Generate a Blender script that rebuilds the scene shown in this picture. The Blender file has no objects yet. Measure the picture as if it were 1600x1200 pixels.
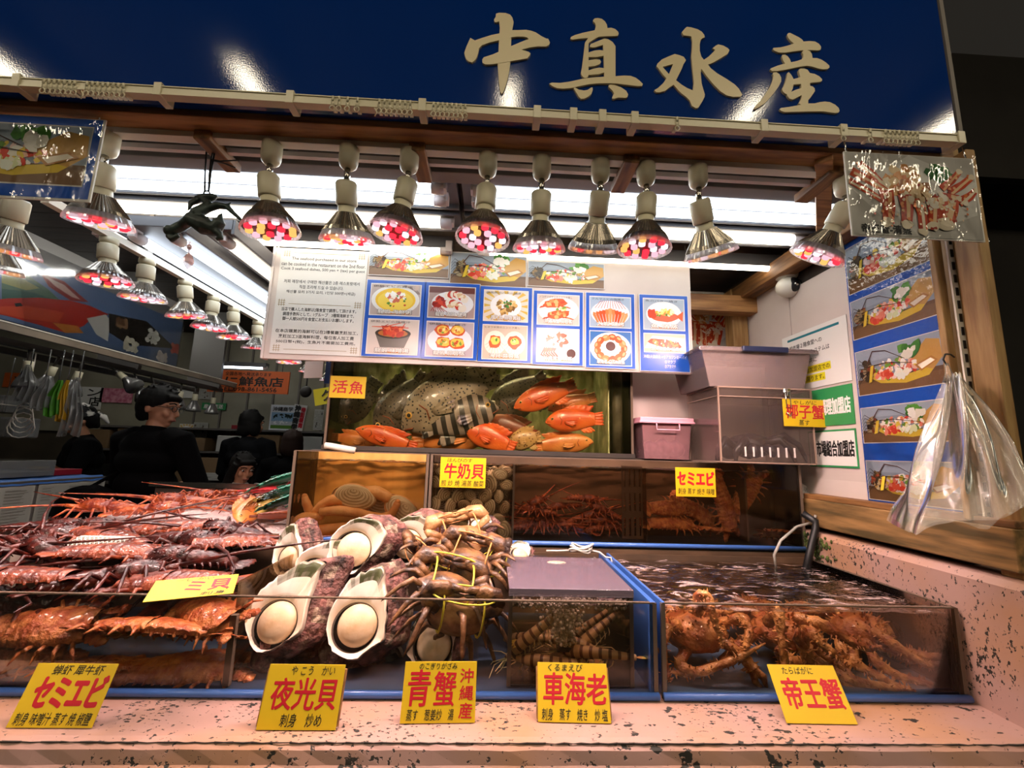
import bpy, math, random
from mathutils import Vector as V, Matrix as M, noise
from mathutils.geometry import tessellate_polygon
S = bpy.context.scene; COL = S.collection; PI = math.pi; rad = math.radians
sin, cos = math.sin, math.cos
R = random.Random(11)
# ---------------------------------------------------------------- camera
FPX = 670.0; PIT, YAW, ROL = rad(9.1), rad(2.25), rad(1.68); CAM = V((0, 0, 1.40))
_f = V((sin(YAW)*cos(PIT), cos(YAW)*cos(PIT), sin(PIT))); _r = V((cos(YAW), -sin(YAW), 0)); _u = _r.cross(_f)
CR = _r*cos(ROL)+_u*sin(ROL); CU = -_r*sin(ROL)+_u*cos(ROL)
cd = bpy.data.cameras.new('camera'); cam = bpy.data.objects.new('camera', cd); COL.objects.link(cam)
cd.sensor_width = 36; cd.lens = FPX/1600*36; cd.clip_start = .02
cam.matrix_world = M(((CR.x, CU.x, -_f.x, CAM.x), (CR.y, CU.y, -_f.y, CAM.y), (CR.z, CU.z, -_f.z, CAM.z), (0, 0, 0, 1)))
S.camera = cam
def at(px, py, X=None, Y=None, Z=None):
    """world point seen at photo pixel (px,py) on a real plane of the stall"""
    d = _f*FPX+CR*(px-800)+CU*(600-py)
    t = (X-CAM.x)/d.x if X is not None else (Y-CAM.y)/d.y if Y is not None else (Z-CAM.z)/d.z
    return CAM+d*t
# ---------------------------------------------------------------- world, exposure
W = bpy.data.worlds.new('hall_dark'); S.world = W; W.use_nodes = True
W.node_tree.nodes['Background'].inputs[0].default_value = (1, .88, .72, 1)
W.node_tree.nodes['Background'].inputs[1].default_value = .012
vs = S.view_settings; vs.view_transform = 'Standard'; vs.look = 'None'; vs.gamma = 1; vs.use_curve_mapping = False; vs.exposure = 0.62
S.display_settings.display_device = 'sRGB'
cy = S.cycles; cy.max_bounces = 7; cy.diffuse_bounces = 3; cy.glossy_bounces = 3; cy.transmission_bounces = 4; cy.transparent_max_bounces = 28
cy.caustics_reflective = False; cy.caustics_refractive = False; cy.sample_clamp_indirect = 3; cy.use_denoising = True
LK = dict(tube=5.5, slim=7.0, spot=11.5, left=2.3, led=0.95, hall=24.0, far=42.0)     # strengths: stall tubes, lamp spots, lamp lenses, hall tubes, added far tubes and the aisle tube
# ---------------------------------------------------------------- colour and materials
def lin(v): v /= 255.0; return v/12.92 if v <= .04045 else ((v+.055)/1.055)**2.4
def h(s): return (lin(int(s[0:2], 16)), lin(int(s[2:4], 16)), lin(int(s[4:6], 16)))
def new(name):
    m = bpy.data.materials.new(name); m.use_nodes = True; n = m.node_tree.nodes; return m, n, m.node_tree.links, n['Principled BSDF']
def nd(n, t, **k):
    x = n.new(t)
    for a, b in k.items():
        if a in x.inputs: x.inputs[a].default_value = b
        else: setattr(x, a, b)
    return x
def pm(name, c, rough=.5, metal=0, c2=None, scale=20, lo=.35, hi=.65, bump=0, bscale=None, coat=0, spec=.5, attr=False, em=None, es=0, sss=0, stretch=None, detail=4, alpha=1):
    """principled surface; c2 mottles the colour with noise, bump roughens it, attr multiplies by the mesh's own colours"""
    m, n, l, p = new(name)
    c = h(c) if isinstance(c, str) else c
    p.inputs['Base Color'].default_value = (*c, 1); p.inputs['Roughness'].default_value = rough; p.inputs['Metallic'].default_value = metal
    p.inputs['Specular IOR Level'].default_value = spec; p.inputs['Coat Weight'].default_value = coat; p.inputs['Coat Roughness'].default_value = .08
    p.inputs['Alpha'].default_value = alpha
    tc = nd(n, 'ShaderNodeTexCoord'); vec = tc.outputs['Object']
    if stretch:
        mp = nd(n, 'ShaderNodeMapping'); mp.inputs['Scale'].default_value = stretch; l.new(vec, mp.inputs[0]); vec = mp.outputs[0]
    out = None
    if c2:
        nz = nd(n, 'ShaderNodeTexNoise', Scale=scale, Detail=detail); l.new(vec, nz.inputs['Vector'])
        rp = nd(n, 'ShaderNodeValToRGB'); e = rp.color_ramp.elements; e[0].position = lo; e[1].position = hi
        e[0].color = (*c, 1); e[1].color = (*(h(c2) if isinstance(c2, str) else c2), 1)
        l.new(nz.outputs[0], rp.inputs[0]); out = rp.outputs[0]
    if attr:
        at_ = nd(n, 'ShaderNodeAttribute', attribute_name='Col')
        if out:
            mx = nd(n, 'ShaderNodeMix', data_type='RGBA', blend_type='MULTIPLY'); mx.inputs[0].default_value = 1
            l.new(out, mx.inputs[6]); l.new(at_.outputs['Color'], mx.inputs[7]); out = mx.outputs[2]
        else: out = at_.outputs['Color']
    if out: l.new(out, p.inputs['Base Color'])
    if bump:
        b2 = nd(n, 'ShaderNodeTexNoise', Scale=bscale or scale, Detail=5); l.new(vec, b2.inputs['Vector'])
        bp = nd(n, 'ShaderNodeBump', Strength=bump, Distance=.01); l.new(b2.outputs[0], bp.inputs['Height']); l.new(bp.outputs[0], p.inputs['Normal'])
    if em: p.inputs['Emission Color'].default_value = (*(h(em) if isinstance(em, str) else em), 1); p.inputs['Emission Strength'].default_value = es
    if sss: p.inputs['Subsurface Weight'].default_value = sss; p.inputs['Subsurface Radius'].default_value = (.02, .01, .006)
    return m
def clear(name, tint, gloss=.5, rough=.04, bump=0, bscale=8, haze=0, hazec='ffffff', fres=1.35, stretch=None, transl=False, foam=None):
    """clear sheet: tinted see-through plus fresnel gloss, optional milky haze"""
    m, n, l, p = new(name); n.remove(p); o = n['Material Output']
    t = nd(n, 'ShaderNodeBsdfTransparent'); t.inputs[0].default_value = (*h(tint), 1)
    g = nd(n, 'ShaderNodeBsdfGlossy', Roughness=rough); fr = nd(n, 'ShaderNodeFresnel', IOR=fres)
    mul = nd(n, 'ShaderNodeMath', operation='MULTIPLY'); mul.inputs[1].default_value = gloss*2; l.new(fr.outputs[0], mul.inputs[0])
    base = t.outputs[0]
    if haze:
        d0 = nd(n, 'ShaderNodeBsdfDiffuse'); d0.inputs[0].default_value = (*h(hazec), 1); d1 = nd(n, 'ShaderNodeBsdfTranslucent'); d1.inputs[0].default_value = (*h(hazec), 1)
        d = nd(n, 'ShaderNodeMixShader'); d.inputs[0].default_value = .35 if transl else .0; l.new(d0.outputs[0], d.inputs[1]); l.new(d1.outputs[0], d.inputs[2])
        hm = nd(n, 'ShaderNodeMixShader'); hm.inputs[0].default_value = haze; l.new(base, hm.inputs[1]); l.new(d.outputs[0], hm.inputs[2]); base = hm.outputs[0]
    if foam:   # pale foam streaks, also painted in for bright reflections on the water
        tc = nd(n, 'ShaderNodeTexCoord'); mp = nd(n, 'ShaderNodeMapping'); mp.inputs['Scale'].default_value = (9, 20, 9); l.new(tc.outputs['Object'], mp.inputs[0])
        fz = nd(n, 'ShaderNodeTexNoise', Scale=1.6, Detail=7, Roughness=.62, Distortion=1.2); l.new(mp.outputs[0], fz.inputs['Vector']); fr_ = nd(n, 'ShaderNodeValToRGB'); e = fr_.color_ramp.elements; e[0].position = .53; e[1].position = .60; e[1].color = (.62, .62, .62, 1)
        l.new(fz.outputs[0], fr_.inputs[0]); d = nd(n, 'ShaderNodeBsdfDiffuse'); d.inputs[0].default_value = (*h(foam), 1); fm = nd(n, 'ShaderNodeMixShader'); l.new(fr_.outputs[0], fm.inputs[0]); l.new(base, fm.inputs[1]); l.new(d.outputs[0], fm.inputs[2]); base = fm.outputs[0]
    mx = nd(n, 'ShaderNodeMixShader'); l.new(mul.outputs[0], mx.inputs[0]); l.new(base, mx.inputs[1]); l.new(g.outputs[0], mx.inputs[2])
    if bump:
        tc = nd(n, 'ShaderNodeTexCoord'); mp = nd(n, 'ShaderNodeMapping'); mp.inputs['Scale'].default_value = stretch or (1, 1, 1); l.new(tc.outputs['Object'], mp.inputs[0])
        nz = nd(n, 'ShaderNodeTexNoise', Scale=bscale, Detail=3); l.new(mp.outputs[0], nz.inputs['Vector'])
        b = nd(n, 'ShaderNodeBump', Strength=bump, Distance=.02); l.new(nz.outputs[0], b.inputs['Height']); l.new(b.outputs[0], g.inputs['Normal']); l.new(b.outputs[0], fr.inputs['Normal'])
    l.new(mx.outputs[0], o.inputs[0]); return m
def glow(name, c, s):
    m, n, l, p = new(name); n.remove(p); e = nd(n, 'ShaderNodeEmission', Strength=s); e.inputs[0].default_value = (*h(c), 1); l.new(e.outputs[0], n['Material Output'].inputs[0]); return m
T_ = dict(
 print=pm('print', 'ffffff', .3, attr=True, spec=.35), skinny=pm('mottled_skin', 'ffffff', .35, attr=True, c2='b0b0b0', scale=60, bump=.2, coat=.3),
 white=pm('white_plastic', 'd8d2c4', .4), ivory=pm('ivory_plastic', 'c9c0a4', .38), black=pm('black_plastic', '0c0c0d', .45), chrome=pm('chrome', 'c8c4bb', .18, 1),
 wood=pm('pine', 'a87a48', .6, c2='6e4624', scale=6, stretch=(1, 9, 9), bump=.15), wood_v=pm('pine_upright', 'a58250', .6, c2='7a562c', scale=7, stretch=(9, 9, .8), bump=.15),
 wood_y=pm('pine_depth', '8d6236', .62, c2='553619', scale=7, stretch=(9, .9, 9), bump=.2), darkwood=pm('stained_board', '33261c', .7, c2='1d1610', scale=5, stretch=(1, 8, 8)),
 red_ink=pm('red_ink', 'bd1628', .45), black_ink=pm('black_ink', '141210', .5), white_ink=pm('white_ink', 'e8e6e0', .4), yellow=pm('yellow_card', 'd6b61a', .45, c2='c8a612', scale=4),
 blue=pm('blue_tray', '3565b4', .4), blue_print=pm('blue_print', '1d55b8', .28, spec=.4), paper=pm('paper', 'dcd9d2', .5),
 acry=clear('clear_acrylic', 'faf6f0', .55), acry_edge=clear('acrylic_edge', 'b09c86', .6, haze=.25, hazec='a08c78'), murk=clear('murky_acrylic', 'f0e0c8', .4, haze=.05, hazec='8a6440'),
)
# ---------------------------------------------------------------- mesh helpers
def TR(loc=(0, 0, 0), rot=(0, 0, 0), s=1):
    sc = (s, s, s) if isinstance(s, (int, float)) else s
    r = M.Rotation(rot[2], 4, 'Z') @ M.Rotation(rot[1], 4, 'Y') @ M.Rotation(rot[0], 4, 'X')
    return M.Translation(loc) @ r @ M.Diagonal((*sc, 1))
class MB:
    def __init__(s): s.v = []; s.f = []; s.m = []; s.c = []; s.hasc = False
    def add(s, vs_, fs, mat=0, col=None, T=None):
        o = len(s.v); s.v += [tuple(T @ V(p)) if T else tuple(p) for p in vs_]
        for i, f in enumerate(fs):
            s.f.append([o+k for k in f]); s.m.append(mat if isinstance(mat, int) else mat[i])
            s.c.append(col[i] if isinstance(col, list) else (col or (1, 1, 1)))
        if col: s.hasc = True
        return s
    def box(s, x0, y0, z0, x1, y1, z1, mat=0, col=None, T=None):
        v = [(x0, y0, z0), (x1, y0, z0), (x1, y1, z0), (x0, y1, z0), (x0, y0, z1), (x1, y0, z1), (x1, y1, z1), (x0, y1, z1)]
        return s.add(v, [(0, 3, 2, 1), (4, 5, 6, 7), (0, 1, 5, 4), (1, 2, 6, 5), (2, 3, 7, 6), (3, 0, 4, 7)], mat, col, T)
    def cbox(s, c, d, mat=0, col=None, T=None): return s.box(c[0]-d[0]/2, c[1]-d[1]/2, c[2]-d[2]/2, c[0]+d[0]/2, c[1]+d[1]/2, c[2]+d[2]/2, mat, col, T)
    def tube(s, pts, r, n=8, mat=0, col=None, T=None, cap=True, flat=1.0, up=None, jit=None):
        """tube through pts; r is one radius or one per point; flat squashes along the local second axis"""
        pts = [V(p) for p in pts]; k = len(pts); rs = r if isinstance(r, (list, tuple)) else [r]*k
        d0 = (pts[1]-pts[0]).normalized(); a = V(up) if up else (V((0, 0, 1)) if abs(d0.z) < .9 else V((1, 0, 0)))
        vs_ = []; prev = None
        for i, p in enumerate(pts):
            d = (pts[min(i+1, k-1)]-pts[max(i-1, 0)]).normalized()
            if prev is None: x = a.cross(d).normalized()
            else:
                x = prev-d*prev.dot(d); x = x.normalized() if x.length > 1e-6 else a.cross(d).normalized()
            prev = x; y = d.cross(x)
            for j in range(n):
                t = 2*PI*j/n; rr = rs[i]*(1 if not jit else 1+jit*R.uniform(-1, 1)); vs_.append(p+x*(rr*cos(t))+y*(rr*flat*sin(t)))
        fs = [(i*n+j, i*n+(j+1) % n, (i+1)*n+(j+1) % n, (i+1)*n+j) for i in range(k-1) for j in range(n)]
        if cap: fs += [tuple(reversed(range(n))), tuple(range((k-1)*n, k*n))]
        cl = col
        if isinstance(col, list) and len(col) == k-1: cl = [col[i] for i in range(k-1) for j in range(n)]+[col[0], col[-1]]
        return s.add(vs_, fs, mat, cl, T)
    def lathe(s, prof, n=24, mat=0, col=None, T=None, ripple=0, cap=True):
        vs_ = []; k = len(prof)
        for i, (r, z) in enumerate(prof):
            for j in range(n): t = 2*PI*j/n; q = r*(1+(ripple if j % 2 else -ripple)); vs_.append((q*cos(t), q*sin(t), z))
        fs = [(i*n+j, i*n+(j+1) % n, (i+1)*n+(j+1) % n, (i+1)*n+j) for i in range(k-1) for j in range(n)]
        if cap and prof[0][0] > 1e-5: fs.append(tuple(reversed(range(n))))
        if cap and prof[-1][0] > 1e-5: fs.append(tuple(range((k-1)*n, k*n)))
        return s.add(vs_, fs, mat, col, T)
    def ell(s, c, r, nu=14, nv=9, mat=0, col=None, T=None, amp=0, fq=20):
        vs_ = []; c = V(c)
        for i in range(nv+1):
            a = PI*i/nv
            for j in range(nu):
                b = 2*PI*j/nu; q = V((sin(a)*cos(b), sin(a)*sin(b), cos(a))); g = 1+amp*noise.noise(q*fq*.1+c*31) if amp else 1
                vs_.append((c.x+r[0]*q.x*g, c.y+r[1]*q.y*g, c.z+r[2]*q.z*g))
        fs = [(i*nu+j, (i+1)*nu+j, (i+1)*nu+(j+1) % nu, i*nu+(j+1) % nu) for i in range(nv) for j in range(nu)]
        return s.add(vs_, fs, mat, col, T)
    def grid(s, fn, nu, nv, mat=0, col=None, T=None, cfn=None):
        vs_ = [fn(i/nu, j/nv) for j in range(nv+1) for i in range(nu+1)]; w = nu+1
        fs = [(j*w+i, j*w+i+1, (j+1)*w+i+1, (j+1)*w+i) for j in range(nv) for i in range(nu)]
        if cfn: col = [cfn((i+.5)/nu, (j+.5)/nv) for j in range(nv) for i in range(nu)]
        return s.add(vs_, fs, mat, col, T)
    def poly(s, pts, y=0, mat=0, col=None, T=None, depth=0):
        """flat outline in local x,z facing -y"""
        n = len(pts); vs_ = [(p[0], y, p[1]) for p in pts]
        if not depth: return s.add(vs_, [tuple(range(n))], mat, col, T)
        vs_ += [(p[0], y+depth, p[1]) for p in pts]
        return s.add(vs_, [tuple(range(n)), tuple(reversed(range(n, 2*n)))]+[(i, i+n, (i+1) % n+n, (i+1) % n) for i in range(n)], mat, col, T)
    def build(s, name, mats, parent=None, smooth=True, angle=None, bevel=0, sub=0, solid=0):
        me = bpy.data.meshes.new(name); me.from_pydata(s.v, [], s.f)
        for m in (mats if isinstance(mats, (list, tuple)) else [mats]): me.materials.append(T_[m] if isinstance(m, str) else m)
        me.polygons.foreach_set('material_index', s.m); me.polygons.foreach_set('use_smooth', [smooth]*len(s.f))
        if s.hasc:
            ca = me.color_attributes.new('Col', 'FLOAT_COLOR', 'CORNER'); buf = []
            for p in me.polygons: buf += [*s.c[p.index], 1.0]*p.loop_total
            ca.data.foreach_set('color', buf)
        me.update()
        if angle: me.set_sharp_from_angle(angle=rad(angle))
        o = bpy.data.objects.new(name, me); COL.objects.link(o)
        if parent: o.parent = parent
        if bevel: b = o.modifiers.new('edge', 'BEVEL'); b.width = bevel; b.segments = 2; b.limit_method = 'ANGLE'
        if solid: b = o.modifiers.new('sheet', 'SOLIDIFY'); b.thickness = solid
        if sub: b = o.modifiers.new('soft', 'SUBSURF'); b.levels = sub; b.render_levels = sub
        return o
def tag(o, label=None, cat=None, group=None, kind=None):
    for k, v in (('label', label), ('category', cat), ('group', group), ('kind', kind)):
        if v: o[k] = v
    return o
def struct(o): o['kind'] = 'structure'; return o
def thing(name, label, cat, loc=(0, 0, 0), rot=(0, 0, 0), group=None, s=None):
    o = bpy.data.objects.new(name, None); COL.objects.link(o); o.location = loc; o.rotation_euler = rot; o.empty_display_size = .02
    if s: o.scale = (s, s, s) if isinstance(s, (int, float)) else s
    return tag(o, label, cat, group)
KIDS = {}
def copytree(o, parent=None):
    c = o.copy(); COL.objects.link(c)
    if parent: c.parent = parent
    for ch in o.children: copytree(ch, c)
    return c
def dup(o, loc, rot=(0, 0, 0), label=None, group=None, s=None):
    c = copytree(o); c.location = loc; c.rotation_euler = rot
    if s: c.scale = (s, s, s) if isinstance(s, (int, float)) else s
    if label: c['label'] = label
    if group: c['group'] = group
    return c
class Proto:
    """first use places the model itself, later uses place copies"""
    def __init__(s, o): s.o = o; s.used = False
    def put(s, loc, rot=(0, 0, 0), label=None, group=None, sc=None):
        if s.used: return dup(s.o, loc, rot, label, group, sc)
        s.used = True; o = s.o; o.location = loc; o.rotation_euler = rot
        if sc: o.scale = (sc, sc, sc) if isinstance(sc, (int, float)) else sc
        if label: o['label'] = label
        if group: o['group'] = group
        return o
_tc = {}
def txt(parent, body, rect, mat='black_ink', y=-.0012, bold=0, shear=0, wob=0, name='lettering', fit=True, deep=.0006, align='C'):
    """raised lettering filling rect=(x0,z0,x1,z1) of the parent's front (-y) face"""
    c = bpy.data.curves.new(name, 'FONT'); c.body = body; c.resolution_u = 2; c.shear = shear; c.space_line = 1.1; c.align_x = {'C': 'CENTER', 'L': 'LEFT'}[align]
    o = bpy.data.objects.new(name, c); COL.objects.link(o); bpy.context.view_layer.update()
    me = bpy.data.meshes.new_from_object(o.evaluated_get(bpy.context.evaluated_depsgraph_get())); bpy.data.objects.remove(o); bpy.data.curves.remove(c)
    xs = [v.co.x for v in me.vertices]; ys = [v.co.y for v in me.vertices]
    if not xs: return None
    ax, bx, ay, by = min(xs), max(xs), min(ys), max(ys); x0, z0, x1, z1 = rect
    sx = (x1-x0)/max(bx-ax, 1e-6); sz = (z1-z0)/max(by-ay, 1e-6)
    if not fit: sx = sz = min(sx, sz)
    cx, cz = (x0+x1)/2, (z0+z1)/2; mx, my = (ax+bx)/2, (ay+by)/2
    for v in me.vertices:
        px, pz = cx+(v.co.x-mx)*sx, cz+(v.co.y-my)*sz
        if wob: q = V((px*60, pz*60, sx*9)); px += wob*noise.noise(q); pz += wob*noise.noise(q+V((9, 3, 5)))
        v.co = (px, y, pz)
    if bold:   # heavier stroke: the outline repeated around itself, each copy a hair lower
        b = bold*(z1-z0)*.9; base = [tuple(v.co) for v in me.vertices]; pf = [tuple(p.vertices) for p in me.polygons]; vv = []; ff = []
        for i, (dx, dz) in enumerate([(0, 0)]+[(b*cos(t*PI/4), b*sin(t*PI/4)) for t in range(8)]):
            o_ = len(vv); vv += [(p[0]+dx, p[1]+i*.00003, p[2]+dz) for p in base]; ff += [[o_+k for k in f] for f in pf]
        bpy.data.meshes.remove(me); me = bpy.data.meshes.new(name); me.from_pydata(vv, [], ff)
    me.materials.clear(); me.materials.append(T_[mat]); me.name = name
    t = bpy.data.objects.new(name, me); COL.objects.link(t); t.parent = parent
    return t
def remeshed(name, mb, mats, voxel, parent=None, smooth=6, loc=None):
    """fuse overlapping volumes into one continuous skin"""
    o = mb.build(name+'_rough', mats, None); b = o.modifiers.new('r', 'REMESH'); b.mode = 'VOXEL'; b.voxel_size = voxel; b.use_smooth_shade = True
    sm = o.modifiers.new('s', 'SMOOTH'); sm.iterations = smooth; sm.factor = .5; bpy.context.view_layer.update()
    me = bpy.data.meshes.new_from_object(o.evaluated_get(bpy.context.evaluated_depsgraph_get())); bpy.data.objects.remove(o)
    me.name = name; me.materials.clear()
    for m in (mats if isinstance(mats, (list, tuple)) else [mats]): me.materials.append(T_[m] if isinstance(m, str) else m)
    me.polygons.foreach_set('material_index', [0]*len(me.polygons)); me.polygons.foreach_set('use_smooth', [True]*len(me.polygons))
    t = bpy.data.objects.new(name, me); COL.objects.link(t)
    if parent: t.parent = parent
    return t
def onebox(name, a, b, mat, label=None, cat=None, parent=None, bevel=.002, kind=None, group=None):
    o = MB().box(*a, *b).build(name, mat, parent, smooth=False, bevel=bevel); return tag(o, label, cat, group, kind)
# ================================================================ STRUCTURE
T_['conc'] = pm('wet_concrete', '3c3a37', .55, c2='2a2926', scale=3)
T_['hallwall'] = pm('dark_hall_wall', '2e2a25', .8, c2='26221e', scale=2); T_['hallceil'] = pm('hall_ceiling', '1c1a18', .9)
T_['ceilboard'] = pm('brown_ceiling_board', '3a2a1f', .75, c2='2a1d15', scale=4, stretch=(1, 9, 9)); T_['board_w'] = pm('white_board', 'd3c6bd', .45, c2='c2b3aa', scale=3)
T_['cream'] = pm('cream_panel', '96907c', .6, c2='857f6c', scale=3); T_['greypaint'] = pm('grey_beam_paint', '6a625a', .6)
def paint_speck():
    m, n, l, p = new('chipped_white_paint'); p.inputs['Roughness'].default_value = .55
    tc = nd(n, 'ShaderNodeTexCoord'); mp = nd(n, 'ShaderNodeMapping'); mp.inputs['Scale'].default_value = (1, 1.6, 1); l.new(tc.outputs['Object'], mp.inputs[0])
    def chips(scale, a, b, big, lo, hi):
        nz = nd(n, 'ShaderNodeTexNoise', Scale=scale, Detail=3, Roughness=.6); l.new(mp.outputs[0], nz.inputs['Vector'])
        bg = nd(n, 'ShaderNodeTexNoise', Scale=big, Detail=2); l.new(tc.outputs['Object'], bg.inputs['Vector'])
        mr = nd(n, 'ShaderNodeMapRange'); mr.inputs[1].default_value = lo; mr.inputs[2].default_value = hi; mr.inputs[3].default_value = -.10; mr.inputs[4].default_value = .05; l.new(bg.outputs[0], mr.inputs[0])
        ad = nd(n, 'ShaderNodeMath', operation='ADD'); l.new(nz.outputs[0], ad.inputs[0]); l.new(mr.outputs[0], ad.inputs[1])
        r = nd(n, 'ShaderNodeValToRGB'); e = r.color_ramp.elements; e[0].position = a; e[1].position = b; l.new(ad.outputs[0], r.inputs[0]); return r.outputs[0]
    c1 = chips(95, .60, .64, 5, .35, .65); c2 = chips(34, .645, .665, 3, .4, .65)
    mx = nd(n, 'ShaderNodeMath', operation='MAXIMUM'); l.new(c1, mx.inputs[0]); l.new(c2, mx.inputs[1])
    st = nd(n, 'ShaderNodeTexNoise', Scale=4, Detail=5); l.new(tc.outputs['Object'], st.inputs['Vector'])
    rp = nd(n, 'ShaderNodeValToRGB'); e = rp.color_ramp.elements; e[0].position = .42; e[1].position = .75; e[0].color = (*h('a68479'), 1); e[1].color = (*h('a8794a'), 1); l.new(st.outputs[0], rp.inputs[0])
    cm = nd(n, 'ShaderNodeMix', data_type='RGBA'); l.new(mx.outputs[0], cm.inputs[0]); l.new(rp.outputs[0], cm.inputs[6]); cm.inputs[7].default_value = (*h('2c2822'), 1)
    l.new(cm.outputs[2], p.inputs['Base Color'])
    b = nd(n, 'ShaderNodeBump', Strength=.5, Distance=.003, invert=True); l.new(mx.outputs[0], b.inputs['Height']); l.new(b.outputs[0], p.inputs['Normal']); return m
T_['speck'] = paint_speck()
def box(name, a, b, mat, bevel=.002): return struct(MB().box(*a, *b).build(name, mat, None, smooth=False, bevel=bevel))
box('floor', (-9, -4, -.05), (7, 9, 0), 'conc', 0)
box('ceiling_hall', (-9, -4, 3.62), (7, .9, 3.7), 'hallceil', 0)
def planks(name, x0, x1, y0, y1, z, w, mat):
    mb = MB(); y = y0
    while y < y1: mb.box(x0, y+.002, z, x1, min(y+w, y1)-.002, z+.02); y += w
    return struct(mb.build(name, mat, None, smooth=False))
planks('ceiling', -7.5, -1.36, .9, 7.2, 2.75, .18, 'ceilboard')
box('ceiling_over_stall', (-1.36, .93, 2.34), (1.06, 7.2, 2.36), 'ceilboard', 0)
box('wall_back', (-.62, 1.86, .95), (1.12, 1.92, 2.34), 'board_w')
box('wall_hall', (-9, 7.2, 0), (7, 7.3, 3.7), 'hallwall', 0)
box('wall_left', (-9, -4, 0), (-8.9, 7.2, 3.7), 'hallwall', 0)
box('wall_right', (1.35, 2.3, 0), (7, 2.4, 3.7), 'hallwall', 0)
box('wall_far', (7, -4, 0), (7.1, 9, 3.7), 'hallwall', 0)
# right side wall of the stall: dark boarding with white sheets and pine framing
box('wall_side', (1.045, .93, 1.17), (1.075, 1.86, 2.30), 'darkwood')
for i, (y0, y1, z0, z1) in enumerate(((1.02, 1.42, 1.27, 2.0), (1.42, 1.80, 1.27, 2.08))):
    box(f'trim_{i+1}', (1.035, y0, z0), (1.045, y1-.004, z1), 'board_w', .001)
T_['moss_wood'] = pm('mossy_pine', '9a7445', .65, c2='4c3d1e', scale=5, stretch=(9, 1, 9), bump=.2)
box('trim_3', (.985, .80, 1.205), (1.06, 1.36, 1.285), 'moss_wood', .003)            # sill timber on the white wall
box('trim_4', (.99, .80, 1.285), (1.06, 1.36, 1.30), 'wood_y', .002)
struct(MB().box(.505, 1.60, 1.395, 1.03, 1.612, 1.755).build('partition_3', 'board_w', None, smooth=False, bevel=.001))
# pine posts at the right corner
p = at(1506, 500, Y=.85); q = at(1566, 500, Y=.80)
box('post_1', (p.x, .80, 1.19), (q.x, .85, 2.085), 'wood_v', .004)
p = at(1457, 450, Y=.885); q = at(1481, 450, Y=.87)
box('post_2', (p.x, .87, 1.29), (q.x, .885, 2.30), 'wood_v', .003)
box('post_3', (q.x+.012, .85, 1.302), (q.x+.05, .90, 2.30), 'wood_v', .003)
st = thing('shelf_standard', 'white slotted metal shelf strip screwed between the right-hand pine studs', 'shelf strip', (q.x+.006, .862, 1.24))
mb = MB().box(-.008, -.004, 0, .008, 0, .86); mb.build('channel', 'white', st, smooth=False)
mb = MB()
for i in range(28): mb.box(-.003, -.0055, .02+i*.03, .003, -.0038, .038+i*.03)
mb.build('slot', 'black', st, smooth=False)
# timber header under the sign, joists, grey beam, braces
box('beam_1', (-2.4, .842, 2.088), (1.03, .895, 2.125), 'wood', .002)
for i, px in enumerate((318, 654, 987, 1300)):
    p = at(px, 190, Y=.88); box(f'beam_{i+2}', (p.x-.018, .880, 2.066), (p.x+.018, 1.0, 2.0875), 'wood_y', .002)
box('beam_6', (-2.2, 1.00, 2.10), (1.04, 1.045, 2.155), 'greypaint', .002)
box('ceiling_stall', (-1.35, .93, 2.165), (1.06, 1.9, 2.18), 'ceilboard', 0)
mb = MB(); mb.cbox((0, 0, 0), (.42, .035, .03), T=TR((.86, 1.02, 2.09), (0, 0, rad(52)))); struct(mb.build('beam_7', 'wood', None, smooth=False, bevel=.002))
box('beam_8', (.70, 1.60, 1.98), (1.05, 1.66, 2.05), 'wood', .003)
mb = MB(); mb.cbox((0, 0, 0), (.06, .9, .06), T=TR((1.0, 1.45, 2.07))); struct(mb.build('beam_9', 'wood_y', None, smooth=False, bevel=.003))
box('post_4', (.965, 1.66, 1.3), (1.03, 1.72, 2.1), 'wood_v', .003)
# ---------------------------------------------------------------- counter
co = thing('display_counter', 'white chipped concrete counter ledge carrying the fish tanks', 'counter', (0, 0, 0))
prof = [(2.2, .90), (2.2, .94), (.785, .94), (.772, .938), (.765, .932), (.760, .914), (.755, .908), (.755, .90)]
mb = MB(); n = 60
vs_ = []
for i in range(n+1):
    x = -1.45+i/n*2.42
    for k, (y, z) in enumerate(prof): vs_.append((x, y+(.0025*noise.noise(V((x*30, k, 0))) if 2 < k < 6 else 0), z+(.002*noise.noise(V((x*40, k, 5))) if 2 < k < 5 else 0)))
m_ = len(prof); mb.add(vs_, [(i*m_+k, (i+1)*m_+k, (i+1)*m_+k+1, i*m_+k+1) for i in range(n) for k in range(m_-1)]+[tuple(range(m_)), tuple(reversed(range(n*m_, n*m_+m_)))])
mb.build('ledge', 'speck', co, smooth=False)
T_['greygreen'] = pm('grey_green_panel', '77786a', .5, c2='67685c', scale=6)
MB().box(-1.45, .765, .0, 1.2, .80, .90).build('front_panel', 'greygreen', co, smooth=False); MB().box(-1.45, .80, 0, -1.41, 2.2, .90).build('end_panel', 'greygreen', co, smooth=False)
T_['crack'] = pm('dirt_line', '2a241c', .8)
mb = MB()
for i in range(70):
    x = -1.0+i*.029
    mb.tube([(x, .7715, .9385), (x+.015, .7705, .938+.001*R.random()), (x+.029, .7715, .9385)], [.0006+.0011*R.random() for _ in range(3)], 5)
mb.build('dirt_line', 'crack', co); co.children[-1]['kind'] = 'stuff'
sw = thing('counter_side_wall', 'chipped and mossy white painted wall at the right end of the counter', 'wall', (0, 0, 0))
mb = MB(); Y0, Y1 = .66, 1.37; zt = 1.19
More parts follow.
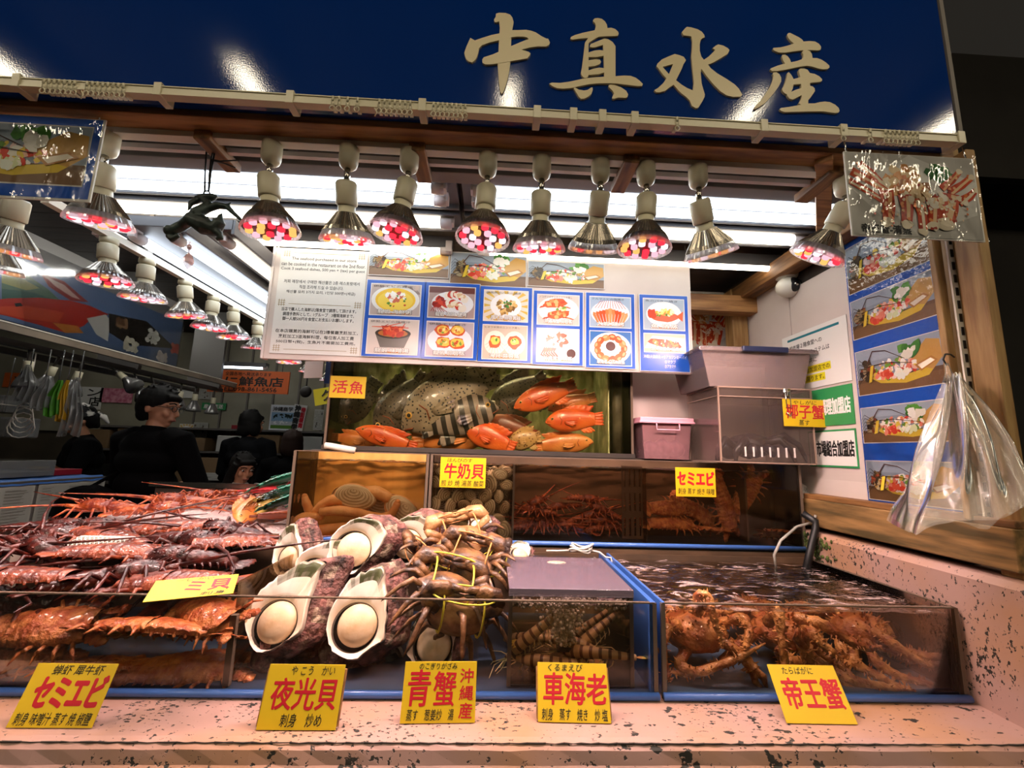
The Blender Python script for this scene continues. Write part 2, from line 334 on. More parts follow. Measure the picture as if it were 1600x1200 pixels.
mb.add([(.966, Y0, .90), (.962, Y0, zt-.012), (.975, Y0, zt), (1.10, Y0, zt), (1.10, Y0, .90), (.966, Y1, .90), (.962, Y1, zt-.012), (.975, Y1, zt), (1.10, Y1, zt), (1.10, Y1, .90)],
       [(0, 1, 6, 5), (1, 2, 7, 6), (2, 3, 8, 7), (3, 4, 9, 8), (0, 4, 3, 2, 1), (5, 6, 7, 8, 9), (0, 5, 9, 4)])
mb.build('painted_wall', 'speck', sw, smooth=False)
T_['moss'] = pm('moss', '4d5a1c', .9, c2='1d2410', scale=60, bump=1)
mb = MB()
for i in range(140):
    t = R.random()**1.6; mb.ell((.962-R.random()*.002, 1.335-t*.13*R.random(), zt-.005-.13*R.random()*(1-.4*t)), (.003, .003+.004*R.random(), .006*R.random()+.003), 6, 4)
mb.build('moss_patch', 'moss', sw); sw.children[-1]['kind'] = 'stuff'
# ================================================================ SIGN
def navy():
    m, n, l, p = new('navy_enamel'); p.inputs['Base Color'].default_value = (*h('042868'), 1); p.inputs['Roughness'].default_value = .075; p.inputs['Specular IOR Level'].default_value = .6
    tc = nd(n, 'ShaderNodeTexCoord'); nz = nd(n, 'ShaderNodeTexNoise', Scale=320, Detail=2); l.new(tc.outputs['Object'], nz.inputs['Vector'])
    b = nd(n, 'ShaderNodeBump', Strength=.045, Distance=.002); l.new(nz.outputs[0], b.inputs['Height']); l.new(b.outputs[0], p.inputs['Normal']); return m
T_['navy'] = navy(); T_['signletter'] = pm('cream_letter', 'cdbd96', .4)
SY = .80
sg = thing('shop_sign', 'long navy blue fascia sign with cream brush characters above the stall', 'sign', (0, SY, 2.1))
MB().box(-3.2, 0, .0, .995, .04, .86).build('sign_board', 'navy', sg, smooth=False, bevel=.003)
MB().box(.995, -.003, 0, 1.004, .043, .86).build('edge_trim', 'greypaint', sg, smooth=False)
CH = [
 ((710, 10), [
  [(65,12),(70,10.5),(80,11),(87,13.5),(90.5,18),(92.5,25),(90.5,35),(90,40),(89,50),(88.5,62),(87.5,86),(86,100),(83,115),(79,128),(76,135),(74,137),(71.5,134),(69.5,118),(68,95),(67.5,90),(69,70),(69.5,54),(70.5,42),(71,32),(69.8,24),(66,25.5),(63,25),(62,21),(64.5,17)],
  [(25,50),(32,54),(45,49.5),(58,45.5),(70.5,43),(72,43),(72,53),(69,53.8),(55,57),(43,61.5),(38.5,66),(37.5,72),(35.5,79),(32,85),(28,88.2),(22,86.5),(18.5,83),(16,76),(15.5,73),(19,63)],
  [(88,38),(100,38),(112,37.5),(120,39),(127,41.5),(136,47.5),(143,51),(146.5,51.5),(149,57),(147.5,61),(143.5,63.5),(130,63.2),(118,65),(110,67),(104,68.5),(95,67),(86,66),(88.5,63),(98,59),(110,54),(116,52),(114,49.5),(108,48),(98,48),(90,49),(87,49)],
  [(69,72),(60,76),(46,80.5),(43.5,84),(44,89),(48,91.5),(55,91.5),(68,90),(88,86.5),(100,84.5),(114,82),(117,78),(119,74.5),(116,72),(108,69.5),(100,67),(87,65)]]),
 ((850, 20), [
  [(76.5,12),(79,9.5),(84,8.8),(90,10),(95,14),(98,19),(99,24.5),(105,24),(111,26),(115.5,30),(116.5,33),(115,36.5),(112,37),(100,37),(85,38),(78,42),(70,47.5),(69.5,50),(69.5,98),(69,100),(66,102.5),(62,102),(58.5,98),(57.5,94),(59.5,84),(62,64),(64,47),(69,40),(55,41),(44,42.5),(41,41),(42,38.5),(48,35.5),(60,32),(74,29),(79,28),(81,21),(80,17),(77,14.5)],
  [(71.5,52),(73,49.5),(84,45),(94,41),(100,42),(107,46.5),(111.5,53),(111.5,60),(111.5,101),(94,102),(93.5,80),(92,51),(80,54.5),(75,55),(72,54)],
  [(69,63),(78,60),(86,59),(93,60),(93,68),(82,70),(69,70)], [(69,75),(80,73.5),(87,74),(89,77.5),(86,81.5),(79,84),(69,85)], [(69,91),(78,88),(86,86.5),(94,87.5),(94,94),(85,97),(69,98)],
  [(8,111.5),(12,110),(25,110.5),(40,108.5),(60,104),(75,102),(94,100.8),(112,100),(125,99),(135,99.5),(143,102.5),(149,107),(154,112),(153,115),(148,115.5),(135,114),(115,111.5),(100,111),(85,111),(70,112.5),(55,115.5),(42,118.5),(30,119.5),(20,118.5),(12,115)],
  [(46,118.5),(49,118),(54,121),(62,122.5),(68,121.5),(73,118),(75.5,117.5),(76,121),(74,127),(69,132),(63,135),(58,135.5),(54,132),(50,125)],
  [(100.5,115),(103,113.5),(110,114),(120,117.5),(128,123),(131,128.5),(130,132.5),(127,134),(115,133.5),(109,135.5),(106.5,135),(107,131),(109,127),(107,123),(101,117.5)]]),
 ((1010, 35), [
  [(55,16),(60,10),(63,7.5),(70,8.5),(80,11.5),(86,15),(90,20),(91,24),(87,25.5),(84.5,28),(83,35),(83,45),(85.5,54),(89.5,59),(97,54),(105,46),(107,43.5),(103,41),(108,37),(112,35),(120,37),(127,41),(129.5,44),(127,49.5),(115,57),(105,63),(96,66.5),(100,72),(110,80),(125,89),(137,97),(144,104),(149.5,113.5),(147,116.5),(135,116.8),(125,114.5),(115,108),(105,98),(95,86),(87,75),(85.5,73),(84.5,80),(86,96),(88.5,105),(91,113),(90.5,117),(87,124),(81,133.5),(77,134.5),(71,131),(68.5,125),(68,123),(62,117),(54,111),(50,107),(46,102),(42,98),(36,102),(29,107.5),(20,110),(15,109.5),(12,106.5),(18,103),(26,95.5),(31,88),(26,83),(19,73),(15.5,69),(17,65),(24,58.5),(34,54),(44,50),(52,52),(58,54.5),(61.5,59.5),(58,65),(55,73),(51,81),(46,91),(55,98),(63,103),(72.5,107),(74,95),(72.5,80),(71,65),(70,53),(71,42),(71.5,30),(70,22.5),(65,21.5),(58,21)],
  'hole', [(25,70),(41.5,65.5),(35,81.5)]]),
 ((1180, 40), [
  [(49.5,15),(51,12.5),(54,12),(60,15),(68,19),(73,22.5),(75,25.5),(85,24.8),(93,25.5),(99,29),(102.5,33.5),(102,38),(98,39.5),(88,38.8),(80,39),(70,39.5),(58,41),(45,43),(36,42.5),(30,40),(27,37.5),(28,35.5),(40,34.5),(50,32),(60,28.5),(55,24.5),(51,19.5)],
  [(72.5,42),(75,39.5),(80,39),(85,40.5),(88,45),(89,51.5),(96,51.5),(103,54),(110,58.5),(115,63),(115.5,66),(112,68.5),(105,69),(97,67.5),(88,64.5),(80,63.5),(68,65),(50,69),(35,71.5),(26,71.8),(23,69.5),(24,67.5),(34,63.5),(46,60),(43,55),(41,49),(42,46.5),(46,46),(50,48.5),(53.5,53),(55.5,58),(65,56),(72,53.5),(74.5,50),(74.5,46)],
  [(26.5,76),(28,74),(32,73.5),(37,76.5),(40,82),(40,88),(36,96),(29,106),(22,114),(15,121.5),(8,126.5),(0,131),(-2,131),(0,126),(8,118),(15,108),(22,97),(27,86),(28,79)],
  [(49.5,75),(51.5,73.5),(55,77),(58,82),(59,84.5),(65,83),(70,81),(67.5,74),(67,70),(70,68),(76,68),(81,70),(84.5,75),(87,75.5),(92,76.5),(99,80),(103.5,84.5),(103.5,87.5),(100,89),(90,89.8),(85,90.5),(85,95),(89,96),(92,99),(92.5,103),(90,107),(85,114),(82,117),(82,122.5),(92,122.5),(100,120.5),(108,119.5),(116,120.5),(124,124.5),(129.5,129.5),(131,134),(129.5,136.5),(125,137.5),(117,136.5),(105,134.8),(85,134.8),(60,135.5),(45,136),(39,133.5),(37.5,131),(40,129.5),(52,128),(63,126),(71,124.5),(67,122.5),(70,118),(72,112),(71.5,109.5),(64,113.5),(58,116.5),(53,115),(50,111.5),(49,108.5),(45,106.5),(42,103),(41,100),(44,95),(47,87),(49,79)],
  'hole', [(59,93),(58,99),(55.5,104.5),(62,101.5),(70,99),(71,97.5),(71,92)]])]
for (ox, oy), outl in CH:
    mb = MB(); k = 0; outs = []
    while k < len(outl):
        o_ = outl[k]; hl = None
        if k+1 < len(outl) and outl[k+1] == 'hole': hl = outl[k+2]; k += 2
        outs.append((o_, hl)); k += 1
    for o_, hl in outs:
        loops = [[at(ox+x, oy+y, Y=SY-.003) for x, y in lp] for lp in ([o_, hl] if hl else [o_])]
        flat = [V((p.x, 0, p.z-2.1)) for lp in loops for p in lp]
        tri = tessellate_polygon([[V((p.x, p.z, 0)) for p in lp] for lp in loops])
        nn = len(flat); k_ = len(mb.v)*.000004; vs_ = [V((p.x, -.004-k_, p.z)) for p in flat]+[V((p.x, 0, p.z)) for p in flat]; fs = [tuple(t) for t in tri]; b = 0
        for lp in loops:
            m_ = len(lp); fs += [(b+i, b+(i+1) % m_, b+(i+1) % m_+nn, b+i+nn) for i in range(m_)]; b += m_
        mb.add(vs_, fs)
    mb.build('brush_character', 'signletter', sg, smooth=False)
# ---------------------------------------------------------------- curtain rail along the sign's foot
RY = .775; a_ = at(-60, 121, Y=RY); b_ = at(1502, 222, Y=RY); rz = a_.z*.5+b_.z*.5
cr = thing('curtain_rail', 'thin cream curtain rail with runners along the foot of the navy sign', 'curtain rail', (0, RY, rz))
mb = MB(); mb.box(a_.x-1.5, -.007, -.010, b_.x, .007, .004); mb.box(a_.x-1.5, -.009, -.013, b_.x, .009, -.010); mb.box(a_.x-1.5, -.009, .004, b_.x, .009, .006); mb.build('rail', 'ivory', cr, smooth=False)
for px in (35, 253, 457, 661, 839, 895, 940, 990, 1190, 1313, 1495):
    p = at(px, 120+px*.065, Y=RY); MB().box(p.x-.0075, -.011, -.016, p.x+.0075, .026, .012).build('bracket', 'ivory', cr, smooth=False, bevel=.001)
def runner():
    mb = MB(); mb.box(-.0035, -.010, -.016, .0035, .010, -.003); mb.box(-.002, -.012, -.006, .002, -.009, .004)
    mb.tube([(0.005*cos(t), -.010, -.0215+.0055*sin(t)) for t in [i*PI/4 for i in range(9)]], .0011, 5, cap=False); return mb
rn = None
for px in [75+i*8 for i in range(7)]+[142+i*8 for i in range(8)]+[522, 532, 545, 560]+[594+i*8 for i in range(7)]+[678+i*7 for i in range(7)]+[727, 1055, 1312, 1354]+[1378+i*7 for i in range(8)]:
    p = at(px, 140+px*.06, Y=RY)
    if rn is None: rn = runner().build('runner', 'ivory', cr); o = rn
    else: o = rn.copy(); COL.objects.link(o); o.parent = cr
    o.location = (p.x, 0, 0)
for px in (136, 590, 722): # dangling cords
    p = at(px, 150, Y=RY); MB().tube([(p.x, -.012, -.018), (p.x+.006, -.013, -.028), (p.x+.002, -.012, -.036)], .0012, 5).build('cord', 'ivory', cr)
# ================================================================ LAMPS AND TUBES
T_['tube_c'] = glow('cool_tube', 'e6f2ff', LK['tube']); T_['tube_w'] = glow('warm_tube', 'fff4e0', LK['tube']*1.15); T_['tube_s'] = glow('slim_tube', 'fff2e0', LK['slim']); T_['tube_far'] = glow('far_tube', 'f4f2ea', LK['far'])
T_['reflector'] = pm('white_reflector', '565456', .5); T_['pinkwhite'] = pm('fixture_white', 'cfc3c0', .4)
def fixture(name, label, x0, x1, y0, y1, z, tubes, mat='tube_c', r=.013, along='X', hold=.03):
    """ceiling batten: housing, tubes, lamp holders; tubes are the y (or x) lines"""
    t = thing(name, label, 'light fixture', (0, 0, 0))
    if along == 'X':
        mb = MB(); mb.box(x0, y0, z+.018, x1, y1, z+.05); mb.box(x0, y0-.004, z+.004, x1, y0+.006, z+.05); mb.box(x0, y1-.006, z+.004, x1, y1+.004, z+.05)
    else:
        mb = MB(); mb.box(x0, y0, z+.018, x1, y1, z+.05); mb.box(x0-.004, y0, z+.004, x0+.006, y1, z+.05); mb.box(x1-.006, y0, z+.004, x1+.004, y1, z+.05)
    mb.build('housing', 'reflector', t, smooth=False, bevel=.002)
    for q in tubes:
        a, b = ((x0+hold, q, z), (x1-hold, q, z)) if along == 'X' else ((q, y0+hold, z), (q, y1-hold, z))
        MB().tube([a, b], r, 14).build('tube', mat, t)
        for e, sgn in ((a, -1), (b, 1)):
            d = V((sgn, 0, 0)) if along == 'X' else V((0, sgn, 0)); e = V(e)
            MB().tube([e-d*.012, e+d*.004, e+d*.022], [r+.002, r+.003, r+.003], 12).build('lamp_holder', 'pinkwhite', t); hld = t.children[-1]
            MB().cbox(tuple(e+d*.018+V((0, 0, .012))), (.022, .03, .04)).build('holder_bracket', 'pinkwhite', hld, smooth=False, bevel=.002)
    return t
FZ = 2.105
def fy(y): return at(500, y, Z=FZ).y
for nm, xa, xb in (('left', 100, 716), ('right', 721, 1345)):
    side = 'left' if nm == 'left' else 'right'
    A = at(xa, 300, Z=FZ).x; B = at(xb, 320, Z=FZ).x
    if nm == 'right': B = 1.0
    fixture('fluorescent_fixture', f'twin-tube fluorescent light above the {side} half of the stall', A, B, fy(262), fy(319), FZ, [fy(285), fy(304)], 'tube_c', .0135, hold=.055)
    fixture('fluorescent_fixture', f'single-tube fluorescent batten behind the twin-tube light, {side} half of the stall', A, B, fy(327), fy(352), FZ-.003, [fy(337)], 'tube_w', .017, hold=.05)
A = at(180, 383, Z=FZ-.02); B = at(705, 383, Z=FZ-.02); D = at(745, 383, Z=FZ-.02); E_ = at(1255, 400, Z=FZ-.02)
fixture('fluorescent_fixture', 'slim tube light just above the white notice sheet', A.x, B.x, fy(374)-.006, fy(374)+.012, FZ-.02, [fy(374)], 'tube_s', .011, hold=.03)
fixture('fluorescent_fixture', 'slim tube light just above the menu pictures and security camera', D.x, E_.x, fy(378)-.006, fy(378)+.012, FZ-.02, [fy(378)], 'tube_s', .011, hold=.03)
# lights running back over the left display
z = 2.0
fixture('fluorescent_fixture', 'twin-tube light running back over the left lobster display', -1.125, -.915, 1.20, 2.75, z, [-1.08, -.965], 'tube_c', .014, along='Y', hold=.05)
fixture('fluorescent_fixture', 'single-tube light running back beside the white dome detector', -.86, -.78, 1.20, 2.6, z+.0, [-.82], 'tube_w', .014, along='Y', hold=.05)
fixture('fluorescent_fixture', 'distant tube light hanging behind the row of lamps', -2.95, -2.45, 4.6, 4.66, 2.22, [4.63], 'tube_c', .016)
# hall tubes behind the viewer, seen only as streaks in the glossy sign
ORDX = ['first', 'second', 'third', 'fourth', 'fifth', 'sixth', 'seventh']
T_['hall_tube'] = glow('hall_tube', 'fff0d2', LK['hall'])
HL = [(x, -1.07, 'front row') for x in (-2.78, -1.44, .02, 1.42, 2.66)]+[(x, -2.75, 'second row') for x in (-4.15, -2.78, -1.44, .02, 1.42, 2.66, 4.0)]
for i, (x, y_, row) in enumerate(HL):
    t = thing('hall_light', f'hall tube light over the aisle, {row}, {ORDX[i % 5 if i < 5 else i-5]} from the left', 'light fixture', (x, y_, 3.40)); MB().box(-.008, -.01, .08, .008, .01, .23).build('hanger', 'greypaint', t, smooth=False)
    MB().box(-.06, -.65, .03, .06, .65, .09).build('housing', 'reflector', t, smooth=False); MB().tube([(0, -.62, 0), (0, .62, 0)], .035, 10).build('tube', 'hall_tube', t)
    MB().box(-.03, -.64, -.02, .03, -.62, .04).build('lamp_holder', 'white', t, smooth=False); MB().box(-.03, .62, -.02, .03, .64, .04).build('lamp_holder', 'white', t, smooth=False)
# ---------------------------------------------------------------- LED lamps
T_['lampshell'] = pm('ribbed_silver_shell', '9a9286', .22, .9)
T_['facedark'] = pm('lens_plate', '4a1f1c', .35)
for k, c in (('led_pink', 'ffb0c0'), ('led_red', 'ff2a3a'), ('led_white', 'ffe6f2'), ('led_orange', 'ffb060')): T_[k] = glow(k, c, LK['led']*(1.5 if k == 'led_red' else 1))
def rimmat():
    m, n, l, p = new('clear_lamp_rim'); n.remove(p); t = nd(n, 'ShaderNodeBsdfTransparent'); r = nd(n, 'ShaderNodeBsdfTranslucent'); r.inputs[0].default_value = (.9, .82, .8, 1); g = nd(n, 'ShaderNodeBsdfGlossy', Roughness=.1)
    a = nd(n, 'ShaderNodeMixShader'); a.inputs[0].default_value = .6; l.new(t.outputs[0], a.inputs[1]); l.new(r.outputs[0], a.inputs[2]); b = nd(n, 'ShaderNodeMixShader'); b.inputs[0].default_value = .12; l.new(a.outputs[0], b.inputs[1]); l.new(g.outputs[0], b.inputs[2]); l.new(b.outputs[0], n['Material Output'].inputs[0]); return m
T_['rimclear'] = rimmat()
def make_lamp(tiltx, tilty, label, group, lit=True, stem=.035, zs=.80, ms=.85, power=None):
    t = thing('led_spot_lamp', label, 'lamp', (0, 0, 0), (0, 0, 0), group)
    MB().lathe([(.001, -.062), (.012, -.060), (.019, -.052), (.0215, -.04), (.0215, 0), (0, 0)], 20, T=TR(s=(1, 1, ms))).build('mount', 'ivory', t)
    MB().tube([(0, 0, -.058*ms), (0, 0, -.064*ms-stem)], .007, 10).build('stem', 'chrome', t)
    piv = V((0, 0, -.064*ms-stem)); hd = TR(piv, (tiltx, tilty, 0), (1, 1, zs))
    MB().lathe([(0, .006), (.020, .004), (.0235, -.002), (.0235, -.058), (.021, -.062), (0, -.062)], 20, T=hd).build('socket', 'ivory', t)
    MB().lathe([(.019, -.060), (.0195, -.078), (.024, -.084)], 20, T=hd).build('collar', 'ivory', t)
    MB().lathe([(.0235, -.082), (.029, -.092), (.038, -.108), (.0470, -.123), (.0520, -.134)], 96, T=hd, ripple=.03).build('ribbed_shell', 'lampshell', t, smooth=False)
    MB().lathe([(.0520, -.134), (.0555, -.142), (.0590, -.151), (.0605, -.157), (.0605, -.161), (.058, -.1625)], 80, T=hd, ripple=.012, cap=False).build('clear_rim', 'rimclear', t, smooth=False)
    MB().lathe([(0, -.1490), (.0568, -.1490), (.0568, -.1505), (0, -.1505)], 32, T=hd).build('lens_plate', 'facedark', t, smooth=False); plate = t.children[-1]
    cols = ['led_red', 'led_white', 'led_orange', 'led_pink', 'led_white', 'led_red', 'led_orange', 'led_pink']
    for ring, (n, rr) in enumerate(((6, .0225), (12, .0445))):
        for i in range(n):
            a = 2*PI*(i+.25*ring)/n
            mb = MB().lathe([(.0078, -.150), (.0080, -.157), (.0075, -.160), (.0046, -.1618), (0, -.162)], 10, T=hd @ TR((rr*cos(a), rr*sin(a), 0)))
            mb.build('led_lens', cols[(i*3+ring*2+R.randint(0, 2)) % 8], plate)
    if lit:
        ld = bpy.data.lights.new('lamp_beam', 'SPOT'); ld.energy = power or LK['spot']; ld.color = (1, .71, .65); ld.spot_size = rad(150); ld.spot_blend = 1; ld.shadow_soft_size = .045
        lo = bpy.data.objects.new('lamp_beam', ld); COL.objects.link(lo); lo.parent = t; lo.matrix_parent_inverse = M(); lo.matrix_local = hd @ TR((0, 0, -.168))
    return t
tr = thing('lamp_track', 'white twin-bar lamp track hanging below the timber header', 'lamp track', (0, .90, 2.075))
MB().box(-1.5, -.012, 0, .95, .012, .02).build('track_bar', 'white', tr, smooth=False, bevel=.001)
MB().box(-1.5, .040, .004, .95, .052, .016).build('thin_bar', 'pinkwhite', tr, smooth=False)
for x in (-1.2, -.5, .2, .8): MB().box(x-.01, -.006, .018, x+.01, .05, .055).build('hanger', 'greypaint', tr, smooth=False)
ORD = ['first', 'second', 'third', 'fourth', 'fifth', 'sixth', 'seventh', 'eighth', 'ninth', 'tenth']
FRONT = [(172, 205, -12, 4), (427, 220, -4, -7), (547, 227, -18, 0), (641, 231, -2, 9), (763, 239, 2, 2), (847, 243, -14, 0), (938, 248, -36, 0), (1009, 252, -3, 3), (1090, 259, -20, -22), (1318, 280, -24, 22)]
for i, (px, py, tx, ty) in enumerate(FRONT):
    p = at(px, py, Y=.90)
    t = make_lamp(rad(-tx), rad(ty), f'ribbed LED lamp on the front track, {ORD[i]} from the left end', 'LED lamps on the front track', stem=.022+.005*((i*7) % 3)); t.location = (p.x, .90, 2.076)
# row receding over the left display
LEFT = [(172, 388), (231, 422), (291, 452), (335, 478), (366, 496), (404, 514), (454, 536), (488, 556), (515, 572)]
tr = thing('lamp_track', 'thin lamp track running back under the left twin-tube light', 'lamp track', (-1.10, 0, 1.962))
MB().box(-.01, 1.0, 0, .01, 2.9, .02).build('track_bar', 'white', tr, smooth=False)
for y in (1.3, 2.0, 2.7): MB().box(-.006, y, .02, .006, y+.02, .20).build('hanger', 'greypaint', tr, smooth=False)
for i, (px, py) in enumerate(LEFT):
    p = at(px, py-18, X=-1.10); t = make_lamp(rad(3+(i % 3)*4), rad(-4+(i % 2)*6), f'white ribbed LED lamp over the left lobster display, {ORD[i]} from the front', 'LED lamps over the left display', lit=i < 6, stem=.002, zs=.66, ms=.3, power=LK['left']); t.location = (-1.10, p.y, 1.962)
for i, (px, py, lab) in enumerate(((38, 268, 'LED lamp half hidden under the hanging seafood poster, upper of the two'), (12, 305, 'LED lamp below the hanging seafood poster, cut by the picture edge'))):
    p = at(px, py, Y=.98+.1*i); t = make_lamp(rad(10), rad(12), lab, 'LED lamps under the left poster', stem=.02); t.location = p
    MB().tube([(0, 0, 0), (0, 0, 2.165-p.z)], .006, 8).build('rod', 'white', t)
# ---------------------------------------------------------------- dragon ornament
T_['bronze'] = pm('dark_bronze', '1d211e', .45, .3, c2='2c3a36', scale=30, bump=.4)
DY = .93
def dp(x, y): return at(x, y, Y=DY)
dg = thing('dragon_ornament', 'small dark metal dragon figurine hanging on black cord from the lamp track', 'ornament', dp(323, 330))
O = dp(323, 330); rel = lambda x, y, d=0: dp(x, y)-O+V((0, d, 0))
k = dp(1, 0).x-dp(0, 0).x
mb = MB()
mb.tube([rel(285, 352), rel(300, 345, -.006), rel(318, 352), rel(335, 356, .006), rel(345, 345)], [8*k, 11*k, 15*k, 12*k, 8*k], 10)
mb.tube([rel(296, 346), rel(310, 336, -.008), rel(322, 325), rel(325, 318), rel(315, 310), rel(302, 318)], [6*k, 9*k, 8*k, 6*k, 5*k, 3*k], 10)
mb.tube([rel(285, 352), rel(274, 358), rel(264, 362)], [8*k, 8*k, 6.5*k], 10); mb.ell(rel(265, 360), (9*k, 8*k, 9*k), 10, 7)
mb.tube([rel(262, 368), rel(268, 374), rel(280, 368)], [4*k, 5*k, 3*k], 8)
mb.tube([rel(325, 326), rel(340, 321), rel(355, 323), rel(365, 333), rel(377, 344)], [6*k, 6*k, 5*k, 3.5*k, 2.5*k], 8); mb.tube([rel(355, 322), rel(361, 316)], [3*k, 1*k], 6)
mb.tube([rel(338, 352), rel(345, 346), rel(344, 338), rel(347, 333)], [8*k, 6*k, 4*k, 1*k], 8)
mb.tube([rel(335, 360), rel(344, 366), rel(346, 372), rel(338, 374)], [6*k, 5*k, 4*k, 3*k], 8)
mb.tube([rel(305, 308), rel(320, 308), rel(333, 308), rel(340, 306)], [3*k, 6*k, 6*k, 1.5*k], 8); mb.tube([rel(305, 312), rel(297, 316), rel(293, 330)], [4*k, 3*k, 1*k], 6); mb.tube([rel(300, 318), rel(296, 328)], [3*k, 1*k], 6)
for i in range(7): a = rel(290+i*8, 343-abs(i-3)*-2, -.008); mb.tube([a, a+V((-.3*k*6, -.004, 7*k))], [2.4*k, .5*k], 5)
remeshed('dragon_body', mb, ['bronze'], .0022, dg, 2)
MB().tube([rel(323+5*cos(t), 303-5*sin(t)) for t in [i*PI/5 for i in range(11)]], 1.2*k, 6).build('hanging_ring', 'bronze', dg)
mb = MB()
for a, b in (((320, 300), (323, 232)), ((326, 300), (330, 248)), ((330, 248), (337, 228)), ((326, 300), (335, 240))): mb.tube([rel(*a), rel((a[0]+b[0])/2, (a[1]+b[1])/2, -.002), rel(*b)], 1.3*k, 6)
mb.tube([rel(331, 250), rel(345, 252), rel(375, 250)], [1.5*k, 1.3*k, 1*k], 5); mb.tube([rel(331, 251), rel(350, 255), rel(368, 262)], [1.5*k, 1.3*k, 1*k], 5); mb.build('cord', 'black', dg)
T_['crystal'] = pm('pink_crystal', 'd8a8a0', .1, .1, coat=1, alpha=.7)
mb = MB().lathe([(0, 16*k), (4*k, 12*k), (7*k, 5*k), (7*k, 0), (4*k, -7*k), (0, -12*k)], 8, T=TR(rel(294, 410))); mb.build('crystal_drop', 'crystal', dg, smooth=False)
mb = MB().tube([rel(297, 378), rel(296, 384), rel(295, 396)], [1*k, 3*k, 1*k], 6); mb.ell(rel(296, 386), (5*k, 5*k, 4*k), 8, 6); mb.build('bead_string', 'crystal', dg)
# ================================================================ PRINTED MATTER
class Art:
    """flat printed picture: coloured shapes clipped to one rectangle"""
    def __init__(s, rect, y=-.001, seed=0): s.r = rect; s.mb = MB(); s.y = y; s.rn = random.Random(seed)
    def P(s, pts, c):
        x0, z0, x1, z1 = s.r; s.y -= .000012
        s.mb.poly([(min(max(p[0], x0), x1), min(max(p[1], z0), z1)) for p in pts], s.y, 0, h(c) if isinstance(c, str) else c)
    def uv(s, u, v): x0, z0, x1, z1 = s.r; return x0+(x1-x0)*u, z0+(z1-z0)*v
    def rect(s, u0, v0, u1, v1, c): a = s.uv(u0, v0); b = s.uv(u1, v1); s.P([a, (b[0], a[1]), b, (a[0], b[1])], c)
    def ell(s, u, v, ru, rv, c, n=18, rot=0, irr=0, a0=0, a1=2*PI):
        x0, z0, x1, z1 = s.r; w, hh = x1-x0, z1-z0; cx, cz = s.uv(u, v); pts = []
        for i in range(n):
            t = a0+(a1-a0)*i/(n if a1-a0 > 6.2 else n-1); g = 1+irr*s.rn.uniform(-1, 1); a, b = ru*w*g*cos(t), rv*hh*g*sin(t); pts.append((cx+a*cos(rot)-b*sin(rot), cz+a*sin(rot)+b*cos(rot)))
        s.P(pts, c)
    def stroke(s, uvs, wd, c, taper=1):
        p = [s.uv(*q) for q in uvs]; L = []; Rr = []; k = len(p); w = wd*(s.r[3]-s.r[1])
        for i in range(k):
            a, b = p[max(i-1, 0)], p[min(i+1, k-1)]; dx, dz = b[0]-a[0], b[1]-a[1]; m_ = math.hypot(dx, dz) or 1; ww = w*(1+(taper-1)*i/(k-1))*.5
            L.append((p[i][0]-dz/m_*ww, p[i][1]+dx/m_*ww)); Rr.append((p[i][0]+dz/m_*ww, p[i][1]-dx/m_*ww))
        for i in range(k-1): s.P([L[i], L[i+1], Rr[i+1], Rr[i]], c)
    def scat(s, n, u, v, ru, rv, cols, size, irr=.35, asp=.6):
        for _ in range(n):
            t = s.rn.uniform(0, 2*PI); q = math.sqrt(s.rn.random()); z_ = size*s.rn.uniform(.6, 1.3)
            s.ell(u+ru*q*cos(t), v+rv*q*sin(t), z_*asp, z_, s.rn.choice(cols), 8, s.rn.uniform(0, 3), irr)
    def done(s, parent, name='food_photo'): return s.mb.build(name, 'print', parent, smooth=False)
SASH = ['f2ead8', 'f6d7cf', 'e9836a', 'd8442f', 'e8c84a', 'f4f0e6', '6f9a3a', 'e9b7a0']
